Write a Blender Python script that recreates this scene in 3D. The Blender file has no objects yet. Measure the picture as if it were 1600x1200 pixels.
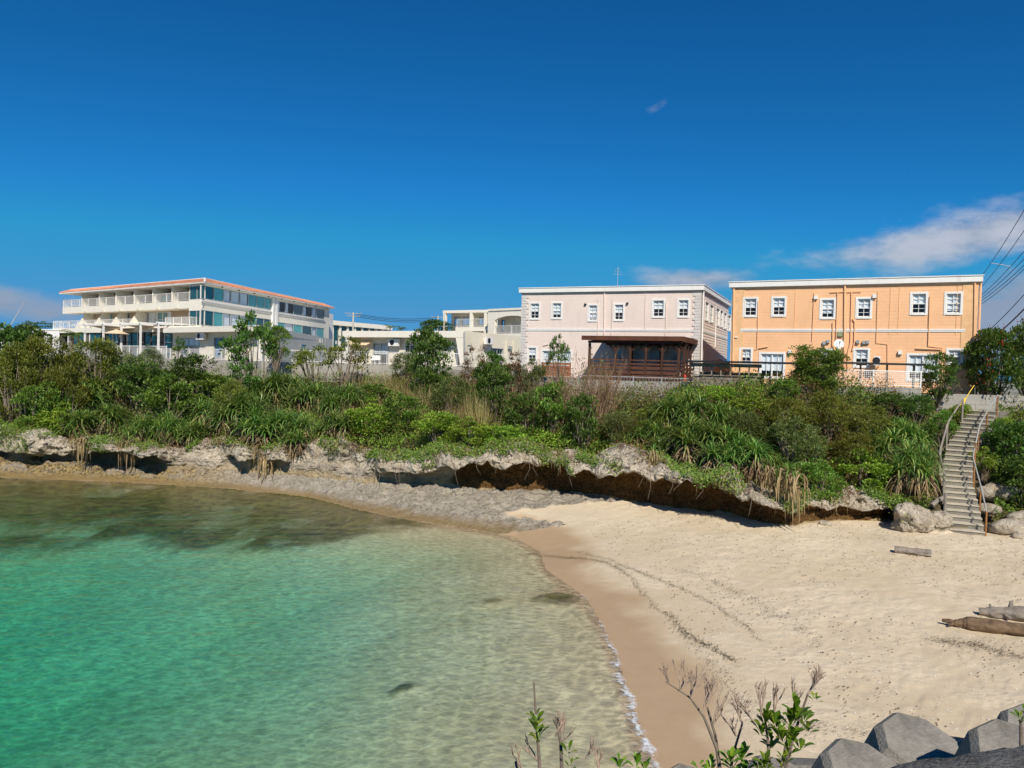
import bpy, math, random
import numpy as np
from mathutils import Vector, Matrix

random.seed(7)
rng = np.random.default_rng(7)
scene = bpy.context.scene
COL = scene.collection

# ------------------------------------------------------------------ camera
F_PX, CX, CY = 1180.0, 800.0, 600.0          # focal length and centre in units of a 1600 x 1200 frame
PITCH = math.atan(25.0 / F_PX)               # slightly down
ROLL = math.radians(1.6)                     # hand-held tilt
CAM = Vector((0.0, 0.0, 7.2))
_F = Vector((0, math.cos(PITCH), -math.sin(PITCH)))
_U0 = Vector((0, math.sin(PITCH), math.cos(PITCH)))
_R0 = Vector((1, 0, 0))
_R = _R0 * math.cos(ROLL) + _U0 * math.sin(ROLL)
_U = _U0 * math.cos(ROLL) - _R0 * math.sin(ROLL)
cam_data = bpy.data.cameras.new('camera')
cam = bpy.data.objects.new('camera', cam_data)
COL.objects.link(cam)
cam.matrix_world = Matrix(((_R.x, _U.x, -_F.x, CAM.x), (_R.y, _U.y, -_F.y, CAM.y), (_R.z, _U.z, -_F.z, CAM.z), (0, 0, 0, 1)))
cam_data.sensor_width = 36.0
cam_data.lens = F_PX / 1600.0 * 36.0
cam_data.clip_start = 0.1
cam_data.clip_end = 9000.0
scene.camera = cam

# ------------------------------------------------------------------ light, sky, exposure
SUN_EL = math.radians(42.0)
SUN_DIR = Vector((0.15, -1.0, 0.0)).normalized()      # horizontal direction towards the sun: behind the camera
sun_vec = Vector((SUN_DIR.x * math.cos(SUN_EL), SUN_DIR.y * math.cos(SUN_EL), math.sin(SUN_EL)))
sl = bpy.data.lights.new('sun', 'SUN')
sl.energy = 4.6
sl.angle = math.radians(0.53)
sl.color = (1.0, 0.93, 0.82)
so = bpy.data.objects.new('sun', sl)
COL.objects.link(so)
so.rotation_euler = sun_vec.to_track_quat('Z', 'Y').to_euler()
scene.view_settings.view_transform = 'Standard'
scene.view_settings.look = 'None'
scene.view_settings.exposure = 0.15
scene.view_settings.gamma = 1.0
scene.view_settings.use_curve_mapping = False
scene.render.engine = 'CYCLES'
scene.cycles.use_denoising = True
scene.cycles.max_bounces = 6
scene.cycles.diffuse_bounces = 3
scene.cycles.glossy_bounces = 3
scene.cycles.volume_bounces = 0
scene.cycles.transparent_max_bounces = 16
scene.cycles.caustics_reflective = False
scene.cycles.caustics_refractive = False
scene.cycles.use_adaptive_sampling = True
scene.cycles.adaptive_threshold = 0.03
scene.cycles.sample_clamp_indirect = 6.0


class NT:
    """tiny node-tree builder"""
    def __init__(self, tree):
        self.t = tree
        tree.nodes.clear()
    def n(self, typ, ins=None, **props):
        nd = self.t.nodes.new(typ)
        for k, v in props.items():
            setattr(nd, k, v)
        for k, v in (ins or {}).items():
            s = nd.inputs[k]
            if isinstance(v, bpy.types.NodeSocket):
                self.t.links.new(v, s)
            elif isinstance(v, bpy.types.Node):
                self.t.links.new(v.outputs[0], s)
            else:
                if s.type == 'RGBA' and len(v) == 3:
                    v = (*v, 1)
                s.default_value = v
        return nd
    def m(self, op, a, b=None, c=None, clamp=False):
        ins = {0: a}
        if b is not None: ins[1] = b
        if c is not None: ins[2] = c
        return self.n('ShaderNodeMath', ins, operation=op, use_clamp=clamp).outputs[0]
    def mix(self, fac, a, b, blend='MIX'):
        return self.n('ShaderNodeMix', {0: fac, 6: a, 7: b}, data_type='RGBA', blend_type=blend).outputs[2]
    def noise(self, vec, scale, detail=4, rough=0.55, w=None, dist=0.0):
        ins = {'Scale': scale, 'Detail': detail, 'Roughness': rough, 'Distortion': dist}
        if vec is not None: ins['Vector'] = vec
        return self.n('ShaderNodeTexNoise', ins).outputs['Fac']
    def ramp(self, fac, stops, interp='LINEAR'):
        nd = self.n('ShaderNodeValToRGB', {0: fac})
        cr = nd.color_ramp
        cr.interpolation = interp
        while len(cr.elements) < len(stops): cr.elements.new(0.5)
        for e, (p, c) in zip(cr.elements, stops):
            e.position = p
            e.color = (c, c, c, 1) if isinstance(c, (int, float)) else (*c, 1)
        return nd.outputs[0]
    def sstep(self, x, a, b):
        return self.n('ShaderNodeMapRange', {0: x, 1: a, 2: b, 3: 0.0, 4: 1.0}, interpolation_type='SMOOTHSTEP').outputs[0]


world = bpy.data.worlds.new('World')
scene.world = world
world.use_nodes = True
W = NT(world.node_tree)
sky = W.n('ShaderNodeTexSky')
sky.sky_type = 'NISHITA'
sky.sun_disc = False
sky.sun_elevation = SUN_EL
sky.sun_rotation = math.atan2(SUN_DIR.x, SUN_DIR.y)
sky.altitude = 0.0
sky.air_density = 1.0
sky.dust_density = 0.0
sky.ozone_density = 3.0
tint = W.mix(1.0, sky.outputs[0], (0.24, 0.78, 1.10), 'MULTIPLY')
hs = W.n('ShaderNodeHueSaturation', {'Hue': 0.5, 'Saturation': 1.04, 'Value': 0.58, 'Color': tint})
gam = W.n('ShaderNodeGamma', {0: hs.outputs[0], 1: 1.16})
tc = W.n('ShaderNodeTexCoord')
sep = W.n('ShaderNodeSeparateXYZ', {0: tc.outputs['Generated']})
dx, dy, dz = sep.outputs[0], sep.outputs[1], sep.outputs[2]
az = W.m('ARCTAN2', dx, dy)
el = W.m('DIVIDE', dz, W.m('SQRT', W.m('MAXIMUM', W.m('SUBTRACT', 1.0, W.m('MULTIPLY', dz, dz)), 0.0001)))
comb = W.n('ShaderNodeCombineXYZ', {0: az, 1: W.m('MULTIPLY', el, 2.2), 2: 0.37})
n1 = W.noise(comb.outputs[0], 7.0, 5, 0.6)
def blob(ax, ex, sa, se, tilt, amp):
    da = W.m('MULTIPLY', W.m('SUBTRACT', az, ax), 1.0)
    de = W.m('MULTIPLY', W.m('SUBTRACT', W.m('SUBTRACT', el, ex), W.m('MULTIPLY', da, tilt)), 1.0 / se)
    r = W.m('ADD', W.m('MULTIPLY', W.m('MULTIPLY', da, da), 1.0 / sa ** 2), W.m('MULTIPLY', de, de))
    return W.m('MULTIPLY', W.m('EXPONENT', W.m('MULTIPLY', r, -1.0)), amp)
# low clouds: four in view, and a thin band of the same kind all round the horizon
blobs = [(0.58, 0.168, 0.27, 0.036, 0.14, 0.58), (0.60, 0.080, 0.11, 0.055, 0.1, 0.78), (0.235, 0.118, 0.10, 0.020, 0.0, 0.55), (-0.60, 0.058, 0.13, 0.020, -0.10, 0.47), (0.18, 0.345, 0.034, 0.016, 0.5, 0.29)]
acc = W.m('MULTIPLY', W.m('EXPONENT', W.m('MULTIPLY', W.m('POWER', W.m('MULTIPLY', W.m('SUBTRACT', el, 0.10), 14.0), 2.0), -1.0)), W.m('MULTIPLY', W.sstep(W.m('ABSOLUTE', az), 0.75, 1.0), 0.42))
for b in blobs:
    acc = W.m('MAXIMUM', acc, blob(*b))
dens = W.sstep(W.m('ADD', n1, acc), 0.72, 1.10)
ccol = W.mix(W.m('MULTIPLY', W.sstep(n1, 0.40, 0.62), W.sstep(el, 0.04, 0.17)), (2.7, 3.15, 4.1), (5.0, 5.2, 5.8))
base = W.mix(1.0, gam.outputs[0], (0.68, 2.8, 5.5), 'DARKEN')
skyc = W.mix(W.m('MULTIPLY', dens, 0.85), base, ccol)
bg = W.n('ShaderNodeBackground', {0: skyc, 1: 0.10})
W.n('ShaderNodeOutputWorld', {0: bg.outputs[0]})
world.cycles.sampling_method = 'MANUAL'
world.cycles.sample_map_resolution = 512


# ------------------------------------------------------------------ pixel <-> world helpers (real depths are chosen by hand)
def ray(px, py):
    return _F + _R * ((px - CX) / F_PX) - _U * ((py - CY) / F_PX)
def at(px, py, Y):
    r = ray(px, py)
    return CAM + r * (Y / r.y)
def on_z(px, py, z):
    r = ray(px, py)
    return CAM + r * ((z - CAM.z) / r.z)
def project(p):
    v = Vector(p) - CAM
    d = v.dot(_F)
    return CX + F_PX * v.dot(_R) / d, CY - F_PX * v.dot(_U) / d

# ------------------------------------------------------------------ numpy noise
def _hash(ix, iy, iz):
    h = (ix * 374761393 + iy * 668265263 + iz * 1274126177) & 0xFFFFFFFF
    h = ((h ^ (h >> 13)) * 1103515245) & 0xFFFFFFFF
    h = ((h ^ (h >> 16)) * 2246822519) & 0xFFFFFFFF
    return ((h ^ (h >> 15)) & 0xFFFFFF) / float(0xFFFFFF)
def vnoise(x, y, z=0.0):
    x, y, z = np.broadcast_arrays(np.asarray(x, float), np.asarray(y, float), np.asarray(z, float))
    ix, iy, iz = (np.floor(a).astype(np.int64) for a in (x, y, z))
    fx, fy, fz = x - ix, y - iy, z - iz
    fx, fy, fz = (a * a * (3 - 2 * a) for a in (fx, fy, fz))
    def L(a, b, t): return a + (b - a) * t
    c = [_hash(ix + i, iy + j, iz + k) for i in (0, 1) for j in (0, 1) for k in (0, 1)]
    return L(L(L(c[0], c[1], fz), L(c[2], c[3], fz), fy), L(L(c[4], c[5], fz), L(c[6], c[7], fz), fy), fx)
def fbm(x, y, z=0.0, o=4, gain=0.5):
    s, a, f, tot = 0.0, 1.0, 1.0, 0.0
    for i in range(o):
        s = s + a * (vnoise(np.asarray(x) * f + 17.3 * i, np.asarray(y) * f + 5.1 * i, np.asarray(z) * f + 9.7 * i) - 0.5)
        tot += a; a *= gain; f *= 2.03
    return s / tot * 2
def ridged(x, y, z=0.0, o=4):
    s, a, f, tot = 0.0, 1.0, 1.0, 0.0
    for i in range(o):
        s = s + a * (1 - np.abs(2 * vnoise(np.asarray(x) * f + 31.3 * i, np.asarray(y) * f + 7.1 * i, np.asarray(z) * f + 3.7 * i) - 1))
        tot += a; a *= 0.55; f *= 2.1
    return s / tot

# ------------------------------------------------------------------ object helpers
def tag(o, label=None, cat=None, group=None, kind=None):
    if label: o['label'] = label
    if cat: o['category'] = cat
    if group: o['group'] = group
    if kind: o['kind'] = kind
    return o
def empty(name, loc, label=None, cat=None, group=None, rz=0.0):
    o = bpy.data.objects.new(name, None)
    COL.objects.link(o)
    o.location = loc
    o.rotation_euler = (0, 0, rz)
    o.empty_display_size = 0.2
    return tag(o, label, cat, group)
def link(name, mesh, parent=None):
    o = bpy.data.objects.new(name, mesh)
    COL.objects.link(o)
    if parent is not None: o.parent = parent
    return o
def mesh_np(name, v, f, mat=None, smooth=False):
    """v: (N,3) array, f: (M,k) int array (all faces the same size) or list of lists"""
    me = bpy.data.meshes.new(name)
    v = np.asarray(v, dtype=np.float32)
    if isinstance(f, np.ndarray):
        k = f.shape[1]
        me.vertices.add(len(v)); me.vertices.foreach_set('co', v.ravel())
        me.loops.add(f.size); me.loops.foreach_set('vertex_index', f.ravel().astype(np.int32))
        me.polygons.add(len(f))
        me.polygons.foreach_set('loop_start', np.arange(0, f.size, k, dtype=np.int32))
        me.polygons.foreach_set('loop_total', np.full(len(f), k, dtype=np.int32))
        me.update(calc_edges=True)
    else:
        me.from_pydata(v.tolist(), [], f)
        me.update()
    if smooth:
        me.polygons.foreach_set('use_smooth', np.ones(len(me.polygons), dtype=bool))
    if mat: me.materials.append(mat)
    return me
def world_parent_offset(parent):
    """Empties used as roots of hand-placed things carry a location only"""
    o = Vector((0, 0, 0))
    while parent is not None:
        o += parent.location
        parent = parent.parent
    return o

class MB:
    """mesh builder in world (or local) coordinates"""
    def __init__(s):
        s.v, s.f = [], []
    def quad(s, a, b, c, d):
        n = len(s.v); s.v += [tuple(a), tuple(b), tuple(c), tuple(d)]; s.f.append((n, n + 1, n + 2, n + 3)); return s
    def poly(s, pts):
        n = len(s.v); s.v += [tuple(p) for p in pts]; s.f.append(tuple(range(n, n + len(pts)))); return s
    def hexa(s, P):
        """8 corners: bottom 0-3 then top 4-7"""
        n = len(s.v); s.v += [tuple(p) for p in P]
        for q in ((3, 2, 1, 0), (4, 5, 6, 7), (0, 1, 5, 4), (1, 2, 6, 5), (2, 3, 7, 6), (3, 0, 4, 7)):
            s.f.append(tuple(n + i for i in q))
        return s
    def box(s, x0, x1, y0, y1, z0, z1):
        return s.hexa([(x0, y0, z0), (x1, y0, z0), (x1, y1, z0), (x0, y1, z0), (x0, y0, z1), (x1, y0, z1), (x1, y1, z1), (x0, y1, z1)])
    def prism(s, pts, z0, z1):
        n = len(pts); b = len(s.v)
        s.v += [(p[0], p[1], z0) for p in pts] + [(p[0], p[1], z1) for p in pts]
        s.f.append(tuple(b + i for i in reversed(range(n)))); s.f.append(tuple(b + n + i for i in range(n)))
        for i in range(n):
            j = (i + 1) % n
            s.f.append((b + i, b + j, b + n + j, b + n + i))
        return s
    def tube(s, pts, r, n=6, cap=True):
        pts = [Vector(p) for p in pts]
        rs = r if isinstance(r, (list, tuple)) else [r] * len(pts)
        b = len(s.v); up = Vector((0.13, 0.27, 1)).normalized()
        for i, p in enumerate(pts):
            d = (pts[min(i + 1, len(pts) - 1)] - pts[max(i - 1, 0)])
            d = d.normalized() if d.length > 1e-9 else Vector((0, 0, 1))
            a = d.cross(up)
            if a.length < 0.05: a = d.cross(Vector((1, 0, 0)))
            a.normalize(); c = d.cross(a)
            for k in range(n):
                t = 2 * math.pi * k / n
                q = p + (a * math.cos(t) + c * math.sin(t)) * rs[i]
                s.v.append((q.x, q.y, q.z))
        for i in range(len(pts) - 1):
            for k in range(n):
                k2 = (k + 1) % n
                s.f.append((b + i * n + k, b + i * n + k2, b + (i + 1) * n + k2, b + (i + 1) * n + k))
        if cap:
            s.f.append(tuple(b + k for k in reversed(range(n))))
            e = b + (len(pts) - 1) * n
            s.f.append(tuple(e + k for k in range(n)))
        return s
    def build(s, name, mat, parent=None, smooth=False, local=False):
        off = Vector((0, 0, 0)) if local else world_parent_offset(parent)
        me = bpy.data.meshes.new(name)
        me.from_pydata([(a - off.x, b - off.y, c - off.z) for a, b, c in s.v], [], s.f)
        me.update()
        if smooth: me.polygons.foreach_set('use_smooth', np.ones(len(me.polygons), dtype=bool))
        if mat: me.materials.append(mat)
        return link(name, me, parent)

class Frame:
    """vertical facade plane from plan point p0 to p1; s along, n outward (to the viewer's side), z up"""
    def __init__(s, p0, p1, flip=False):
        s.o = Vector((p0[0], p0[1], 0)); d = Vector((p1[0] - p0[0], p1[1] - p0[1], 0))
        s.L = d.length; s.u = d / s.L
        s.n = Vector((s.u.y, -s.u.x, 0))
        if flip: s.n = -s.n
    def p(s, a, n, z):
        q = s.o + s.u * a + s.n * n
        return Vector((q.x, q.y, z))
    def box(s, mb, a0, a1, n0, n1, z0, z1):
        P = [s.p(a0, n1, z0), s.p(a1, n1, z0), s.p(a1, n0, z0), s.p(a0, n0, z0), s.p(a0, n1, z1), s.p(a1, n1, z1), s.p(a1, n0, z1), s.p(a0, n0, z1)]
        return mb.hexa(P)
    def pix(s, px, py, n=0.0):
        r = ray(px, py); o = s.o + s.n * n
        k = (o - CAM).dot(s.n) / r.dot(s.n)
        h = CAM + r * k
        return (h - s.o).dot(s.u), h.z
    def rect(s, x0, y0, x1, y1, n=0.0):
        ym, xm = (y0 + y1) / 2, (x0 + x1) / 2
        a0, a1 = s.pix(x0, ym, n)[0], s.pix(x1, ym, n)[0]
        z1, z0 = s.pix(xm, y0, n)[1], s.pix(xm, y1, n)[1]
        return a0, a1, z0, z1

# ------------------------------------------------------------------ materials
MATS = {}
def mat_plain(name, col, rough=0.7, var=0.12, scale=1.5, bump=0.0, bscale=30.0, spec=0.4, metal=0.0, stain=0.0, stain_col=(0.15, 0.13, 0.10)):
    m = bpy.data.materials.new(name); m.use_nodes = True
    T = NT(m.node_tree)
    pos = T.n('ShaderNodeTexCoord').outputs['Object']
    a = T.noise(pos, scale, 5, 0.6)
    b = T.noise(pos, scale * 9, 3, 0.6)
    f = T.m('ADD', T.m('MULTIPLY', a, 0.65), T.m('MULTIPLY', b, 0.35))
    c0 = tuple(max(0, c * (1 - var)) for c in col); c1 = tuple(min(1, c * (1 + var)) for c in col)
    c = T.mix(T.sstep(f, 0.3, 0.7), c0, c1)
    if stain > 0:
        st = T.n('ShaderNodeMapping', {'Vector': pos, 'Scale': (2.2, 2.2, 0.25)})
        sn = T.noise(st.outputs[0], 1.3, 6, 0.65)
        c = T.mix(T.m('MULTIPLY', T.sstep(sn, 0.5, 0.75), stain), c, stain_col)
    ins = {'Base Color': c, 'Roughness': rough, 'Specular IOR Level': spec, 'Metallic': metal}
    if bump > 0:
        bn = T.n('ShaderNodeBump', {'Strength': bump, 'Distance': 0.02, 'Height': T.noise(pos, bscale, 4, 0.6)})
        ins['Normal'] = bn.outputs[0]
    p = T.n('ShaderNodeBsdfPrincipled', ins)
    T.n('ShaderNodeOutputMaterial', {0: p.outputs[0]})
    MATS[name] = m
    return m
def mat_leaf(name, c1, c2, c3=None, trans=0.3, rough=0.5, objvar=0.25):
    m = bpy.data.materials.new(name); m.use_nodes = True
    T = NT(m.node_tree)
    g = T.n('ShaderNodeNewGeometry')
    rnd = g.outputs['Random Per Island']
    c = T.ramp(rnd, [(0.0, c1), (0.7, c2), (1.0, c3 or c2)])
    oi = T.n('ShaderNodeObjectInfo').outputs['Random']
    pos = g.outputs['Position']
    big = T.noise(pos, 0.8, 3, 0.5)
    val = T.m('ADD', T.m('MULTIPLY', T.m('SUBTRACT', oi, 0.5), objvar * 1.4), T.m('ADD', 1.0, T.m('MULTIPLY', T.m('SUBTRACT', big, 0.5), 0.7)))
    hsv = T.n('ShaderNodeHueSaturation', {'Hue': T.m('ADD', 0.5, T.m('MULTIPLY', T.m('SUBTRACT', oi, 0.5), 0.03)), 'Value': val, 'Color': c})
    p = T.n('ShaderNodeBsdfPrincipled', {'Base Color': hsv.outputs[0], 'Roughness': rough, 'Specular IOR Level': 0.35})
    t = T.n('ShaderNodeBsdfTranslucent', {'Color': T.mix(1.0, hsv.outputs[0], (1.25, 1.2, 0.6), 'MULTIPLY')})
    mx = T.n('ShaderNodeMixShader', {0: trans, 1: p.outputs[0], 2: t.outputs[0]})
    T.n('ShaderNodeOutputMaterial', {0: mx.outputs[0]})
    MATS[name] = m
    return m
def mat_glass(name, tint, refl=0.10, trans=0.75):
    m = bpy.data.materials.new(name); m.use_nodes = True
    T = NT(m.node_tree)
    lw = T.n('ShaderNodeLayerWeight', {0: 0.5}).outputs['Facing']
    fr = T.m('POWER', lw, 5.0)
    tr = T.n('ShaderNodeBsdfTransparent', {0: tint})
    gl = T.n('ShaderNodeBsdfGlossy', {0: (0.9, 0.95, 1.0), 1: 0.02})
    f = T.m('ADD', T.m('MULTIPLY', fr, 0.9), refl, clamp=True)
    mx = T.n('ShaderNodeMixShader', {0: f, 1: tr.outputs[0], 2: gl.outputs[0]})
    T.n('ShaderNodeOutputMaterial', {0: mx.outputs[0]})
    MATS[name] = m
    return m

# ================================================================== TERRAIN
def tw(p): return (p.x / p.y, p.y)
shore_w = [on_z(x, y, 0.0) for x, y in [(-900, 724), (-400, 736), (0, 747), (80, 750), (160, 752), (250, 757), (380, 766), (480, 777), (560, 797), (640, 813), (700, 822), (800, 838), (843, 862), (852, 890), (915, 935), (958, 1015), (985, 1100), (1018, 1190)]]
shore_w = [Vector((-120, 55, 0))] + shore_w + [Vector((3.0, 10.5, 0)), Vector((3.6, 7.0, 0)), Vector((4.6, 4.0, 0)), Vector((8, 2.0, 0))]
SH = np.array([(p.x, p.y) for p in shore_w])
sh_t, sh_d = SH[:, 0] / SH[:, 1], SH[:, 1]
foot_px = [(-900, 690, .9), (-400, 705, .9), (0, 716, .9), (110, 722, .7), (250, 735, .6), (380, 738, .7), (480, 745, .9), (560, 752, 1.0), (650, 757, 1.1), (730, 765, 1.2), (850, 768, 1.2), (930, 778, 1.2),
           (1000, 787, 1.2), (1100, 801, 1.2), (1190, 816, 1.2), (1245, 823, 1.2), (1300, 815, 1.2), (1390, 812, 1.2), (1440, 835, 1.2), (1470, 838, 1.2), (1560, 838, 1.2), (1640, 834, 1.3), (2400, 830, 1.3)]
fw = [on_z(a, b, c) for a, b, c in foot_px]
ft_t = np.array([p.x / p.y for p in fw]); ft_d = np.array([p.y for p in fw]); ft_z = np.array([p.z for p in fw])
FT = np.array([(p.x, p.y) for p in fw])
KP = np.array([-900, 0, 110, 250, 380, 480, 560, 650, 730, 850, 930, 1000, 1100, 1190, 1245, 1300, 1390, 1440, 1470, 1560, 1640, 2400])
K_RZ = np.array([2.7, 2.6, 2.1, 2.2, 2.65, 2.6, 2.8, 2.9, 3.2, 3.4, 3.35, 3.45, 3.2, 2.75, 2.45, 2.5, 2.1, 1.8, 1.6, 1.7, 2.1, 2.3])
K_RD = np.array([1.5, 1.5, 1.5, 1.3, 1.2, 1.3, 1.5, 1.5, 1.6, 1.5, 1.5, 1.5, 1.4, 1.2, 1.0, .9, .9, .9, .8, 1.2, 2.0, 3.0])
K_WD = np.array([85, 80, 76, 72, 67, 66, 64, 60, 52, 45, 43.6, 43, 41.5, 40, 39, 38.3, 38, 38.5, 38.8, 39.2, 39, 39.])
K_WZ = np.array([6.8, 6.8, 6.8, 6.2, 5.6, 5.6, 5.6, 5.5, 5.6, 5.6, 5.5, 5.5, 6.2, 6.4, 6.4, 6.3, 6.1, 5.8, 5.6, 5.6, 5.8, 5.8])
K_PZ = np.array([7.2, 7.2, 7.2, 7.2, 7.2, 7.2, 7.2, 7.1, 6.9, 6.7, 6.6, 6.6, 6.7, 6.7, 6.7, 6.7, 6.6, 6.4, 6.3, 6.3, 6.4, 6.5])
def col_of(t): return 800 + t * F_PX
def dist_line(SH, x, y):
    best = np.full(np.shape(x), 1e9)
    for i in range(len(SH) - 1):
        a, b = SH[i], SH[i + 1]; ab = b - a
        k = np.clip(((x - a[0]) * ab[0] + (y - a[1]) * ab[1]) / (ab @ ab), 0, 1)
        best = np.minimum(best, np.hypot(x - a[0] - k * ab[0], y - a[1] - k * ab[1]))
    return best
def ground_z(x, y, detail=True):
    """returns z and masks"""
    x = np.asarray(x, float); y = np.asarray(y, float)
    t = x / np.maximum(y, 0.5); px = col_of(t)
    sd = np.interp(t, sh_t, sh_d); fd = np.interp(t, ft_t, ft_d); fz = np.interp(t, ft_t, ft_z)
    rz = np.interp(px, KP, K_RZ); rd = fd + np.interp(px, KP, K_RD)
    wd = np.interp(px, KP, K_WD); wz = np.interp(px, KP, K_WZ); pz = np.interp(px, KP, K_PZ)
    ds = dist_line(SH, x, y)
    land = y > sd
    df = dist_line(FT, x, y)
    k = ds / np.maximum(ds + df, 0.01)
    zb = fz * np.where(y > fd, 1.0, k)
    f1, f2 = fd + 0.5, rd + 0.9
    z = np.where(y < f1, zb, fz + (rz - 0.35 - fz) * np.clip((y - f1) / (f2 - f1), 0, 1))
    kk = np.clip((y - f2) / (wd - f2), 0, 1)
    z = np.where(y > f2, rz - 0.35 + (wz - rz + 0.35) * kk, z)
    z = np.where(y > wd, wz + (pz - wz) * np.clip((y - wd - 1.2) / 1.0, 0, 1), z)
    zs = -np.minimum(3.4, 0.085 * ds + 0.0075 * ds ** 2)
    zs = zs - 0.35 * np.clip(ds / 2.0, 0, 1) * np.clip((640 - px) / 160, 0, 1)
    z = np.where(land, z, zs)
    hill = (y > f1) & (y < wd) & land
    return z, dict(land=land, ds=ds, fd=fd, sd=sd, px=px, hill=hill, plat=(y >= wd) & land, f1=f1, f2=f2, wd=wd, fz=fz)
def gz(x, y): return float(ground_z(np.array([x]), np.array([y]))[0][0])
def on_ground(px, py):
    """first hit of a pixel ray with the terrain"""
    r = ray(px, py); ys = np.linspace(8, 140, 2600)
    k = ys / r.y
    P = np.array(CAM)[None] + np.array(r)[None] * k[:, None]
    z, _ = ground_z(P[:, 0], P[:, 1])
    i = np.argmax(P[:, 2] <= z)
    if P[i, 2] > z[i]: i = len(ys) - 1
    return Vector(P[i])

tt = np.concatenate([np.linspace(-6, -0.95, 26), np.linspace(-0.92, 0.82, 470), np.linspace(0.86, 6, 24)])
dd = np.concatenate([np.linspace(1.5, 9.5, 14), np.linspace(10, 30, 150), np.linspace(30.12, 50, 170), np.linspace(50.6, 90, 50), np.geomspace(93, 5000, 24)])
TT, DD = np.meshgrid(tt, dd)
GX, GY = TT * DD, DD
GZ, GM = ground_z(GX, GY)
px_, ds_, land_ = GM['px'], GM['ds'], GM['land']
# masks
nz = fbm(GX * 0.35, GY * 0.35, 3.1, 4)
# rock pavement: everything west of the sand wedge, a tongue along the water and a pebble strip along the cliff foot
_v = np.stack([GX - CAM.x, GY - CAM.y, GZ - CAM.z], -1); _d = _v @ np.array(_F)
QX, QY = CX + F_PX * (_v @ np.array(_R)) / _d, CY - F_PX * (_v @ np.array(_U)) / _d
QX = QX + 14 * nz; QY = QY + 4 * fbm(GX * 1.3, GY * 1.3, 2.0, 3)
strip = (QX < 1010) & (QY < np.interp(QX, [780, 820, 900, 960, 1010], [801, 796, 787, 783, 779]))
tongue = (QX < 885) & (QY > np.interp(QX, [775, 800, 885], [800, 804, 820])) & (QY < np.interp(QX, [700, 760, 790, 830, 885], [840, 838, 834, 829, 821]))
shelf = np.where((QX < 770) | strip | tongue, 1.0, 0.0) * land_
shelf = np.where(GM['hill'] | GM['plat'], 0, shelf)
soil = np.where(GM['hill'] & (GY > GM['f1'] + 0.2), 1.0, 0.0)
plat = np.where(GM['plat'], 1.0, 0.0)
wetw = 2.2 + 1.1 * nz + 0.4 * fbm(GX * 1.5, GY * 1.5, 7.0, 3) - 1.2 * np.clip((850 - px_) / 200, 0, 1)
wet = np.clip((wetw - ds_) / 1.1, 0, 1) * land_ * (1 - shelf)
wet = np.where(~land_, 1.0, wet)
# weed-covered reef under water close to the cliff, and single patches of weed on the sand bottom
reef_w = np.interp(px_, [-900, 0, 250, 420, 500, 560, 640, 710], [11, 11, 10.4, 9.8, 8.2, 6.0, 3.0, 0.3])
reef_n = fbm(GX * 0.22, GY * 0.22, 8.0, 4)
reef = np.clip((reef_w + 2.4 * reef_n * np.clip(reef_w / 6, 0, 1) + 1.0 - (GM['sd'] - GY)) / 4.5, 0, 1) * (~land_) * np.clip(0.9 + 0.9 * fbm(GX * 0.5, GY * 0.5, 4.0, 3), 0.6, 1)
for (qx, qy, rx, ry, zz) in [(630, 1077, .45, .3, -.6), (868, 938, .9, .75, -.1), (770, 944, .5, .35, -.3)]:
    c = on_z(qx, qy, zz)
    e = np.exp(-(((GX - c.x) / rx) ** 2 + ((GY - c.y) / ry) ** 2) ** 1.5 * (1 + 0.8 * nz))
    reef = np.maximum(reef, np.where(land_, 0, e * np.clip(0.8 + nz * .6, 0, 1)))
# relief
GZ = GZ + np.where(land_, 0.018 * fbm(GX * 1.1, GY * 1.1, 1.0, 3), 0.05 * fbm(GX * 0.6, GY * 0.6, 2.0, 3)) * np.clip(ds_ / 1.5, 0, 1)
ochre_g = shelf * np.clip((400 - px_) / 130, 0, 1)
dry = np.clip((ds_ - 3.0) / 2, 0, 1) * land_ * (1 - shelf) * (1 - soil) * (1 - plat)
GZ = GZ + dry * (0.030 * fbm(GX * 2.2, GY * 2.2, 4.0, 3) + 0.022 * fbm(GX * 6, GY * 6, 9.0, 2))
GZ = GZ + shelf * (0.22 * (ridged(GX * 0.7, GY * 1.5, 5.0, 4) - 0.6) + 0.20 * (ridged(GX * 2.3, GY * 2.6, 2.0, 3) - 0.62) + 0.12 * fbm(GX * 4, GY * 4, 2.0, 2)) * np.clip(ds_ / 1.2, 0.3, 1) * (1 + 1.3 * np.clip((400 - px_) / 130, 0, 1))
GZ = GZ + soil * 0.35 * fbm(GX * 0.4, GY * 0.4, 6.0, 3)
GZ = GZ + np.where(~land_, reef * 0.25 * ridged(GX * 0.9, GY * 0.9, 2.0, 3), 0)
GZ = np.where(~land_, np.minimum(GZ, -0.012), GZ)
nr, nc = GZ.shape
idx = np.arange(nr * nc).reshape(nr, nc)
faces = np.stack([idx[:-1, :-1], idx[:-1, 1:], idx[1:, 1:], idx[1:, :-1]], -1).reshape(-1, 4)

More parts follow.
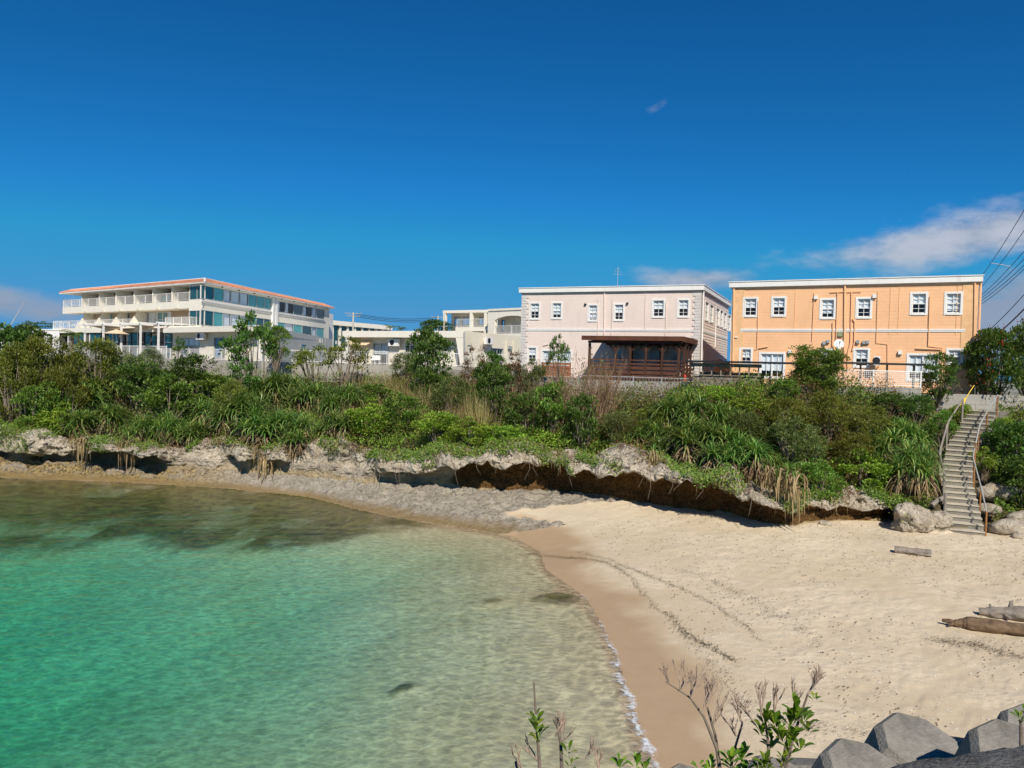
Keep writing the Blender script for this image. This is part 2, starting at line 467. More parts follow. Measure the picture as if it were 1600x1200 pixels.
def mat_ground():
    m = bpy.data.materials.new('ground_sand_rock_soil'); m.use_nodes = True
    T = NT(m.node_tree)
    pos = T.n('ShaderNodeNewGeometry').outputs['Position']
    z1 = T.n('ShaderNodeVertexColor', layer_name='zone'); s1 = T.n('ShaderNodeSeparateColor', {0: z1.outputs[0]})
    z2 = T.n('ShaderNodeVertexColor', layer_name='zone2'); s2 = T.n('ShaderNodeSeparateColor', {0: z2.outputs[0]})
    wet_, shelf_, soil_ = s1.outputs[0], s1.outputs[1], s1.outputs[2]
    plat_, reef_, dry_ = s2.outputs[0], s2.outputs[1], s2.outputs[2]
    big = T.noise(pos, 0.35, 5, 0.6); mid = T.noise(pos, 2.2, 6, 0.65); fine = T.noise(pos, 26, 4, 0.7); grain = T.noise(pos, 90, 2, 0.7)
    sand = T.mix(T.sstep(big, 0.35, 0.65), (0.59, 0.48, 0.325), (0.66, 0.555, 0.395))
    sand = T.mix(T.m('MULTIPLY', T.sstep(mid, 0.5, 0.72), 0.45), sand, (0.71, 0.62, 0.465))
    speck = T.sstep(fine, 0.66, 0.74)
    sand = T.mix(T.m('MULTIPLY', speck, 0.5), sand, (0.22, 0.17, 0.12))
    sand = T.mix(T.m('MULTIPLY', T.sstep(grain, 0.35, 0.7), 0.22), sand, (0.38, 0.29, 0.19))
    wetc = T.mix(mid, (0.41, 0.28, 0.16), (0.49, 0.35, 0.215))
    c = T.mix(wet_, sand, wetc)
    # limestone pavement
    vor = T.n('ShaderNodeTexVoronoi', {'Vector': pos, 'Scale': 5.0, 'Randomness': 1.0}).outputs['Distance']
    pit = T.noise(pos, 7.0, 4, 0.65)
    rock = T.mix(T.sstep(mid, 0.35, 0.7), (0.36, 0.315, 0.24), (0.54, 0.475, 0.375))
    rock = T.mix(T.m('MULTIPLY', T.sstep(pit, 0.54, 0.64), 0.75), rock, (0.13, 0.11, 0.085))
    rock = T.mix(T.m('MULTIPLY', T.sstep(fine, 0.55, 0.7), 0.4), rock, (0.15, 0.125, 0.095))
    rock = T.mix(T.m('MULTIPLY', T.sstep(vor, 0.3, 0.05), 0.35), rock, (0.16, 0.135, 0.10))
    rock = T.mix(T.m('MULTIPLY', dry_, T.sstep(T.noise(pos, 1.1, 4, 0.6), 0.30, 0.55)), rock, T.mix(T.sstep(pit, 0.42, 0.62), (0.44, 0.32, 0.14), (0.10, 0.075, 0.035)))
    zsep = T.n('ShaderNodeSeparateXYZ', {0: pos}).outputs[2]
    low = T.m('SUBTRACT', 1.0, T.sstep(T.m('ADD', zsep, T.m('MULTIPLY', T.m('SUBTRACT', mid, 0.5), 0.25)), 0.06, 0.42))
    rock = T.mix(T.m('MULTIPLY', low, 0.85), rock, T.mix(pit, (0.14, 0.09, 0.03), (0.46, 0.32, 0.13)))
    c = T.mix(T.sstep(T.m('ADD', shelf_, T.m('MULTIPLY', T.m('SUBTRACT', fine, 0.5), 0.9)), 0.3, 0.7), c, rock)
    soilc = T.mix(mid, (0.05, 0.045, 0.022), (0.13, 0.10, 0.055))
    c = T.mix(soil_, c, soilc)
    c = T.mix(plat_, c, T.mix(mid, (0.22, 0.21, 0.18), (0.30, 0.28, 0.24)))
    # underwater: pale sand, brown-green weed
    under = T.m('SUBTRACT', 1.0, T.sstep(zsep, -0.03, 0.0))
    bed = T.mix(T.sstep(big, 0.3, 0.7), (0.60, 0.51, 0.305), (0.70, 0.61, 0.385))
    bed = T.mix(T.m('MULTIPLY', T.sstep(mid, 0.45, 0.75), 0.35), bed, (0.44, 0.365, 0.20))
    c = T.mix(under, c, bed)
    weed = T.mix(T.sstep(mid, 0.35, 0.65), (0.035, 0.040, 0.008), (0.17, 0.155, 0.038))
    c = T.mix(T.sstep(T.m('ADD', reef_, T.m('MULTIPLY', T.m('SUBTRACT', mid, 0.5), 0.7)), 0.25, 0.75), c, weed)
    rough = T.n('ShaderNodeMapRange', {0: wet_, 1: 0.0, 2: 1.0, 3: 0.95, 4: 0.42}).outputs[0]
    foot = T.noise(pos, 3.6, 3, 0.5)
    hgt = T.m('ADD', T.m('MULTIPLY', T.m('SUBTRACT', 1.0, wet_), T.m('ADD', T.m('MULTIPLY', fine, 0.35), T.m('MULTIPLY', foot, T.m('ADD', 0.5, T.m('MULTIPLY', T.sstep(big, 0.45, 0.62), 1.2))))), T.m('MULTIPLY', shelf_, T.m('ADD', T.m('MULTIPLY', fine, 2.6), T.m('MULTIPLY', pit, -6.0))))
    bn = T.n('ShaderNodeBump', {'Strength': 0.75, 'Distance': 0.05, 'Height': hgt})
    p = T.n('ShaderNodeBsdfPrincipled', {'Base Color': c, 'Roughness': rough, 'Specular IOR Level': 0.25, 'Normal': bn.outputs[0]})
    T.n('ShaderNodeOutputMaterial', {0: p.outputs[0]})
    return m
gme = mesh_np('ground', np.stack([GX, GY, GZ], -1).reshape(-1, 3), faces, mat_ground(), smooth=True)
def set_col(me, name, *ch):
    a = me.color_attributes.new(name, 'FLOAT_COLOR', 'POINT')
    arr = np.ones((len(me.vertices), 4), np.float32)
    for i, c in enumerate(ch): arr[:, i] = np.asarray(c, np.float32).ravel()
    a.data.foreach_set('color', arr.ravel())
set_col(gme, 'zone', wet, shelf, soil)
set_col(gme, 'zone2', plat, reef, ochre_g)
ground = tag(link('ground', gme), 'sandy cove bottom, beach, rock pavement and soil bank up to the plateau', 'ground', kind='structure')

# ------------------------------------------------------------------ sea water: a closed body with clear absorbing water
def mat_water():
    m = bpy.data.materials.new('sea_water'); m.use_nodes = True
    T = NT(m.node_tree)
    pos = T.n('ShaderNodeNewGeometry').outputs['Position']
    mp = T.n('ShaderNodeMapping', {'Vector': pos, 'Scale': (0.75, 1.25, 1.0), 'Rotation': (0, 0, math.radians(-12))}).outputs[0]
    w1 = T.noise(mp, 1.5, 3, 0.55, dist=0.4)
    w2 = T.noise(mp, 4.2, 4, 0.6, dist=0.5)
    w3 = T.noise(mp, 0.45, 2, 0.5)
    h = T.m('ADD', T.m('ADD', T.m('MULTIPLY', w1, 1.0), T.m('MULTIPLY', w2, 0.42)), T.m('MULTIPLY', w3, 1.2))
    bn = T.n('ShaderNodeBump', {'Strength': 1.0, 'Distance': 0.05, 'Height': h})
    lw = T.n('ShaderNodeLayerWeight', {0: 0.5, 'Normal': bn.outputs[0]}).outputs['Facing']
    fr = T.m('ADD', 0.02, T.m('MULTIPLY', T.m('POWER', lw, 5.0), 0.98))
    # caustic light lines and ripple tones painted into the surface's transparency colour
    wv = T.n('ShaderNodeVectorMath', {0: mp, 1: T.n('ShaderNodeVectorMath', {0: T.n('ShaderNodeTexNoise', {'Vector': mp, 'Scale': 1.6, 'Detail': 2.0}).outputs['Color'], 1: (0.55, 0.55, 0.0)}, operation='MULTIPLY').outputs[0]}, operation='ADD').outputs[0]
    v = T.n('ShaderNodeTexVoronoi', {'Vector': wv, 'Scale': 3.1}, feature='DISTANCE_TO_EDGE')
    ca = T.sstep(v.outputs['Distance'], 0.14, 0.0)
    cb = T.sstep(w2, 0.40, 0.64)
    fl = T.m('ADD', T.m('MULTIPLY', ca, 0.16), T.m('ADD', T.m('MULTIPLY', cb, 0.25), 0.68), clamp=True)
    tcol = T.n('ShaderNodeCombineColor', {0: fl, 1: fl, 2: fl}).outputs[0]
    tr = T.n('ShaderNodeBsdfTransparent', {0: tcol})
    gl = T.n('ShaderNodeBsdfGlossy', {0: (1, 1, 1), 1: 0.06, 'Normal': bn.outputs[0]})
    mx = T.n('ShaderNodeMixShader', {0: T.m('MULTIPLY', fr, 0.8), 1: tr.outputs[0], 2: gl.outputs[0]})
    ab = T.n('ShaderNodeVolumeAbsorption', {0: (0.20, 0.86, 0.77), 1: 0.22})
    T.n('ShaderNodeOutputMaterial', {0: mx.outputs[0], 1: ab.outputs[0]})
    return m
wb = MB(); wb.box(-900, 9, -60, 58, -7.0, 0.0)
tag(wb.build('sea', mat_water()), 'clear turquoise sea water filling the cove', 'sea', kind='structure')

# ------------------------------------------------------------------ limestone cliff with wave-cut notch
O_PX = np.array([-900, 0, 60, 120, 150, 200, 240, 265, 300, 345, 365, 385, 405, 425, 445, 465, 520, 575, 595, 650, 680, 700, 730, 850, 930, 1000, 1100, 1190, 1225, 1250, 1300, 1350, 1390, 1440])
O_D = np.array([1.0, .7, .9, .6, 1.6, 1.7, 1.5, .2, -.8, -.5, .9, 1.0, -.1, .8, .6, -.4, -.9, -.6, .4, .9, 1.0, 1.2, 1.25, 1.05, 1.0, 1.5, 1.5, 1.3, .8, .2, .35, .2, .5, .6])
L_Z = np.array([.55, .55, .5, .6, .95, 1.0, .9, .8, .7, .7, .9, .9, .8, .9, .8, .7, .7, .7, .6, .7, .9, 1.1, 1.45, 1.25, 1.25, 1.4, 1.35, 1.05, .8, .6, .65, .6, .5, .5])    # lip above foot
pu = np.concatenate([np.linspace(-700, -20, 120), np.linspace(-18, 1432, 1150)])
tu = (pu - 800) / F_PX
U_fd, U_fz = np.interp(tu, ft_t, ft_d), np.interp(tu, ft_t, ft_z)
U_rz = np.interp(pu, KP, K_RZ); U_o = np.interp(pu, O_PX, O_D); U_l = np.interp(pu, O_PX, L_Z)
U_rd = np.interp(pu, KP, K_RD)
w0 = fbm(pu * 0.035, 0.3, 0, 4)
U_o = U_o * (1 + 0.35 * w0) + 0.35 * fbm(pu * 0.06, 1.3, 0, 4); U_l = U_l * (1 + 0.35 * fbm(pu * 0.05, 4.1, 0, 4)); U_rz = U_rz + 0.75 * fbm(pu * 0.028, 9.1, 0, 4) - 0.05
U_fd = U_fd + 0.5 * fbm(pu * 0.022, 7.7, 0, 3)
# profile rows: (depth offset as f(o), height)
rows = []
def prow(w_o, add, zf): rows.append((w_o, add, zf))
NV = 78
vv = np.linspace(0, 1, NV)
def prof(v):
    """v 0..1 from the foot outside, in under the notch, out to the lip, up the face and back over the brow; returns depth offset (towards land +) and height weights"""
    keys_v = [0.0, 0.10, 0.22, 0.34, 0.46, 0.54, 0.66, 0.80, 0.90, 1.0]
    off_o = [0.0, 0.0, 0.05, 0.0, -0.45, -1.0, -1.05, -0.85, -0.35, 0.0]      # times overhang
    off_c = [0.15, 0.12, 0.25, 0.22, 0.12, 0.0, 0.0, 0.12, 0.75, 1.9]         # plus metres
    zl = [0.0, 0.0, 0.45, 0.80, 0.95, 1.0, 1.0, 1.0, 1.0, 1.0]                # times lip height
    zt = [0.0, 0.0, 0.0, 0.0, 0.0, 0.03, 0.40, 0.82, 1.0, 0.98]               # times (rim - lip)
    zc = [-0.4, 0.0, 0, 0, 0, 0, 0, 0, 0, 0]
    return [np.interp(v, keys_v, q) for q in (off_o, off_c, zl, zt, zc)]
po, pc, pl, pt, pz0 = prof(vv)
lipz = U_l[None, :]
RD = U_fd[None, :] + po[:, None] * U_o[None, :] + pc[:, None]
RZ = U_fz[None, :] + pl[:, None] * lipz + pt[:, None] * np.maximum(U_rz - U_fz - U_l, 0.25)[None, :] + pz0[:, None]
RX = tu[None, :] * RD
amp = np.interp(vv, [0, 0.1, 0.4, 0.55, 0.9, 1], [0.10, 0.12, 0.2, 0.24, 0.3, 0.25])[:, None]
d1 = ridged(RX * 0.55, RD * 0.55, RZ * 0.9, 4) - 0.62
d2 = fbm(RX * 2.4, RD * 2.4, RZ * 2.4, 4)
d3 = ridged(RX * 3.5, RD * 3.5, RZ * 4.5, 3) - 0.6
disp = amp * (3.4 * d1 + 1.0 * d2 + 1.1 * d3) + 0.05 * (ridged(RX * 9, RD * 9, RZ * 11, 2) - .55)
RD2 = RD - disp
RZ2 = RZ + amp * 0.7 * fbm(RX * 1.3, RD * 1.3, 3.3 + RZ * 1.5, 4) * np.clip(vv * 6, 0, 1)[:, None]
RX2 = tu[None, :] * RD2 + amp * 0.6 * fbm(RX * 1.7, RZ * 1.7, 8.8, 3)
nrw, ncl = RX2.shape
ridx = np.arange(nrw * ncl).reshape(nrw, ncl)
rf = np.stack([ridx[:-1, :-1], ridx[:-1, 1:], ridx[1:, 1:], ridx[1:, :-1]], -1).reshape(-1, 4)
# brown stain and painted overhang shade in and just above the notch east of column 640; ochre near the water in the west
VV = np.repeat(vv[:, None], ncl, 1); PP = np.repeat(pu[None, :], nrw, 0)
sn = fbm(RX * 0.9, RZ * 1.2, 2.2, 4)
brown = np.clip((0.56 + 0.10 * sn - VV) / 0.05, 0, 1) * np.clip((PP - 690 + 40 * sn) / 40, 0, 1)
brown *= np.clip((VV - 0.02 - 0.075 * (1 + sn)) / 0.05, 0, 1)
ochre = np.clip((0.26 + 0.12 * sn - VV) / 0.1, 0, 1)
notch_shade = np.clip((0.5 + 0.06 * sn - VV) / 0.05, 0, 1) * np.clip((700 - PP) / 40, 0, 1) * np.clip(0.25 + np.interp(PP, [90, 140, 250, 290], [0, .75, .75, 0]), 0, 1)  # deep shade of the western notch and cave, painted as dark grey
def mat_cliff():
    m = bpy.data.materials.new('limestone_cliff'); m.use_nodes = True
    T = NT(m.node_tree)
    pos = T.n('ShaderNodeNewGeometry').outputs['Position']
    z1 = T.n('ShaderNodeVertexColor', layer_name='zone'); s1 = T.n('ShaderNodeSeparateColor', {0: z1.outputs[0]})
    mid = T.noise(pos, 1.6, 6, 0.65); fine = T.noise(pos, 11, 5, 0.7); vf = T.noise(pos, 45, 3, 0.7)
    c = T.mix(T.sstep(mid, 0.35, 0.68), (0.50, 0.42, 0.31), (0.80, 0.70, 0.55))
    pit = T.noise(pos, 5.0, 5, 0.7)
    c = T.mix(T.m('MULTIPLY', T.sstep(pit, 0.55, 0.66), 0.75), c, (0.15, 0.13, 0.105))
    c = T.mix(T.m('MULTIPLY', T.sstep(fine, 0.56, 0.68), 0.4), c, (0.17, 0.15, 0.125))
    c = T.mix(T.m('MULTIPLY', T.sstep(T.noise(pos, 0.9, 4, 0.6), 0.55, 0.7), 0.35), c, (0.46, 0.33, 0.19))
    oc = T.mix(mid, (0.48, 0.35, 0.16), (0.68, 0.54, 0.30))
    c = T.mix(T.m('MULTIPLY', s1.outputs[1], 0.75), c, oc)
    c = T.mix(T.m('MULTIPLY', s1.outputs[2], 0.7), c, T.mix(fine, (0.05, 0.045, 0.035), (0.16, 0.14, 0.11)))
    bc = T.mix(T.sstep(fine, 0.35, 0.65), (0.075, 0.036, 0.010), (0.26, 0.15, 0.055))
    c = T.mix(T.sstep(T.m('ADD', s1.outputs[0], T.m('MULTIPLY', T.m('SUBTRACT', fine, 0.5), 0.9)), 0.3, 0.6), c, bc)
    hgt = T.m('ADD', T.m('MULTIPLY', fine, 1.0), T.m('ADD', T.m('MULTIPLY', vf, 0.4), T.m('MULTIPLY', pit, -2.2)))
    bn = T.n('ShaderNodeBump', {'Strength': 1.0, 'Distance': 0.11, 'Height': hgt})
    p = T.n('ShaderNodeBsdfPrincipled', {'Base Color': c, 'Roughness': 0.95, 'Specular IOR Level': 0.15, 'Normal': bn.outputs[0]})
    T.n('ShaderNodeOutputMaterial', {0: p.outputs[0]})
    return m
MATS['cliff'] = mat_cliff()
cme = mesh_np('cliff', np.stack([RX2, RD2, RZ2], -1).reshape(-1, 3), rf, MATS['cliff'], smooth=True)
set_col(cme, 'zone', brown, ochre, notch_shade)
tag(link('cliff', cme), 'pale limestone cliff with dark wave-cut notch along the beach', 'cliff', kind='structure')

# ================================================================== BUILDINGS
m_white = mat_plain('white_paint', (0.80, 0.78, 0.74), 0.6, 0.05, 0.8, stain=0.25, stain_col=(0.45, 0.42, 0.36))
m_cream = mat_plain('cream_render', (0.78, 0.71, 0.56), 0.8, 0.05, 0.5, bump=0.15, bscale=25, stain=0.22, stain_col=(0.42, 0.38, 0.30))
m_cream2 = mat_plain('pale_cream_render', (0.83, 0.78, 0.66), 0.8, 0.05, 0.5, bump=0.15, bscale=25, stain=0.18, stain_col=(0.45, 0.42, 0.36))
m_pink = mat_plain('pink_siding', (0.77, 0.64, 0.56), 0.7, 0.05, 0.6, stain=0.30, stain_col=(0.60, 0.48, 0.41))
m_orange = mat_plain('orange_siding', (0.86, 0.495, 0.265), 0.7, 0.05, 0.6, stain=0.45, stain_col=(0.70, 0.43, 0.24))
m_orange_q = mat_plain('pale_orange_corner', (0.80, 0.48, 0.24), 0.7, 0.12, 2.5)
m_quoin = mat_plain('grey_white_quoin', (0.62, 0.58, 0.54), 0.8, 0.10, 3.0)
m_tile = mat_plain('terracotta_tile', (0.58, 0.25, 0.14), 0.75, 0.28, 1.2, bump=0.2)
m_conc = mat_plain('weathered_concrete', (0.40, 0.38, 0.33), 0.9, 0.16, 0.7, bump=0.5, bscale=18, stain=0.5, stain_col=(0.20, 0.19, 0.16))
m_block = mat_plain('concrete_block', (0.34, 0.32, 0.28), 0.95, 0.20, 1.1, bump=0.6, bscale=22, stain=0.4, stain_col=(0.16, 0.15, 0.13))
m_brown = mat_plain('dark_brown_timber', (0.060, 0.024, 0.012), 0.65, 0.35, 2.0, bump=0.2)
m_brown2 = mat_plain('red_brown_timber', (0.10, 0.036, 0.016), 0.65, 0.30, 2.0, bump=0.2)
m_rustfence = mat_plain('rust_red_boards', (0.32, 0.12, 0.055), 0.75, 0.25, 2.0)
m_grey_wood = mat_plain('weathered_grey_wood', (0.27, 0.235, 0.19), 0.9, 0.30, 2.0, bump=0.4, stain=0.4, stain_col=(0.12, 0.10, 0.08))
m_dark = mat_plain('dark_metal', (0.02, 0.02, 0.022), 0.5, 0.2)
m_grey = mat_plain('grey_metal', (0.42, 0.43, 0.42), 0.45, 0.1, metal=0.3)
m_blue = mat_plain('blue_curtain', (0.10, 0.26, 0.55), 0.8, 0.2)
m_curtain = mat_plain('white_curtain', (0.82, 0.83, 0.84), 0.9, 0.05)
m_beige = mat_plain('beige_canvas', (0.70, 0.55, 0.36), 0.9, 0.06)
m_sail = mat_plain('sand_shade_cloth', (0.62, 0.52, 0.40), 0.9, 0.06)
m_teal = mat_plain('teal_glass', (0.10, 0.36, 0.36), 0.08, 0.12, 0.3, spec=0.8)
m_tealdark = mat_plain('dark_teal_glass', (0.018, 0.075, 0.085), 0.05, 0.2, 0.3, spec=0.9)
m_inner = mat_plain('dim_room', (0.12, 0.11, 0.10), 0.9, 0.2)
m_glass = mat_glass('window_glass', (0.90, 0.94, 0.96), 0.05)
m_rust = mat_plain('rusty_steel', (0.30, 0.135, 0.045), 0.85, 0.35, 6.0)
m_yellow = mat_plain('yellow_paint', (0.80, 0.55, 0.05), 0.5, 0.08)
m_red = mat_plain('red_plastic', (0.55, 0.06, 0.03), 0.5, 0.1)
m_magenta = mat_leaf('magenta_bracts', (0.35, 0.02, 0.20), (0.50, 0.04, 0.30))

def wall(mb, F, a0, a1, z0, z1, holes=(), n=0.0, lap=0.0, course=0.19, depth=0.16):
    """facade sheet with real openings; lap siding courses are real slanted strips"""
    A = sorted({a0, a1, *[min(max(h[i], a0), a1) for h in holes for i in (0, 1)]})
    Z = {z0, z1, *[min(max(h[i], z0), z1) for h in holes for i in (2, 3)]}
    if lap:
        k = z0 + course
        while k < z1 - 0.02: Z.add(k); k += course
    Z = sorted(Z)
    Zc = [Z[0]]
    for z in Z[1:]:
        if z - Zc[-1] > 1e-4: Zc.append(z)
    def nn(z, top):
        if not lap: return n
        f = ((z - z0) / course); fr = f - math.floor(f + (1e-6 if not top else -1e-6))
        return n + lap * (1 - fr)
    for i in range(len(A) - 1):
        if A[i + 1] - A[i] < 1e-4: continue
        for j in range(len(Zc) - 1):
            am, zm = (A[i] + A[i + 1]) / 2, (Zc[j] + Zc[j + 1]) / 2
            if any(h[0] < am < h[1] and h[2] < zm < h[3] for h in holes): continue
            nb, nt = nn(Zc[j], False), nn(Zc[j + 1], True)
            mb.quad(F.p(A[i], nb, Zc[j]), F.p(A[i + 1], nb, Zc[j]), F.p(A[i + 1], nt, Zc[j + 1]), F.p(A[i], nt, Zc[j + 1]))
            if lap:
                mb.quad(F.p(A[i], n, Zc[j]), F.p(A[i + 1], n, Zc[j]), F.p(A[i + 1], nb, Zc[j]), F.p(A[i], nb, Zc[j]))
    for h in holes:
        b0, b1, y0, y1 = h[:4]
        mb.quad(F.p(b0, n, y0), F.p(b0, n, y1), F.p(b0, n - depth, y1), F.p(b0, n - depth, y0))
        mb.quad(F.p(b1, n, y1), F.p(b1, n, y0), F.p(b1, n - depth, y0), F.p(b1, n - depth, y1))
        mb.quad(F.p(b0, n, y1), F.p(b1, n, y1), F.p(b1, n - depth, y1), F.p(b0, n - depth, y1))
        mb.quad(F.p(b0, n, y0), F.p(b0, n - depth, y0), F.p(b1, n - depth, y0), F.p(b1, n, y0))

def curtain(parent, F, a0, a1, z0, z1, n, mat=None, scallop=True):
    mb = MB(); N = max(6, int((a1 - a0) / 0.09)); pts = []
    for i in range(N + 1):
        a = a0 + (a1 - a0) * i / N
        nn = n + 0.022 * math.sin(i * 2.1)
        zb = z0 + (0.06 * abs(math.sin(i * 1.3)) if scallop else 0)
        pts.append((F.p(a, nn, zb), F.p(a, nn, z1)))
    for i in range(N): mb.quad(pts[i][0], pts[i + 1][0], pts[i + 1][1], pts[i][1])
    return mb.build('curtain', mat or m_curtain, parent)

def window(root, F, r, trim=0.115, style='hung', mat=None, cur=0.55, proud=0.035, glass=None):
    """white trimmed window standing in its wall opening; r = outer rectangle of the trim"""
    mat = mat or m_white
    a0, a1, z0, z1 = r
    mb = MB(); t = trim
    F.box(mb, a0, a0 + t, -0.01, proud, z0, z1); F.box(mb, a1 - t, a1, -0.01, proud, z0, z1)
    F.box(mb, a0 + t, a1 - t, -0.01, proud, z1 - t, z1); F.box(mb, a0 + t, a1 - t, -0.01, proud + 0.02, z0, z0 + t * 0.9)
    i0, i1, j0, j1 = a0 + t, a1 - t, z0 + t * 0.9, z1 - t
    s = 0.05
    F.box(mb, i0, i0 + s, -0.10, -0.04, j0, j1); F.box(mb, i1 - s, i1, -0.10, -0.04, j0, j1)
    F.box(mb, i0 + s, i1 - s, -0.10, -0.04, j1 - s, j1); F.box(mb, i0 + s, i1 - s, -0.10, -0.04, j0, j0 + s)
    if style == 'hung':
        zm = (j0 + j1) / 2; am = (i0 + i1) / 2
        F.box(mb, i0 + s, i1 - s, -0.095, -0.035, zm - 0.03, zm + 0.03)
        F.box(mb, am - 0.014, am + 0.014, -0.085, -0.055, j0 + s, zm - 0.03); F.box(mb, am - 0.014, am + 0.014, -0.085, -0.055, zm + 0.03, j1 - s)
        F.box(mb, i0 + s, am - 0.014, -0.085, -0.055, (zm + j1) / 2 - 0.012, (zm + j1) / 2 + 0.012); F.box(mb, am + 0.014, i1 - s, -0.085, -0.055, (zm + j1) / 2 - 0.012, (zm + j1) / 2 + 0.012)
        F.box(mb, i0 + s, am - 0.014, -0.085, -0.055, (zm + j0) / 2 - 0.012, (zm + j0) / 2 + 0.012); F.box(mb, am + 0.014, i1 - s, -0.085, -0.055, (zm + j0) / 2 - 0.012, (zm + j0) / 2 + 0.012)
    elif style == 'slide':
        am = (i0 + i1) / 2
        F.box(mb, am - 0.04, am + 0.04, -0.10, -0.03, j0 + s, j1 - s)
        for q in (0.25, 0.75):
            b = i0 + (i1 - i0) * q
            F.box(mb, b - 0.012, b + 0.012, -0.085, -0.055, j0 + s, j1 - s)
        zq = j0 + (j1 - j0) * 0.62
        F.box(mb, i0 + s, am - 0.04, -0.083, -0.057, zq - 0.012, zq + 0.012); F.box(mb, am + 0.04, i1 - s, -0.083, -0.057, zq - 0.012, zq + 0.012)
    w = mb.build('window', mat, root)
    g = MB(); g.quad(F.p(i0, -0.07, j0), F.p(i1, -0.07, j0), F.p(i1, -0.07, j1), F.p(i0, -0.07, j1)); g.build('pane', glass or m_glass, w)
    if cur > 0:
        curtain(w, F, i0, i1, j0 + (j1 - j0) * (1 - cur), j1, -0.125)
    return (i0 - 0.01, i1 + 0.01, j0 - 0.01, j1 + 0.01)

def pipe(root, F, pts, r=0.035, n=0.06, mat=None, name='pipe'):
    mb = MB(); P = []
    for px, py in pts:
        a, z = F.pix(px, py); P.append(F.p(a, n, z))
    mb.tube(P, r, 6)
    return mb.build(name, mat, root)

def small_box(root, F, px, py, w, h, d, mat, name, n=0.0):
    a, z = F.pix(px, py); mb = MB(); F.box(mb, a - w / 2, a + w / 2, n, n + d, z - h / 2, z + h / 2)
    return mb.build(name, mat, root)

def ac_unit(root, F, r, n0, name='air_conditioner', label=None):
    """box, fan grille ring and brackets"""
    a0, a1, z0, z1 = r
    mb = MB(); F.box(mb, a0, a1, n0, n0 + 0.32, z0, z1)
    o = mb.build(name, m_white, root)
    g = MB(); c = F.p(a0 + (a1 - a0) * 0.38, n0 + 0.325, (z0 + z1) / 2); R = (z1 - z0) * 0.40
    ring = [c + F.u * (R * math.cos(k * math.pi / 8)) + Vector((0, 0, R * math.sin(k * math.pi / 8))) for k in range(17)]
    g.poly(ring[:-1])
    gg = g.build('fan', m_dark, o)
    b = MB(); F.box(b, a0 + 0.06, a0 + 0.1, n0 - 0.3, n0 + 0.3, z0 - 0.06, z0 - 0.005); F.box(b, a1 - 0.1, a1 - 0.06, n0 - 0.3, n0 + 0.3, z0 - 0.06, z0 - 0.005)
    b.build('bracket', m_grey, o)
    return o

def railing(name, parent, pts, h, mat, gap=0.13, post=1.6, bar=0.011, rail=0.03, zoff=0.1):
    """pts: base points; one joined railing of posts, rails and balusters"""
    mb = MB()
    for p, q in zip(pts[:-1], pts[1:]):
        p, q = Vector(p), Vector(q); d = q - p; L = d.length; u = d / L; nrm = Vector((u.y, -u.x, 0)).normalized()
        def bx(c0, c1, hw, z0, z1):
            P = [c0 - nrm * hw, c1 - nrm * hw, c1 + nrm * hw, c0 + nrm * hw]
            mb.hexa([(a.x, a.y, a.z + z0) for a in P] + [(a.x, a.y, a.z + z1) for a in P])
        bx(p, q, rail, h - 0.05, h); bx(p, q, rail * 0.7, zoff, zoff + 0.04)
        n = max(1, int(L / gap))
        for i in range(n + 1):
            c = p + d * (i / n)
            bx(c - u * bar, c + u * bar, bar, zoff + 0.041, h - 0.051)
        m = max(1, round(L / post))
        for i in range(m + 1):
            c = p + d * (i / m)
            bx(c - u * 0.03, c + u * 0.03, 0.035, 0.0, h + 0.002)
    return mb.build(name, mat, parent)

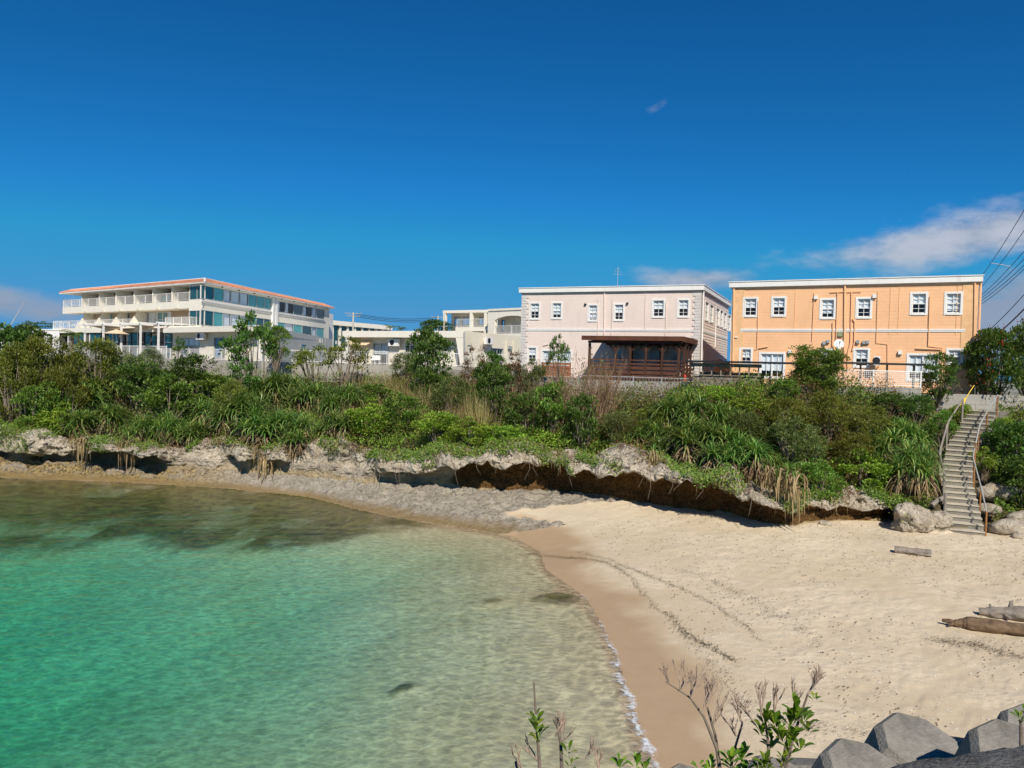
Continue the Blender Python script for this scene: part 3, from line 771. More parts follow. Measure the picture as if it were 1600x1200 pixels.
# ------------------------------------------------------------------ the two clapboard houses
def clap_house(name, label, A, B, depth, ztop, zbase, mat, wins, lows, sliders, side_wins, cornermat, lap):
    root = empty(name, (A[0], A[1], zbase), label, 'house')
    Fr = Frame(A, B); S = Fr.n * -1
    C = (B[0] + S.x * depth, B[1] + S.y * depth); D = (A[0] + S.x * depth, A[1] + S.y * depth)
    Fs = Frame(B, C); Fl = Frame(D, A); Fb = Frame(C, D)
    zr = ztop - 0.36
    holes = []
    for r in wins: holes.append(window(root, Fr, Fr.rect(*r), cur=random.choice((0.55, 0.75, 0.5, 0.92))))
    for r in lows: holes.append(window(root, Fr, Fr.rect(*r), cur=0.6))
    for r in sliders: holes.append(window(root, Fr, Fr.rect(*r), 0.12, 'slide', cur=0.75))
    mb = MB(); wall(mb, Fr, 0, Fr.L, zbase, zr, holes, lap=lap); mb.build('wall', mat, root)
    sh = []
    for r in side_wins: sh.append(window(root, Fs, Fs.rect(*r), 0.10, 'hung', cur=0))
    mb = MB(); wall(mb, Fs, 0.0, Fs.L, zbase, zr, sh, lap=0.022); mb.build('wall', mat, root)
    mb = MB(); wall(mb, Fl, 0, Fl.L, zbase, zr, [], lap=0); wall(mb, Fb, 0, Fb.L, zbase, zr, []); mb.build('wall', mat, root)
    # flat roof with white fascia
    e = 0.18
    mb = MB(); Fr.box(mb, -e, Fr.L + e, -depth - e, e, zr + 0.001, ztop - 0.05)
    rf = mb.build('roof', m_white, root)
    mb = MB(); Fr.box(mb, -e - 0.04, Fr.L + e + 0.04, -depth - e - 0.04, e + 0.04, ztop - 0.049, ztop); mb.build('coping', m_white, rf)
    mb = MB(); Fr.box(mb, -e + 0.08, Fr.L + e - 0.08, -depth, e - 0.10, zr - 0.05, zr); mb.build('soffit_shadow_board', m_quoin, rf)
    # band course between the floors, two mouldings
    zb = Fr.pix(1000 if A[0] < 5 else 1300, 515.8)[1]
    for z0, z1, pr in ((zb - 0.02, zb + 0.075, 0.05), (zb - 0.095, zb - 0.04, 0.04)):
        mb = MB(); Fr.box(mb, 0.55, Fr.L - 0.55, 0.0, pr, z0, z1); Fs.box(mb, 0.35, Fs.L - 0.2, 0.0, pr, z0, z1); mb.build('band', m_white, root)
    # corner boards / quoins
    if cornermat is m_quoin:
        for base in (0.0, Fr.L - 0.55):
            mb = MB(); z = zbase; k = 0
            while z < zr - 0.2:
                w = 0.55 if k % 2 else 0.40
                a = base if base == 0 else base + (0.55 - w)
                Fr.box(mb, a, a + w, 0.0, 0.045, z + 0.01, z + 0.19); z += 0.2; k += 1
            mb.build('quoins', m_quoin, root)
    else:
        for base in (0.0, Fr.L - 0.75):
            mb = MB(); Fr.box(mb, base, base + 0.75, 0.0, 0.03, zbase, zr - 0.06); mb.build('corner_panel', cornermat, root)
    mb = MB(); mb.tube([Fs.p(0.10, 0.10, zbase), Fs.p(0.10, 0.10, zr)], 0.055, 8); mb.build('downpipe', m_white if cornermat is m_quoin else m_orange, root)
    return root, Fr, Fs

pink, PF, PS = clap_house('pink_house', 'pale pink two-storey clapboard house with white band and quoins', (0.55, 55.2), (12.36, 50.0), 12.5, 13.05, 6.5, m_pink,
    [(826.7, 472, 844.4, 499.8), (861, 471.4, 879, 499), (917.7, 474.7, 935, 502.7), (958, 473.6, 976, 502), (1018, 467, 1039.5, 497), (1057.7, 466.4, 1078, 496.6)],
    [(823, 541, 839.5, 567), (960, 542, 974, 566), (1044, 546, 1062, 566)], [(845, 546, 894, 583), (988, 546, 1008, 585), (1013, 547, 1033, 566)],
    [(1101, 470, 1107, 502), (1108.5, 474.5, 1114.5, 505), (1118, 480, 1124, 510), (1124.6, 483.5, 1129.4, 512), (1130.2, 487, 1135, 515), (1136.5, 491, 1141.5, 518)], m_quoin, 0.003)
mb = MB(); a, z = PF.pix(946, 447); p = PF.p(a, -3.0, 12.9); mb.tube([p, p + Vector((0, 0, 1.9))], 0.018, 5)
for k, w in ((1.35, .35), (1.55, .28), (1.75, .2)): mb.tube([p + Vector((-w, 0, k)), p + Vector((w, 0, k))], 0.01, 4)
mb.build('antenna', m_grey, pink)
mb = MB(); PF.box(mb, 5.2, 9.6, -7.5, -3.5, 13.04, 13.42); mb.build('roof_box', mat_plain('faded_red_roofing', (0.30, 0.13, 0.10), 0.9), pink)
for x in (998.5, 1013.5):
    a, z = PF.pix(x, 445); mb = MB(); q = PF.p(a, -4.0, 13.0); mb.tube([q, q + Vector((0, 0, .34))], 0.05, 6).tube([q + Vector((0, 0, .34)), q + Vector((0, 0, .46))], [.16, .05], 8); mb.build('roof_vent', m_grey, pink)
pink_pipes = [([(945, 448), (944, 525)], .04), ([(935, 467), (934, 530)], .02), ([(957, 467), (955.5, 530)], .02), ([(1041, 472), (1040, 525)], .025), ([(1009, 455), (1007.5, 512)], .014), ([(849, 540), (857, 538)], .03)]
for pts, r in pink_pipes: pipe(pink, PF, pts, r, 0.05, m_pink)
for x, y in ((915, 475.5), (980.5, 474)): small_box(pink, PF, x, y, .14, .1, .14, m_dark, 'wall_lamp')
pipe(pink, PS, [(1117.5, 495), (1116, 545)], .045, 0.06, m_white, 'downpipe')

orange, OF, OS = clap_house('orange_house', 'orange two-storey clapboard house with white fascia and trimmed windows', (13.52, 47.0), (25.11, 41.0), 11.5, 12.93, 6.45, m_orange,
    [(1160.7, 464, 1184.6, 495.8), (1204.8, 463, 1229, 495), (1280.5, 465.7, 1306, 499), (1336.6, 464, 1363, 498), (1421.5, 456, 1450, 492.4), (1475, 455.7, 1504.6, 492)],
    [(1155, 543, 1176, 572), (1279.6, 544, 1303, 575), (1333, 543.5, 1359, 575), (1478, 544, 1505, 570)], [(1185.5, 550, 1227, 592), (1416, 552, 1468, 596)], [], m_orange_q, 0.006)
for pts, r in [([(1320.5, 441), (1319, 590)], .055), ([(1308.9, 456), (1306.5, 530), (1309, 545), (1309, 580)], .03), ([(1297, 456.6), (1321, 455.5)], .022), ([(1330.7, 456), (1329, 535), (1325, 550), (1324, 580)], .03), ([(1323, 456), (1346, 455.5)], .022),
               ([(1306, 498), (1301.5, 504), (1301, 540), (1305, 548)], .035), ([(1332, 498), (1335.8, 503), (1335, 535), (1332, 548)], .035),
               ([(1185, 470), (1183.5, 545), (1180, 546)], .022), ([(1272.5, 457), (1269, 533)], .018), ([(1272, 533), (1266, 548)], .014), ([(1372, 455), (1369.5, 535), (1387, 537), (1387, 575)], .018), ([(1453, 463), (1450.5, 540), (1472, 543), (1472, 553)], .025),
               ([(1431, 544.5), (1470, 546), (1470, 553)], .04), ([(1186, 544), (1200, 541.5)], .035), ([(1523.5, 436), (1521, 590)], .05), ([(1147, 449), (1145, 580)], .05)]:
    pipe(orange, OF, pts, r, 0.07, m_orange)
for x, y in ((1275, 465), (1366.5, 463), (1234.5, 549.5), (1406.5, 551)): small_box(orange, OF, x, y, .20, .20, .16, m_white, 'vent_hood')
for x, y in ((1288, 536), (1294, 533.5), (1340.5, 534), (1350, 535), (1356, 534.5)): small_box(orange, OF, x, y, .16, .18, .15, m_grey, 'floodlight')
small_box(orange, OF, 1312.5, 522, .28, .28, .12, mat_plain('green_grey_box', (0.30, 0.32, 0.18), 0.6), 'meter_box')
small_box(orange, OF, 1150.5, 527, .16, .06, .10, m_white, 'wall_tap')
ac_unit(orange, OF, OF.rect(1366, 557, 1376, 571), 0.35)
for xs in (1242.5, 1391, 1405, 1495.6): # vertical board joints
    mb = MB(); a, z = OF.pix(xs, 470); OF.box(mb, a - 0.012, a + 0.012, 0.005, 0.028, 9.2 + 0.5, 12.4); mb.build('board_joint', m_orange_q if xs > 1495 else m_orange, orange)

# satellite dish on a post before the orange house
c = OF.p(OF.pix(1314, 538)[0], 1.5, OF.pix(1314, 538, 1.5)[1])
dish = empty('satellite_dish', (c.x, c.y, 6.7), 'white round satellite dish on a post before the orange house', 'satellite dish')
mb = MB(); N = 18; rings = []
fwd = Vector((-0.25, -0.85, 0.35)).normalized(); sx = fwd.cross(Vector((0, 0, 1))).normalized(); sy = sx.cross(fwd)
for j in range(5):
    r = 0.27 * j / 4; dpt = 0.06 * (j / 4) ** 2
    rings.append([c + sx * (r * math.cos(2 * math.pi * k / N)) + sy * (r * 1.08 * math.sin(2 * math.pi * k / N)) + fwd * dpt for k in range(N)])
for j in range(4):
    for k in range(N): mb.quad(rings[j][k], rings[j][(k + 1) % N], rings[j + 1][(k + 1) % N], rings[j + 1][k])
mb.build('dish', m_white, dish, smooth=True)
mb = MB(); mb.tube([Vector((c.x, c.y, 6.5)) - fwd * 0.1, c - fwd * 0.1], .025, 8); mb.build('post', m_grey, dish)
mb = MB(); mb.tube([c - sy * .26, c + fwd * .3 - sy * .05], .012, 5).tube([c + fwd * .3 - sy * .05, c + fwd * .38 - sy * .02], .035, 8); mb.build('feed_arm', m_dark, dish)

# ------------------------------------------------------------------ brown timber pavilion before the pink house
PVo = 4.3
PV = Frame(PF.p(0, PVo, 0)[:2], PF.p(PF.L, PVo, 0)[:2])
s0, _ = PV.pix(919, 560); s1, _ = PV.pix(1061, 560)
zd = 6.98; zt = PV.pix(1040, 526.5)[1]
pav = empty('timber_pavilion', PV.p((s0 + s1) / 2, -1.5, zd), 'dark brown timber pavilion with flat roof before the pink house', 'pavilion')
D_ = 4.22
mb = MB(); PV.box(mb, s0 - .3, s1 + .3, -D_, 0.45, zt - 0.10, zt); mb.build('roof', m_brown2, pav)
mb = MB(); PV.box(mb, s0 - .32, s1 + .32, 0.451, 0.50, zt - 0.26, zt + 0.02); PV.box(mb, s1 + .301, s1 + .36, -D_, 0.45, zt - 0.30, zt + 0.02); mb.build('fascia', m_brown2, pav)
mb = MB(); PV.box(mb, s0, s1 + .1, -0.02, 0.12, zt - 0.42, zt - 0.27); PV.box(mb, s0, s1 + .1, -D_ + 0.2, -D_ + 0.34, zt - 0.42, zt - 0.27); mb.build('beam', m_brown, pav)
for k in range(int((s1 - s0) / 0.6)):
    mb = MB(); a = s0 + .2 + k * .6; PV.box(mb, a, a + .06, -D_, 0.4, zt - 0.26, zt - 0.101); mb.build('rafter', m_brown, pav)
mb = MB(); PV.box(mb, s0 - .2, s1 + .3, -D_, 0.13, zd - 0.45, zd); mb.build('deck', m_brown, pav)
posts = [s0 + .1, PV.pix(962, 560)[0], PV.pix(985, 560)[0], PV.pix(1009.5, 560)[0], PV.pix(1035, 560)[0], s1]
for i, a in enumerate(posts):
    mb = MB(); PV.box(mb, a - .07, a + .07, -0.02, 0.12, zd, zt - .43); pst = mb.build('post', m_brown, pav)
    if i:
        for sgn in (-1, 1):
            mb = MB(); mb.tube([PV.p(a, .05, zt - .95), PV.p(a + sgn * .5, .05, zt - .45)], .045, 4); mb.build('brace', m_brown, pst)
for j, nn in enumerate((-1.0, -2.0, -3.1)):
    mb = MB(); PV.box(mb, s1 + .06, s1 + .18, nn - .07, nn + .07, zd, zt - .10); mb.build('post', m_brown, pav)
for a in posts[1:4]:
    mb = MB(); PV.box(mb, a - .07, a + .07, -D_ + .2, -D_ + .34, zd, zt - .43); mb.build('post', m_brown, pav)
for k, (z0, z1) in enumerate(((-.26, .0), (.06, .26), (.34, .54), (.62, .74), (.88, .96))):
    for a, b in zip(posts[:-1], posts[1:]):
        mb = MB(); j = random.uniform(-.012, .012); PV.box(mb, a + .075, b - .075, .14 + j, .18 + j, zd + z0, zd + z1); mb.build('rail_board', m_brown2, pav)
    mb = MB(); PV.box(mb, s1 + .1, s1 + .14, -D_ + .2, -.1, zd + z0, zd + z1); mb.build('rail_board', m_brown2, pav)

# red-brown board screen and bins left of the pavilion
SCo = Frame(PF.p(0, 2.6, 0)[:2], PF.p(PF.L, 2.6, 0)[:2])
a0, _ = SCo.pix(846, 575); a1, _ = SCo.pix(892, 575)
scr = empty('board_screen', SCo.p((a0 + a1) / 2, 0, 6.5), 'rust red horizontal board screen before the pink house sliding door', 'fence')
for k in range(6):
    mb = MB(); SCo.box(mb, a0, a1, 0, .025, 6.55 + k * .19, 6.55 + k * .19 + .15); mb.build('board', m_rustfence, scr)
for a in (a0 + .05, (a0 + a1) / 2, a1 - .05):
    mb = MB(); SCo.box(mb, a - .04, a + .04, -.06, -.001, 6.4, 7.68); mb.build('post', m_rustfence, scr)
q = SCo.p(SCo.pix(840.5, 578)[0], .3, 6.5)
bn_ = empty('waste_bin', q, 'small black bin at the corner beside the red board screen', 'bin')
mb = MB(); mb.tube([q + Vector((0, 0, 0)), q + Vector((0, 0, .6))], [.2, .26], 10); mb.build('body', m_dark, bn_)
mb = MB(); mb.tube([q + Vector((0, 0, .6)), q + Vector((0, 0, .68))], [.28, .22], 10); mb.build('lid', m_dark, bn_)
# red hose reel / extinguisher by the pavilion
q = PV.p(s1 + .35, -.2, 6.6)
ex = empty('fire_extinguisher', q, 'small red extinguisher beside the pavilion right post', 'extinguisher')
mb = MB(); mb.tube([q, q + Vector((0, 0, .42))], .09, 10).tube([q + Vector((0, 0, .42)), q + Vector((0, 0, .5))], [.08, .03], 10); mb.build('body', m_red, ex)
mb = MB(); mb.tube([q + Vector((0, 0, .5)), q + Vector((0, 0, .58)), q + Vector((.12, 0, .56))], .02, 5); mb.build('valve', m_dark, ex)

# timber gate between the two houses
gp = [at(1117, 545, 50.5), at(1143, 548, 48.5)]
GF = Frame(gp[0][:2], gp[1][:2])
gate = empty('plank_gate', GF.p(GF.L / 2, 0, 6.6), 'brown plank gate between the pink and orange houses', 'gate')
k = 0.0
while k < GF.L:
    mb = MB(); GF.box(mb, k, k + .16, 0, .03, 6.6, 8.05 + 0.12 * math.sin(k * 3)); mb.build('plank', m_rustfence, gate); k += .18

# ------------------------------------------------------------------ fences and walls at the plateau edge
def fence_thing(name, label, pts, h, mat, gap, post, cat='fence', mesh=False, group=None):
    """posts and rails are parts; the thin bars of each bay are one part"""
    p0 = Vector(pts[0]); root = empty(name, p0, label, cat, group)
    for p, q in zip(pts[:-1], pts[1:]):
        p, q = Vector(p), Vector(q); d = q - p; L = d.length; u = d / L; nrm = Vector((u.y, -u.x, 0)).normalized()
        def bx(mb, c0, c1, hw, z0, z1):
            P = [c0 - nrm * hw, c1 - nrm * hw, c1 + nrm * hw, c0 + nrm * hw]
            mb.hexa([(a.x, a.y, a.z + z0) for a in P] + [(a.x, a.y, a.z + z1) for a in P])
        m = max(1, round(L / post))
        for i in range(m + 1):
            c = p + d * (i / m); mb = MB(); bx(mb, c - u * .03, c + u * .03, .03, -0.05, h + .03); mb.build('post', mat, root)
            if i < m:
                c0, c1 = p + d * (i / m) + u * .031, p + d * ((i + 1) / m) - u * .031
                mb = MB(); bx(mb, c0, c1, .022, h - .05, h); mb.build('rail', mat, root)
                mb = MB(); bx(mb, c0, c1, .018, .06, .10); mb.build('rail', mat, root)
                mb = MB(); n = max(1, int((c1 - c0).length / gap))
                for j in range(1, n):
                    cc = c0 + (c1 - c0) * (j / n); bx(mb, cc - u * .008, cc + u * .008, .008, .101, h - .051)
                if mesh:
                    zz = .1 + gap
                    while zz < h - .06: bx(mb, c0, c1, .0081 if int(zz / gap) % 2 else .009, zz - .007, zz + .007); zz += gap
                mb.build('bars', mat, root)
    return root
def retaining(name, label, pts, ztop, zbot, thick, mat, course=0.0, unit=0.0, cat='wall', kind=None):
    root = empty(name, (pts[0][0], pts[0][1], zbot), label, cat)
    for p, q in zip(pts[:-1], pts[1:]):
        Fw = Frame(p[:2], q[:2])
        if not course:
            mb = MB(); Fw.box(mb, 0, Fw.L, -thick, 0, zbot, ztop); mb.build('wall_panel', mat, root); continue
        mb = MB(); Fw.box(mb, 0, Fw.L, -thick, -.02, zbot, ztop - .005); mb.build('core', mat, root)
        z = zbot; r = 0
        while z < ztop - .01:
            z2 = min(z + course, ztop); a = -(unit / 2) * (r % 2)
            while a < Fw.L:
                b0, b1 = max(a + .008, 0), min(a + unit - .008, Fw.L)
                if b1 - b0 > .05:
                    mb = MB(); j = random.uniform(-.008, .012); Fw.box(mb, b0, b1, -.0195, .01 + j, z + .006, z2 - .006); mb.build('block', mat, root)
                a += unit
            z = z2; r += 1
    return root
def pt(px, py, Y): v = at(px, py, Y); return (v.x, v.y)
# block wall and grey rail fence before the pavilion
w0, w1 = pt(905, 600, 44.6), pt(1080, 600, 42.2)
retaining('block_wall', 'grey block wall under the rail fence before the pavilion', [w0, w1], 6.05, 4.6, .25, m_block, .2, .8)
fence_thing('rail_fence', 'thin grey metal rail fence on block wall before the pavilion', [(w0[0], w0[1] + .12, 6.05), (w1[0], w1[1] + .12, 6.05)], .85, m_grey, .16, 1.75)
# grey timber counter shed with long roof before the orange house
w2 = pt(1186, 590, 40.4); w1b = pt(1082, 600, 42.0)
CF = Frame(w1b, w2)
shed = empty('counter_shed', (w1b[0], w1b[1], 6.2), 'weathered grey timber counter shed with long low roof before the orange house', 'shed')
for k in range(3):
    mb = MB(); CF.box(mb, 0, CF.L, 0, .04, 6.48 + k * .2, 6.48 + k * .2 + .185); mb.build('board', m_grey_wood, shed)
mb = MB(); CF.box(mb, -.1, CF.L + .1, -.15, .12, 7.085, 7.14); mb.build('counter', m_grey_wood, shed)
ztp = CF.pix(1140, 564.5)[1]
for k in range(8):
    a = CF.L * (k + .02) / 7.15; mb = MB(); CF.box(mb, a, a + .06, -.04, .03, 7.141, ztp - .32); mb.build('post', m_grey_wood, shed)
mb = MB(); CF.box(mb, -.15, CF.L + .1, -.1, .06, ztp - .319, ztp - .13); mb.build('fascia_board', m_grey_wood, shed)
rx0, rx1 = -.3, CF.pix(1242, 567)[0]
mb = MB(); CF.box(mb, rx0, rx1, -1.9, .35, ztp - .06, ztp - .012); mb.build('roof', m_grey_wood, shed)
mb = MB(); CF.box(mb, rx0 - .02, rx1 + .02, .351, .40, ztp - .10, ztp + .01); mb.build('roof_edge', m_dark, shed)
mb = MB(); CF.box(mb, 0.0, CF.L, -1.8, -1.75, 6.2, 7.3); mb.build('back_board', m_grey_wood, shed)
# long dark walkway roof edge running on to the right
wk0, wk1 = pt(1300, 567, 39.4), pt(1446, 569, 38.6)
WF = Frame(wk0, wk1)
zw_ = at(1370, 568, 39.0).z
walk = empty('walkway_roof', (wk0[0], wk0[1], 6.6), 'long thin dark walkway roof before the orange house lower windows', 'roof')
mb = MB(); WF.box(mb, 0, WF.L, -1.0, .0, zw_ - .03, zw_ + .02); mb.build('roof_sheet', m_grey_wood, walk)
mb = MB(); WF.box(mb, -.02, WF.L + .02, .001, .05, zw_ - .06, zw_ + .05); mb.build('roof_edge', m_dark, walk)
for k in range(4):
    a = .3 + (WF.L - .6) * k / 3; mb = MB(); WF.box(mb, a - .04, a + .04, -.8, -.72, 6.5, zw_ - .031); mb.build('post', m_grey_wood, walk)
# block wall with white mesh fence
w3, w4 = pt(1292, 600, 38.3), pt(1440, 600, 37.8)
retaining('block_wall', 'grey block wall under the white mesh fence', [w3, w4], 6.78, 5.3, .22, m_block, .2, .4)
fence_thing('mesh_fence', 'white square mesh fence on block wall before the orange house', [(w3[0], w3[1] + .1, 6.78), (w4[0], w4[1] + .1, 6.78)], .82, m_white, .10, 1.95, mesh=True)
# panel wall at the head of the stairs
w5, w6 = pt(1462, 625, 39.1), pt(1700, 628, 39.3)
retaining('panel_wall', 'low grey concrete panel wall behind the stair head', [w5, w6], 6.5, 5.45, .12, m_block, .52, 1.05)
# leaning grey planks
for i, (xa, ya, xb, yb) in enumerate(((1200, 622, 1204, 588), (1207, 622, 1213, 592), (1214, 618, 1222, 586))):
    p, q = at(xa, ya, 39.2), at(xb, yb, 39.9); mb = MB(); mb.tube([p, q], .07, 4)
    tag(mb.build('plank', m_grey_wood), 'grey plank leaning on the bank below the counter shed, ' + ('leftmost', 'middle', 'rightmost')[i] + ' of three', 'plank', 'planks leaning below the counter shed')

# ------------------------------------------------------------------ low cream house in the middle
CA, CB = (-16.43, 74.0), (-4.38, 67.0)
CHF = Frame(CA, CB); ch = empty('cream_bungalow', (CA[0], CA[1], 7.15), 'low cream flat-roofed bungalow with tan awning behind white railing', 'house')
back = CHF.n * -16
CC = (CB[0] + back.x, CB[1] + back.y); CD = (CA[0] + back.x, CA[1] + back.y)
CHS = Frame(CB, CC); zt_, zb_ = 10.37, 7.1
def grow(r, d): return (r[0] - d, r[1] + d, r[2] - d, r[3] + d)
WN = -1.0   # front wall stands back under the roof slab
CHW = Frame(CHF.p(0, WN, 0)[:2], CHF.p(CHF.L - 1.2, WN, 0)[:2])
h = []
h.append(window(ch, CHW, CHW.rect(583, 537, 607, 571), .06, 'slide', m_grey, cur=0.5))
h.append(window(ch, CHW, CHW.rect(632, 538, 648, 552), .06, 'slide', m_white, cur=0))
h.append(window(ch, CHW, CHW.rect(692, 537, 706, 551), .06, 'slide', m_white, cur=0.8))
mb = MB(); wall(mb, CHW, 0, CHW.L, zb_, zt_ - .6, h); mb.build('wall', m_cream, ch)
hs_ = [window(ch, CHS, CHS.rect(729.5, 539, 735, 575), .05, 'plain', m_grey, cur=0), window(ch, CHS, CHS.rect(768, 544, 786, 566), .06, 'slide', m_grey, cur=0)]
mb = MB(); wall(mb, CHS, 0, CHS.L, zb_, zt_ - .01, hs_, n=-.02); Fb = Frame(CC, CD); wall(mb, Fb, 0, Fb.L, zb_, zt_ - .6); Fl = Frame(CD, CA); wall(mb, Fl, 0, Fl.L, zb_, zt_ - .6, n=-.5); mb.build('wall', m_cream, ch)
mb = MB(); CHF.box(mb, -.4, CHF.L - .03, -15.9, .0, zt_ - .6, zt_); mb.build('roof', m_cream2, ch)
P = [CHF.p(CHF.L - .25, -.02, zb_), CHF.p(CHF.L - .03, -.02, zb_), CHF.p(CHF.L - .03, -1.05, zb_), CHF.p(CHF.L - .25, -1.05, zb_)]
P2 = [CHF.p(CHF.L - .25, -.02, zt_ - .601), CHF.p(CHF.L - .03, -.02, zt_ - .601), CHF.p(CHF.L - .03, -1.05, zt_ - .601), CHF.p(CHF.L - .25, -1.05, zt_ - .601)]
P2[0] = CHF.p(CHF.L - .9, -.02, zt_ - .601); P2[3] = CHF.p(CHF.L - .9, -1.05, zt_ - .601)
mb = MB(); mb.hexa(P + P2); mb.build('wing_wall', m_cream2, ch)
r = CHW.rect(556, 532, 584, 540); mb = MB()
mb.hexa([CHW.p(r[0], 1.1, r[2]), CHW.p(r[1], 1.1, r[2]), CHW.p(r[1], .02, r[3] - .03), CHW.p(r[0], .02, r[3] - .03), CHW.p(r[0], 1.1, r[2] + .03), CHW.p(r[1], 1.1, r[2] + .03), CHW.p(r[1], .02, r[3]), CHW.p(r[0], .02, r[3])])
mb.build('awning', m_beige, ch)
ac_unit(ch, CHW, CHW.rect(612.5, 530, 628, 541), .25)
ac_unit(ch, CHS, CHS.rect(752, 527, 763, 538), .25)
for x in (790, 801): pipe(ch, CHS, [(x, 532), (x, 560)], .05, .05, m_cream, 'pipe')
for x, y in ((794, 543), (797, 543.5)): small_box(ch, CHS, x, y, .25, .3, .2, m_grey, 'vent_hood')
pipe(ch, CHF, [(726, 519), (727, 560)], .07, .06, m_grey, 'downpipe')
# table and chairs seen through the railing
for k, (x, lab) in enumerate(((590, 'white plastic chair left of the pair on the bungalow terrace'), (596, 'white plastic chair right of the pair on the bungalow terrace'))):
    q = CHW.p(CHW.pix(x, 560)[0], .6, 7.15); e = empty('garden_chair', q, lab, 'chair', 'white chairs on the bungalow terrace')
    for dx_ in (-.2, .2):
        for dy_ in (-.2, .2):
            mb = MB(); mb.box(q.x + dx_ - .02, q.x + dx_ + .02, q.y + dy_ - .02, q.y + dy_ + .02, 7.15, 7.6); mb.build('leg', m_white, e)
    mb = MB(); mb.box(q.x - .24, q.x + .24, q.y - .24, q.y + .24, 7.601, 7.64); mb.build('seat', m_white, e)
    mb = MB(); mb.box(q.x - .24, q.x + .24, q.y + .2, q.y + .24, 7.641, 8.05); mb.build('backrest', m_white, e)
# terrace wall and railing running before hotel wing and bungalow
e0, e1, e2, e3 = pt(408, 575, 67.5), pt(480, 575, 65.5), pt(740, 575, 59.5), pt(850, 578, 56.5)
retaining('terrace_wall', 'stained grey concrete retaining wall below the white terrace railing', [e0, e1, e2, e3], 7.2, 4.3, .3, m_conc)
fence_thing('terrace_railing', 'long white railing on the concrete wall before the cream bungalow', [(e0[0], e0[1] + .15, 7.2), (e1[0], e1[1] + .15, 7.2), (e2[0], e2[1] + .15, 7.2), (e3[0], e3[1] + .15, 7.2)], 1.05, m_white, .13, 1.9)

# ------------------------------------------------------------------ hotel
HC, HLp, HRp = (-33.99, 83.0), (-61.31, 103.0), (-28.3, 116.0)
HL, HR = Frame(HLp, HC), Frame(HC, HRp)
hot = empty('seaside_hotel', (HC[0], HC[1], 7.2), 'white three-storey hotel with terracotta eaves and balcony rows', 'hotel')
BD = -1.9
bl = 1.6
sg = HL.pix(296, 460)[0]
HB = Frame(HL.p(bl, BD, 0)[:2], HL.p(sg, BD, 0)[:2])
part_px3 = [127.4, 154.5, 180.8, 208.8, 238, 268]
part_px2 = [123, 149, 175.5, 203.5]
HLb = HL.L
# back wall of the balconies with glazed doors
holes = []
sp3 = [HL.pix(x, 460)[0] for x in part_px3] + [sg]
for i in range(len(sp3) - 1):
    a1 = sp3[i + 1] - bl - .25; a0 = sp3[i] - bl + .5
    holes.append(window(hot, HB, (a0, a1, 13.75, 15.3), .05, 'slide', m_brown, cur=.35 if i % 3 == 1 else 0))
    if i < 4:
        holes.append(window(hot, HB, (a1 - 1.9, a1, 10.9, 12.75), .05, 'slide', m_grey, cur=0, glass=m_teal if i != 1 else m_tealdark))
ra = HL.rect(216, 485, 268, 507, BD)
nw = 4
for k in range(nw):
    w_ = (ra[1] - ra[0]) / nw
    holes.append(window(hot, HB, (ra[0] - bl + k * w_, ra[0] - bl + (k + 1) * w_ - .05, 10.95, 12.8), .06, 'hung', m_white, cur=.8))
m_recess_shade = mat_plain('tan_recess_shade', (0.40, 0.30, 0.215), 0.85, 0.12, 0.8)  # darker tan puts the balcony recess shade into the wall colour
mb = MB(); wall(mb, HB, 0, HB.L, 7.2, 15.5, holes); mb.build('wall', m_recess_shade, hot)
# other walls
holes = []
def ribbon(F, a0, a1, z0, z1, cuts, mats):
    """window strip: each light is its own framed window with a pane"""
    for k in range(len(cuts) - 1):
        b0, b1 = a0 + (a1 - a0) * cuts[k], a0 + (a1 - a0) * cuts[k + 1]
        mb = MB(); t = .045
        F.box(mb, b0, b0 + t, -.08, .02, z0, z1); F.box(mb, b1 - t, b1, -.08, .021, z0, z1); F.box(mb, b0 + t, b1 - t, -.08, .019, z1 - t, z1); F.box(mb, b0 + t, b1 - t, -.08, .019, z0, z0 + t)
        w = mb.build('window', m_grey, hot)
        g = MB(); g.quad(F.p(b0 + t, -.04, z0 + t), F.p(b1 - t, -.04, z0 + t), F.p(b1 - t, -.04, z1 - t), F.p(b0 + t, -.04, z1 - t))
        mm = mats[k % len(mats)]
        if mm == 'c':
            g.build('pane', m_glass, w); curtain(w, F, b0 + t, b1 - t, z0 + t, z1 - t, -.14, scallop=False)
        elif mm == 'h':
            g.build('pane', m_glass, w); curtain(w, F, b0 + t, b0 + (b1 - b0) * .4, z0 + t, z1 - t, -.14, scallop=False)
        else: g.build('pane', {'t': m_teal, 'd': m_tealdark}[mm], w)
    return (a0 + .01, a1 - .01, z0 + .01, z1 - .01)
def hs_of(x, y): return HR.pix(x, y)[0]
c1 = [hs_of(x, 470) for x in (314.5, 334, 349, 361, 375, 388, 401, 413, 424)]
q0, q1 = c1[0], c1[-1]
z3a, z3b = HR.pix(360, 475.5)[1], HR.pix(360, 451)[1]
holes.append(ribbon(HR, q0, q1, 13.85, 15.30, [(c - q0) / (q1 - q0) for c in c1], ['d', 't', 'c', 'c', 'c', 't', 't', 't']))
holes.append(ribbon(HR, q0, q1, 10.95, 12.60, [(c - q0) / (q1 - q0) for c in c1], ['d', 't', 'c', 'c', 'c', 't', 'd', 'd']))
c2 = [hs_of(x, 480) for x in (433, 446, 459, 473, 488, 495, 507)]
q2, q3 = c2[0], c2[-1]
holes.append(ribbon(HR, q2, q3, 13.75, 15.15, [(c - q2) / (q3 - q2) for c in c2], ['h', 'h', 'd', 'h', 'c', 'd']))
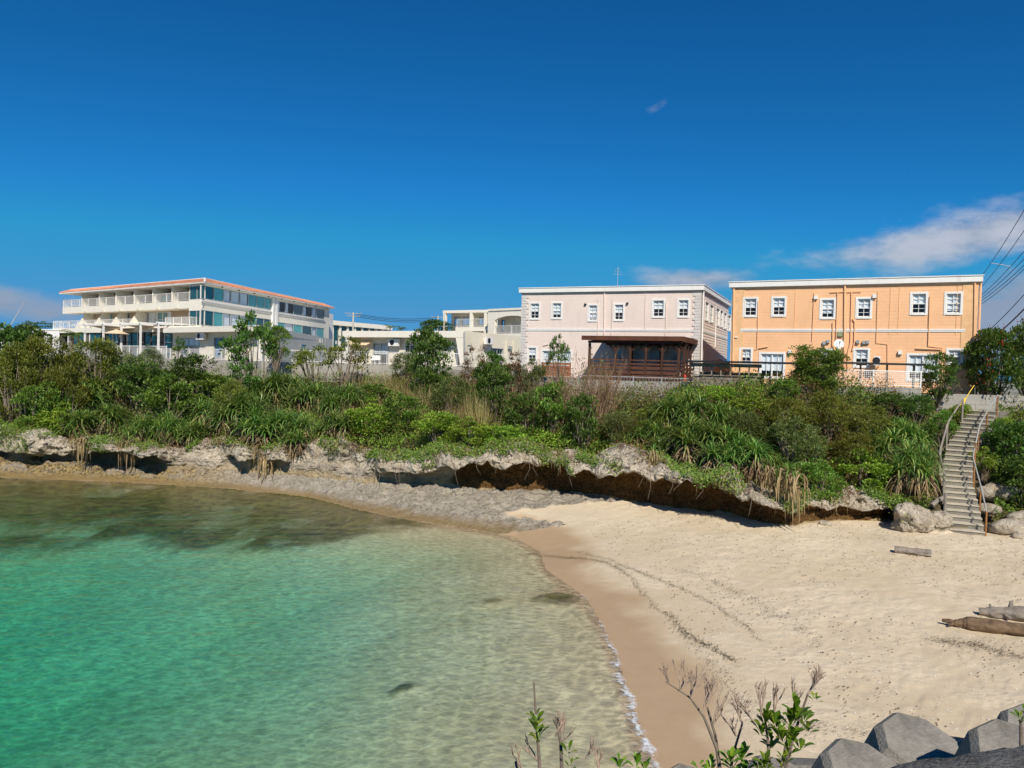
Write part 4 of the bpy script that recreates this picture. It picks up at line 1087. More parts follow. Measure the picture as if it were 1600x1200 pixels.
holes.append(ribbon(HR, q2, q3, 10.95, 12.40, [(c - q2) / (q3 - q2) for c in c2], ['t', 'c', 't', 'd', 'c', 't']))
mb = MB(); wall(mb, HR, 0, HR.L, 7.2, 15.5, holes); mb.build('wall', m_cream2, hot)
for (a0, a1) in ((q0 - .2, q1 + .2), (q2 - .1, q3 + .1)):
    for z in (13.55, ):
        mb = MB(); HR.box(mb, a0, a1, .0, .16, z, z + .12); HR.box(mb, a0, a1, .0, .10, z - .12, z - .001); mb.build('sill_band', m_white, hot)
pa = (q1 + q2) / 2
for d_ in (-.42, .42):
    mb = MB(); HR.box(mb, pa + d_ - .28, pa + d_ + .28, 0, .22, 7.2, 15.45); mb.build('pilaster', m_white, hot)
# glazed corner room
GL = Frame(HL.p(sg, 0.02, 0)[:2], HL.p(HL.L, .02, 0)[:2])
mb = MB(); wall(mb, GL, 0, GL.L, 7.2, 15.5, [(.12, GL.L - .05, 13.85, 15.3), (.12, GL.L - .05, 10.95, 12.6)]); mb.build('wall', m_cream2, hot)
for z0, z1 in ((13.85, 15.3), (10.95, 12.6)):
    ribbon(GL, .11, GL.L - .04, z0, z1, [0, .5, 1], ['d', 'd'])
hend = HR.p(HR.L, -14, 0); hbl = HL.p(bl, -14, 0)
FE = Frame(HR.p(HR.L, 0, 0)[:2], hend[:2]); FW_ = Frame(hbl[:2], HL.p(bl, BD, 0)[:2]); FSg = Frame(HL.p(sg, BD, 0)[:2], HL.p(sg, 0, 0)[:2])
mb = MB(); wall(mb, FE, 0, FE.L, 7.2, 15.5); wall(mb, FW_, 0, FW_.L, 7.2, 15.5); FX = Frame(hend[:2], hbl[:2]); wall(mb, FX, 0, FX.L, 7.2, 15.5); wall(mb, FSg, 0, FSg.L, 7.2, 15.5); mb.build('wall', m_cream2, hot)
for z in (10.2, 13.0, 15.45):
    mb = MB(); mb.prism([HL.p(bl + .05, BD - .1, 0)[:2], HL.p(sg + .05, BD - .1, 0)[:2], HL.p(HL.L - .3, -.4, 0)[:2], HR.p(HR.L - .2, -.3, 0)[:2], hend[:2], hbl[:2]], z, z + .2); mb.build('floor_slab', m_cream, hot)
# balconies
for (z0, z1, x_l, parts, hgt) in ((12.88, 13.72, 98, part_px3, 1.75), (10.22, 10.86, 91, part_px2, 1.95)):
    al = HL.pix(x_l, 490)[0]
    mb = MB(); HL.box(mb, al, sg - .02, BD + .01, 0.02 if z0 > 12 else .7, z0, z1); mb.build('balcony', m_cream2, hot)
    nn = -.05 if z0 > 12 else .62
    rr = railing('balcony_railing', hot, [HL.p(al + .06, BD + .2, z1), HL.p(al + .06, nn, z1), HL.p(sg - .1 if z0 > 12 else HL.pix(215, 505)[0], nn, z1)], 1.0, m_white, .24, 2.4, .013)
    for x in parts:
        a = HL.pix(x, 470 if z0 > 12 else 490)[0]
        mb = MB()
        zt1 = z1 + hgt if z0 > 12 else 12.879
        if z0 > 12:
            HL.box(mb, a - .07, a + .07, BD + .005, 0.0, z1 + .001, 15.45)
        else:
            mb.hexa([HL.p(a - .07, .45, z1), HL.p(a + .07, .45, z1), HL.p(a + .07, BD + .005, z1), HL.p(a - .07, BD + .005, z1), HL.p(a - .07, -.9, 12.879), HL.p(a + .07, -.9, 12.879), HL.p(a + .07, BD + .005, 12.879), HL.p(a - .07, BD + .005, 12.879)])
        mb.build('partition', m_cream2, hot)
    if z0 > 12:
        for x in part_px3:
            a = HL.pix(x, 480)[0] + 1.2; mb = MB(); HL.box(mb, a - .35, a + .35, .021, .12, z0 + .02, z0 + .25); mb.build('scupper', m_cream, hot)
# corner balcony of the second floor
al = HL.pix(268, 505)[0]; ar = HL.pix(308, 508)[0]
mb = MB(); HL.box(mb, al, ar, BD + .02, .9, 10.23, 10.85); mb.build('balcony', m_cream2, hot)
railing('balcony_railing', hot, [HL.p(al + .2, .85, 10.85), HL.p(ar - .05, .85, 10.85), HL.p(ar - .05, .05, 10.85)], 1.0, m_white, .16, 1.6, .014)
# chairs on balconies (tiny)
for i, x in enumerate((210, 243, 249, 262)):
    q = HL.p(HL.pix(x, 470)[0], -.9, 13.73); mb = MB()
    mb.box(q.x - .25, q.x + .25, q.y - .25, q.y + .25, q.z + .38, q.z + .44).box(q.x - .25, q.x - .2, q.y - .25, q.y + .25, q.z, q.z + .38).box(q.x + .2, q.x + .25, q.y - .25, q.y + .25, q.z, q.z + .38).box(q.x - .25, q.x + .25, q.y + .2, q.y + .25, q.z + .44, q.z + .85)
    tag(mb.build('balcony_chair', m_teal if i in (1, 2) else m_white), ('white chair on the hotel top balcony, fourth bay', 'left turquoise chair on the hotel top balcony', 'right turquoise chair on the hotel top balcony', 'white chair on the hotel top balcony nearest the glazed corner')[i], 'chair', 'hotel balcony chairs')
# roof: flat deck with white upstand and a tiled skirt all along the two visible sides
ov = 0.5; zl, zh = 15.68, 16.10
Lo = HL.p(-.2, ov, 0); Ro = HR.p(HR.L + .6, ov, 0)
def isect(F1, n1, F2, n2):
    p, r = F1.p(0, n1, 0), F1.u; q, s = F2.p(0, n2, 0), F2.u
    k = ((q.x - p.x) * s.y - (q.y - p.y) * s.x) / (r.x * s.y - r.y * s.x)
    return p + r * k
co, ci = isect(HL, ov, HR, ov), isect(HL, -.55, HR, -.55)
Lo, Li = HL.p(-.3, ov, 0), HL.p(.5, -.55, 0); Ro, Ri = HR.p(HR.L + .7, ov, 0), HR.p(HR.L - .3, -.55, 0)
def zz(p, z): return (p.x, p.y, z)
mb = MB()
mb.quad(zz(Lo, zl), zz(co, zl), zz(ci, zh), zz(Li, zh)); mb.quad(zz(co, zl), zz(Ro, zl), zz(Ri, zh), zz(ci, zh))
Lb, Rb = HL.p(-.3, -14.5, 0), HR.p(HR.L + .7, -14.5, 0); Lbi = HL.p(.9, -13.5, 0); Rbi = HR.p(HR.L - .5, -13.5, 0)
mb.quad(zz(Lb, zl), zz(Lo, zl), zz(Li, zh), zz(Lbi, zh)); mb.quad(zz(Ro, zl), zz(Rb, zl), zz(Rbi, zh), zz(Ri, zh))
rf = mb.build('roof', m_tile, hot)
# tile rolls running down the skirt
mb = MB()
def rolls(A0, A1, B0, B1, pitch):
    n = int((A1 - A0).length / pitch)
    for i in range(n):
        f = (i + .5) / n; p, q = A0.lerp(A1, f), B0.lerp(B1, f)
        d = (q - p); mb.tube([zz(p - d * .03, zl + .03), zz(q, zh + .03)], .075, 5)
rolls(Lo, co, Li, ci, .27); rolls(co, Ro, ci, Ri, .27)
tag(mb.build('tile_rolls', m_tile, rf), kind='stuff')
mb = MB(); mb.prism([Li[:2], ci[:2], Ri[:2], Rbi[:2], Lbi[:2]], zh - .3, zh + .16); mb.build('upstand', m_white, rf)
mb = MB(); mb.tube([zz(co, zl + .05), zz(ci, zh + .08)], .12, 6); mb.build('hip_roll', m_white, rf)
mb = MB(); mb.prism([Lo[:2], co[:2], Ro[:2], Rb[:2], Lb[:2]], zl - .16, zl - .005); mb.build('eave', m_white, rf)
for i in range(9):
    p = HR.p(3 + i * 3.6, .3, zl - .2); mb = MB(); mb.box(p.x - .08, p.x + .08, p.y - .08, p.y + .08, p.z - .08, p.z + .039); mb.build('eave_light', m_dark, rf)
# stair tower behind the end
TWF = Frame(HR.p(HR.L + .1, -1.5, 0)[:2], at(521, 480, 121)[:2])
mb = MB(); q = TWF.n * -5
mb.prism([TWF.p(0, 0, 0)[:2], TWF.p(TWF.L, 0, 0)[:2], (TWF.p(TWF.L, 0, 0) + q)[:2], (TWF.p(0, 0, 0) + q)[:2]], 7.2, 15.0); mb.build('stair_tower', m_white, hot)
for y in (492, 517): small_box(hot, TWF, 512, y, .5, 1.2, .02, m_dark, 'slit_window')

# ------------------------------------------------------------------ low hotel wing
LW = Frame((-39.15, 84.5), (-24.22, 72.0)); LS = Frame((-24.22, 72.0), (-26.01, 109.0))
wing = empty('hotel_wing', (-24.22, 72.0, 7.2), 'single-storey cream hotel wing with blue curtained door and flat roof', 'building')
LWW = Frame(LW.p(0, -1.1, 0)[:2], LW.p(LW.L, -1.1, 0)[:2])
hh = [window(wing, LWW, LWW.rect(276, 528, 312, 558), .06, 'slide', m_grey, cur=.4), window(wing, LWW, LWW.rect(334, 527, 352, 560), .06, 'slide', m_grey, cur=0)]
r = LWW.rect(334.5, 529, 340, 558); curtain(wing, LWW, r[0] + .1, r[1] + .4, r[2], r[3], -.13, m_blue, False)
r = LWW.rect(284, 529, 288, 557); curtain(wing, LWW, r[0], r[1] + .1, r[2], r[3], -.125, m_blue, False)
mb = MB(); wall(mb, LWW, 0, LWW.L, 7.15, 10.05, hh); mb.build('wall', m_cream, wing)
sh_ = [window(wing, LS, LS.rect(494, 541, 500, 556), .05, 'plain', m_grey, cur=0), window(wing, LS, LS.rect(470, 538, 478, 560), .05, 'plain', m_grey, cur=0)]
mb = MB(); wall(mb, LS, 0, LS.L, 7.15, 10.6, sh_, n=-.05); mb.build('wall', m_cream2, wing)
b = LS.n * -14; e_ = LS.p(LS.L, 0, 0)
mb = MB(); mb.prism([LW.p(0, 0, 0)[:2], LW.p(LW.L, -.03, 0)[:2], LS.p(LS.L, -.07, 0)[:2], (e_ + b)[:2]], 10.05, 10.62); mb.build('roof', m_cream2, wing)
mb = MB(); LW.box(mb, 0, LW.L - .05, -1.0, .2, 6.6, 7.2); mb.build('terrace_slab', m_conc, wing)
mb = MB(); LW.box(mb, LW.L - .25, LW.L - .06, -1.05, 0, 7.2, 10.049); mb.build('wing_wall', m_cream2, wing)
ac_unit(wing, LWW, LWW.rect(314.5, 519.5, 326, 531), .3)
pipe(wing, LW, [(411, 511), (410, 552)], .07, .1, m_grey, 'downpipe')
for x in (494.5, 508): pipe(wing, LS, [(x, 524), (x + .5, 556)], .05, .05, m_grey, 'pipe')
for x, y in ((498.5, 532), (501.5, 532.5), (524, 535)): small_box(wing, LS, x, y, .4, .5, .3, m_grey, 'vent_hood')
WLs = [LW.p(.3, 1.3, 7.15), LW.p(LW.L - .3, 1.3, 7.15), LW.p(LW.L + .9, .4, 7.15)]
fence_thing('terrace_railing', 'white terrace railing before the blue curtained door of the hotel wing', WLs, 1.1, m_white, .14, 2.2)
# stone rubble wall below
p0, p1 = LW.p(.2, 1.6, 0), LW.p(LW.L + 1.2, 1.6, 0)
retaining('rubble_wall', 'brown stained stone wall below the hotel wing terrace', [p0[:2], p1[:2]], 7.12, 4.6, .4, m_block, .28, .62)
mb = MB(); RW = Frame(LW.p(LW.L + 1.2, 1.6, 0)[:2], e0); RW.box(mb, 0, RW.L, -.3, 0, 4.3, 7.15)
tag(mb.build('concrete_wall', m_conc), 'short grey concrete wall joining the rubble wall to the terrace wall', 'wall')

# ------------------------------------------------------------------ hotel terrace: pergola, sails, umbrella, fences
TD = 87.0
post_px = [132.6, 161.5, 189.5, 219.6, 247.6]
pg = empty('white_pergola', at(190, 545, TD), 'white pergola with sand coloured shade sails on the hotel terrace', 'pergola')
PG = Frame(at(125, 540, 93.5)[:2], at(262, 540, 83.5)[:2])
zt0 = PG.pix(190, 504.5)[1]
for x in post_px:
    a = PG.pix(x, 530)[0]
    mb = MB(); PG.box(mb, a - .09, a + .09, -.09, .09, 7.2, zt0 - .101); mb.build('post', m_white, pg)
    mb = MB(); PG.box(mb, a - .08, a + .08, -4.5, .3, zt0 - .1, zt0 + .05); mb.build('cross_beam', m_white, pg)
aL, aR = PG.pix(100, 512)[0], PG.pix(262, 512)[0]
mb = MB(); PG.box(mb, aL + 2, aR, -.085, .085, zt0 - .25, zt0 - .1005); mb.build('beam', m_white, pg)
mb = MB(); PG.box(mb, aL + 2, aR, -4.5, -4.35, zt0 - .25, zt0 - .1005); mb.build('beam', m_white, pg)
for i in range(4):
    a0_, a1_ = PG.pix(post_px[i], 520)[0] + .1, PG.pix(post_px[i + 1], 520)[0] - .1
    mb = MB(); M_ = 5; g = []
    for u in range(M_ + 1):
        g.append([PG.p(a0_ + (a1_ - a0_) * u / M_, -4.2 + 4.1 * v / 5, zt0 - .28 - .45 * math.sin(math.pi * u / M_) * math.sin(math.pi * v / 5) - (0.35 if i % 2 else 0) * v / 5) for v in range(6)])
    for u in range(M_):
        for v in range(5): mb.quad(g[u][v], g[u + 1][v], g[u + 1][v + 1], g[u][v + 1])
    mb.build('shade_sail', m_sail, pg, smooth=True)
c = at(182, 519, 88.5)
um = empty('parasol', (c.x, c.y, 7.2), 'tan parasol open under the hotel pergola', 'parasol')
mb = MB(); top = Vector((c.x, c.y, c.z + .35)); rim = [Vector((c.x + 1.5 * math.cos(k * math.pi / 4), c.y + 1.5 * math.sin(k * math.pi / 4), c.z - .2)) for k in range(8)]
for k in range(8): mb.poly([top, rim[k], rim[(k + 1) % 8]])
mb.build('canopy', m_beige, um); mb = MB(); mb.tube([(c.x, c.y, 7.2), top], .03, 6); mb.build('pole', m_white, um)
# dark restaurant glazing behind the pergola
RG = Frame(HL.p(2.5, .5, 0)[:2], HL.p(HL.pix(268, 530, .5)[0], .5, 0)[:2])
rest = empty('terrace_restaurant', RG.p(RG.L / 2, 0, 7.2), 'dark glazed restaurant front behind the hotel pergola', 'restaurant')
mb = MB(); RG.box(mb, 0, RG.L, -.2, -.1, 7.2, 10.2); mb.build('back_wall', m_inner, rest)
k = 0
n_ = int(RG.L / 1.5)
for k in range(n_):
    a = k * RG.L / n_; mb = MB(); RG.box(mb, a, a + .1, -.1, .02, 7.2, 10.2); RG.box(mb, a + .1, a + RG.L / n_, -.1, .01, 9.0, 9.08); w = mb.build('window', m_white if k % 4 == 0 else m_brown, rest)
    g = MB(); g.quad(RG.p(a + .1, -.05, 7.3), RG.p(a + RG.L / n_, -.05, 7.3), RG.p(a + RG.L / n_, -.05, 10.1), RG.p(a + .1, -.05, 10.1)); g.build('pane', m_tealdark if k % 3 else m_inner, w)
t0, t1, t2 = at(84, 540, 96), at(182, 541, 85), at(260, 552, 80)
fence_thing('terrace_railing', 'white terrace railing before the hotel pergola beside the small palm', [(t0.x, t0.y, 7.25), (t1.x, t1.y, 7.25)], 1.15, m_white, .16, 2.4)
fence_thing('lattice_fence', 'white lattice fence between the pergola and the hotel wing', [(t1.x + .2, t1.y - .1, 7.1), (t2.x, t2.y, 7.1)], 1.4, m_white, .17, 2.2, mesh=True)
retaining('terrace_wall', 'pale terracotta edged wall under the pergola terrace railing', [(t0.x, t0.y), (t1.x, t1.y)], 7.2, 5.2, .3, m_cream)
retaining('concrete_wall', 'grey concrete wall under the white lattice fence', [(t1.x + .2, t1.y - .1), (t2.x, t2.y)], 7.05, 4.8, .3, m_conc)
# bougainvillea pot on the terrace
# ------------------------------------------------------------------ white wall building at the far left
FWL, FWR = at(-60, 512, 108), at(93, 522, 102)
WB = Frame(FWL[:2], FWR[:2]); zt1 = at(40, 516, 105).z
wb_ = empty('white_annex', (FWL.x, FWL.y, 7.2), 'long plain white annex wall at the far left beside the hotel', 'building')
mb = MB(); wall(mb, WB, 0, WB.L, 7.0, zt1, [(WB.pix(77, 533)[0], WB.pix(82, 533)[0], 8.2, 10.0)]); mb.build('wall', m_white, wb_)
mb = MB(); WB.box(mb, 0, WB.L, -7, -.3, 7.0, zt1 - .3); mb.build('body', m_inner, wb_)
mb = MB(); WB.box(mb, -.1, WB.L + .1, -7.1, .08, zt1, zt1 + .15); mb.build('coping', m_white, wb_)
p, q = at(13, 514, 112), at(37.5, 473, 112)
mb = MB(); mb.tube([p + (p - q) * .1, q], [.10, .05], 6); bm_ = mb.build('crane_boom', m_grey)
tag(bm_, 'thin grey crane boom rising above the white annex', 'crane')
# ------------------------------------------------------------------ buildings further back
BB = Frame(at(691, 520, 103)[:2], at(764, 520, 99)[:2]); zt2 = at(728, 484.5, 101).z
bb = empty('balcony_apartments', BB.p(BB.L / 2, 0, 7), 'cream apartment block with open balconies behind the bungalow', 'building')
zf = at(728, 511, 101).z
BW = Frame(BB.p(0, -2.0, 0)[:2], BB.p(BB.L, -2.0, 0)[:2])
hl_ = []
for x0, x1, y0, y1 in ((710, 719, 495, 508), (722.5, 735, 495, 508), (748, 758, 495, 508)): hl_.append(window(bb, BW, BW.rect(x0, y0, x1, y1), .06, 'slide', m_grey, cur=.3))
mb = MB(); wall(mb, BW, 0, BW.L, 7, zt2 - .3, hl_); mb.build('wall', m_cream, bb)
mb = MB(); BB.box(mb, 0, BB.L, -9, 0, zt2 - .35, zt2); mb.build('roof', m_cream2, bb)
mb = MB(); BB.box(mb, 2.2, BB.L, -2.0, 0, zf - .55, zf); mb.build('balcony', m_cream2, bb)
for x in (694, 735.5, 758, 764):
    a = BB.pix(x, 500)[0]; mb = MB(); BB.box(mb, a - .2, a + .2, -.4, -.01, 7, zt2 - .351); mb.build('column', m_cream2, bb)
railing('balcony_railing', bb, [BB.p(2.3, -.2, zf), BB.p(BB.L - .3, -.2, zf)], 1.1, m_white, .2, 3, .014)
BA = Frame(at(762, 520, 97)[:2], at(830, 520, 92)[:2]); zt3 = at(790, 482.5, 95).z; za = at(790, 521, 95).z
ba = empty('arched_apartments', BA.p(BA.L / 2, 0, 7), 'cream block with one wide arched balcony beside the pink house', 'building')
a0, a1 = BA.pix(773, 500)[0], BA.pix(826, 500)[0]
mb = MB(); N = 10
z_sp = at(790, 500, 95).z; z_cr = at(790, 493.5, 95).z
pts = [(a0 + (a1 - a0) * i / N, z_sp + (z_cr - z_sp) * math.sin(math.pi * i / N) ** .6) for i in range(N + 1)]
for i in range(N):
    mb.quad(BA.p(pts[i][0], 0, pts[i][1]), BA.p(pts[i + 1][0], 0, pts[i + 1][1]), BA.p(pts[i + 1][0], 0, zt3 - .2), BA.p(pts[i][0], 0, zt3 - .2))
    mb.quad(BA.p(pts[i][0], 0, pts[i][1]), BA.p(pts[i][0], -.4, pts[i][1]), BA.p(pts[i + 1][0], -.4, pts[i + 1][1]), BA.p(pts[i + 1][0], 0, pts[i + 1][1]))
BA.box(mb, 0, a0, -.4, 0, 7, zt3 - .2); BA.box(mb, a1, BA.L, -.4, 0, 7, zt3 - .2); BA.box(mb, a0, a1, -.4, 0, 7, za)
mb.build('front_wall', m_cream2, ba)
BAb = Frame(BA.p(0, -1.8, 0)[:2], BA.p(BA.L, -1.8, 0)[:2])
hb = [window(ba, BAb, BAb.rect(784, 500, 788, 518), .05, 'plain', m_brown, cur=0), window(ba, BAb, BAb.rect(766, 498, 772, 507), .05, 'plain', m_white, cur=0)]
mb = MB(); wall(mb, BAb, 0, BAb.L, 7, zt3 - .2, hb); mb.build('back_wall', m_cream, ba)
mb = MB(); BA.box(mb, 0, BA.L, -9, .12, zt3 - .199, zt3 + .05); mb.build('roof', m_cream2, ba)
railing('balcony_railing', ba, [BA.p(a0, -.1, za), BA.p(a1, -.1, za)], 1.0, m_white, .2, 3, .014)
FBf = Frame(at(519, 512, 150)[:2], at(610, 516, 165)[:2]); zt4 = at(545, 503, 154).z
fb = empty('far_office', FBf.p(0, 0, 7), 'distant grey white block with dark window band behind the bungalow', 'building')
mb = MB(); FBf.box(mb, 0, FBf.L, -12, 0, 7, 9.6); mb.build('base', m_cream2, fb)
mb = MB(); FBf.box(mb, .2, FBf.L - .2, -11, -.4, 9.601, zt4 - .9); mb.build('window_band', m_tealdark, fb)
for k in range(9):
    a = k * (FBf.L - .5) / 8; mb = MB(); FBf.box(mb, a, a + .5, -.39, -.05, 9.601, zt4 - .9); mb.build('column', m_cream2, fb)
mb = MB(); FBf.box(mb, -.3, FBf.L + .3, -12, .3, zt4 - .899, zt4); mb.build('roof', m_cream2, fb)

# ------------------------------------------------------------------ utility poles and wires
def upole(name, label, base, top_z, r, arms):
    e = empty(name, base, label, 'utility pole')
    mb = MB(); mb.tube([base, (base[0], base[1], top_z)], [r, r * .7], 10); mb.build('pole', m_conc, e, smooth=True)
    for (z, w, d) in arms:
        mb = MB(); d = Vector(d).normalized(); b = Vector((base[0], base[1], z)); mb.tube([b - d * w, b + d * w], .05, 5)
        for k in (-1, -.5, .5, 1): mb.tube([b + d * w * k, b + d * w * k + Vector((0, 0, .2))], .04, 6)
        mb.build('cross_arm', m_grey, e)
    return e
def cable(name, label, a, b, sag, r, group=None, N=14):
    a, b = Vector(a), Vector(b); pts = [a.lerp(b, i / N) - Vector((0, 0, sag * 4 * (i / N) * (1 - i / N))) for i in range(N + 1)]
    mb = MB(); mb.tube(pts, r, 5)
    return tag(mb.build(name, m_dark), label, 'cable', group)
b = at(551.5, 515, 112); upole('utility_pole', 'distant utility pole with cross arms above the bungalow roof', (b.x, b.y, 7), at(551.5, 488, 112).z, .16, [(at(551.5, 490, 112).z, 1.2, (1, .3, 0)), (at(551.5, 494, 112).z, .9, (1, .3, 0))])
b2 = at(684, 515, 118); upole('utility_pole', 'distant utility pole with cross arms left of the apartment block', (b2.x, b2.y, 7), at(684, 493.5, 118).z, .15, [(at(684, 496, 118).z, 1.0, (1, .2, 0))])
b3 = at(694, 500, 88); upole('utility_pole', 'slim pale pole before the left end of the apartment block', (b3.x, b3.y, 7), at(694, 486, 88).z, .08, [])
for k in range(3):
    cable('power_line', ('upper', 'middle', 'lower')[k] + ' power line between the two distant poles over the bungalow', (b.x, b.y, at(551.5, 489.5 + k * 2.2, 112).z), (b2.x, b2.y, at(684, 496 + k * 2.5, 118).z), .5, .035, 'power lines over the bungalow')
# pole beyond the right edge of the view, wires running down to the left behind the orange house
pb = at(1612, 580, 46.5); ptop = at(1600, 318, 46.5).z
upr = upole('utility_pole', 'tall concrete utility pole at the right edge behind the flowering tree', (pb.x + .45, pb.y, 6.4), ptop, .17, [(at(1600, 345, 46.5).z, .7, (1, -.3, 0))])
wires = [(1597, 333, 1532, 431, 'topmost'), (1602, 357, 1532, 447, 'second from top'), (1602, 390, 1530, 461, 'third from top'), (1602, 402, 1530, 465, 'fourth from top'), (1602, 412, 1531, 468, 'fifth from top'), (1602, 418, 1534, 471, 'sixth from top')]
for (xa, ya, xb, yb, w) in wires:
    A_, B_ = at(xa, ya, 46.5), at(xb, yb, 64); d = B_ - A_
    cable('power_line', 'dark power line right of the orange house, ' + w, A_ - d * .05, A_ + d * 1.35, .25, .022, 'power lines right of the orange house')
for (xa, ya, xb, yb, w, r) in [(1602, 457, 1500, 552, 'thin lower', .025), (1602, 480, 1500, 564, 'thick lowest', .045)]:
    A_, B_ = at(xa, ya, 44), at(xb, yb, 60)
    d = B_ - A_
    cable('power_line', w + ' cable sloping down behind the red flowering tree', A_ - d * .05, B_, .3, r)
A_, B_ = at(1549, 411, 58), at(1578, 416, 55.5)
mb = MB(); mb.tube([A_, B_], .03, 5); tag(mb.build('line_spacer', m_white), 'short white spacer bar across the upper power lines', 'spacer')

# ================================================================== STAIRS
m_step = mat_plain('stair_concrete', (0.22, 0.20, 0.165), 0.92, 0.22, 1.6, bump=0.5, bscale=25, stain=0.3, stain_col=(0.17, 0.15, 0.12))
m_tread = mat_plain('sandy_tread', (0.50, 0.44, 0.34), 0.95, 0.18, 2.5, bump=0.4, bscale=30)
m_rail = mat_plain('galvanised_rail', (0.34, 0.36, 0.33), 0.55, 0.2, 3.0, stain=0.4, stain_col=(0.30, 0.17, 0.07))
sk = [at(1511, 836, 29.4), at(1503, 790, 31.0), at(1493, 741, 32.8), at(1505, 690, 34.9), at(1522, 664, 36.1), at(1539, 643, 37.2)]
NS = 24
def spath(f):
    """point on the stair centre line, f 0..1 by plan length"""
    L = [0.0]
    for a, b in zip(sk[:-1], sk[1:]): L.append(L[-1] + math.hypot(b.x - a.x, b.y - a.y))
    t = f * L[-1]
    for i in range(len(L) - 1):
        if t <= L[i + 1] + 1e-9:
            k = (t - L[i]) / (L[i + 1] - L[i]); return sk[i].lerp(sk[i + 1], k)
    return sk[-1].copy()
stair = empty('beach_stairs', (sk[0].x, sk[0].y, 1.15), 'straight grey concrete stair flight climbing from the sand to the plateau', 'stairs')
zs0, zs1 = 1.12, sk[-1].z
edgeL, edgeR = [], []
HW = .60
def sdir(f):
    a, b = spath(max(0, f - .06)), spath(min(1, f + .06)); d = Vector((b.x - a.x, b.y - a.y, 0)); return d.normalized()
for i in range(NS):
    f0, f1 = i / NS, (i + 1.12) / NS
    p, q = spath(f0), spath(min(1, f1)); d0, d1 = sdir(f0), sdir(min(1, f1))
    l0, l1 = Vector((-d0.y, d0.x, 0)) * HW, Vector((-d1.y, d1.x, 0)) * HW
    z1 = zs0 + (zs1 - zs0) * (i + 1) / NS; z0 = zs0 + (zs1 - zs0) * i / NS - .9
    mb = MB(); P = [p - l0, q - l1, q + l1, p + l0]; jz = random.uniform(-.008, .008)
    mb.hexa([(a.x, a.y, z0) for a in P] + [(a.x, a.y, z1 + jz) for a in P]); st_ = mb.build('step', m_step, stair)
    mb = MB(); P = [p - l0 - d0 * .035, q - l1, q + l1, p + l0 - d0 * .035]; mb.hexa([(a.x, a.y, z1 + jz + .001) for a in P] + [(a.x, a.y, z1 + jz + .04) for a in P]); mb.build('tread', m_tread, st_)
    edgeL.append(Vector((p.x + l0.x, p.y + l0.y, z1))); edgeR.append(Vector((p.x - l0.x, p.y - l0.y, z1)))
e_ = spath(1.0); d_ = sdir(1.0)
mb = MB(); l_ = Vector((-d_.y, d_.x, 0)) * HW; P = [e_ - l_ + d_ * .1, e_ + d_ * 1.9 - l_, e_ + d_ * 1.9 + l_, e_ + l_ + d_ * .1]
mb.hexa([(a.x, a.y, zs1 - .8) for a in P] + [(a.x, a.y, zs1 - .005) for a in P]); mb.build('landing', m_step, stair)
# handrails: right one in two runs with rusty posts, left one a weathered timber rail
def rail_run(name, label, side, idx, h, mat, pmat, r, pr):
    e = side[idx[0]]; root = empty(name, e, label, 'handrail')
    mb = MB(); pts = [side[i] + Vector((0, 0, h)) for i in range(idx[0], idx[-1] + 1)]
    mb.tube(pts, r, 6); mb.build('rail', mat, root, smooth=True)
    for i in idx:
        mb = MB(); mb.tube([side[i] - Vector((0, 0, .25)), side[i] + Vector((0, 0, h))], pr, 6); mb.build('post', pmat, root)
    return root
rail_run('handrail', 'grey steel handrail with rusty posts on the right of the lower stairs', [v + Vector((.02, 0, 0)) for v in edgeR], [0, 4, 8, 11], .85, m_rail, m_rust, .03, .035)
rail_run('handrail', 'grey steel handrail on the right of the upper stairs', [v + Vector((.02, 0, 0)) for v in edgeR], [12, 15, 19, 23], .85, m_rail, m_rust, .032, .035)
rail_run('handrail', 'weathered timber handrail on the left of the upper stairs', [v - Vector((.05, 0, 0)) for v in edgeL], [5, 10, 15, 21], .95, m_grey_wood, m_grey_wood, .045, .05)
p = edgeL[2] - Vector((.12, 0, 0)); mb = MB(); mb.tube([p - Vector((0, 0, .4)), p + Vector((0, 0, .95))], .06, 8); tag(mb.build('stair_post', m_grey_wood), 'short weathered timber post left of the lowest stair steps', 'post')
p, q = at(1456, 790, 30.6), at(1474, 778, 30.9); mb = MB(); mb.tube([p, p.lerp(q, .5) + Vector((0, 0, .06)), q], .09, 8); tag(mb.build('driftwood_stub', m_grey_wood), 'short curved driftwood branch beside the foot of the stairs', 'driftwood')
# yellow paddle leaning at the stair head
p, q = at(1500, 636, 37.6), at(1522, 602, 37.9)
pad = empty('yellow_paddle', p, 'yellow paddle leaning at the stair head', 'paddle')
mb = MB(); mb.tube([p.lerp(q, .35), q], .022, 6); mb.build('shaft', m_yellow, pad)
mb = MB(); u_ = (q - p).normalized(); s_ = Vector((u_.z, 0, -u_.x)).normalized(); P = []
for t_, w_ in ((0, .05), (.12, .075), (.3, .07), (.42, .025)):
    c_ = p.lerp(q, t_); P.append((c_ - s_ * w_, c_ + s_ * w_))
for i in range(3):
    for yy in (-.012, .012):
        o_ = Vector((0, yy, 0)); mb.quad(P[i][0] + o_, P[i][1] + o_, P[i + 1][1] + o_, P[i + 1][0] + o_)
    mb.quad(P[i][0] - Vector((0, .012, 0)), P[i][0] + Vector((0, .012, 0)), P[i + 1][0] + Vector((0, .012, 0)), P[i + 1][0] - Vector((0, .012, 0)))
    mb.quad(P[i][1] - Vector((0, .012, 0)), P[i][1] + Vector((0, .012, 0)), P[i + 1][1] + Vector((0, .012, 0)), P[i + 1][1] - Vector((0, .012, 0)))
mb.build('blade', m_yellow, pad)

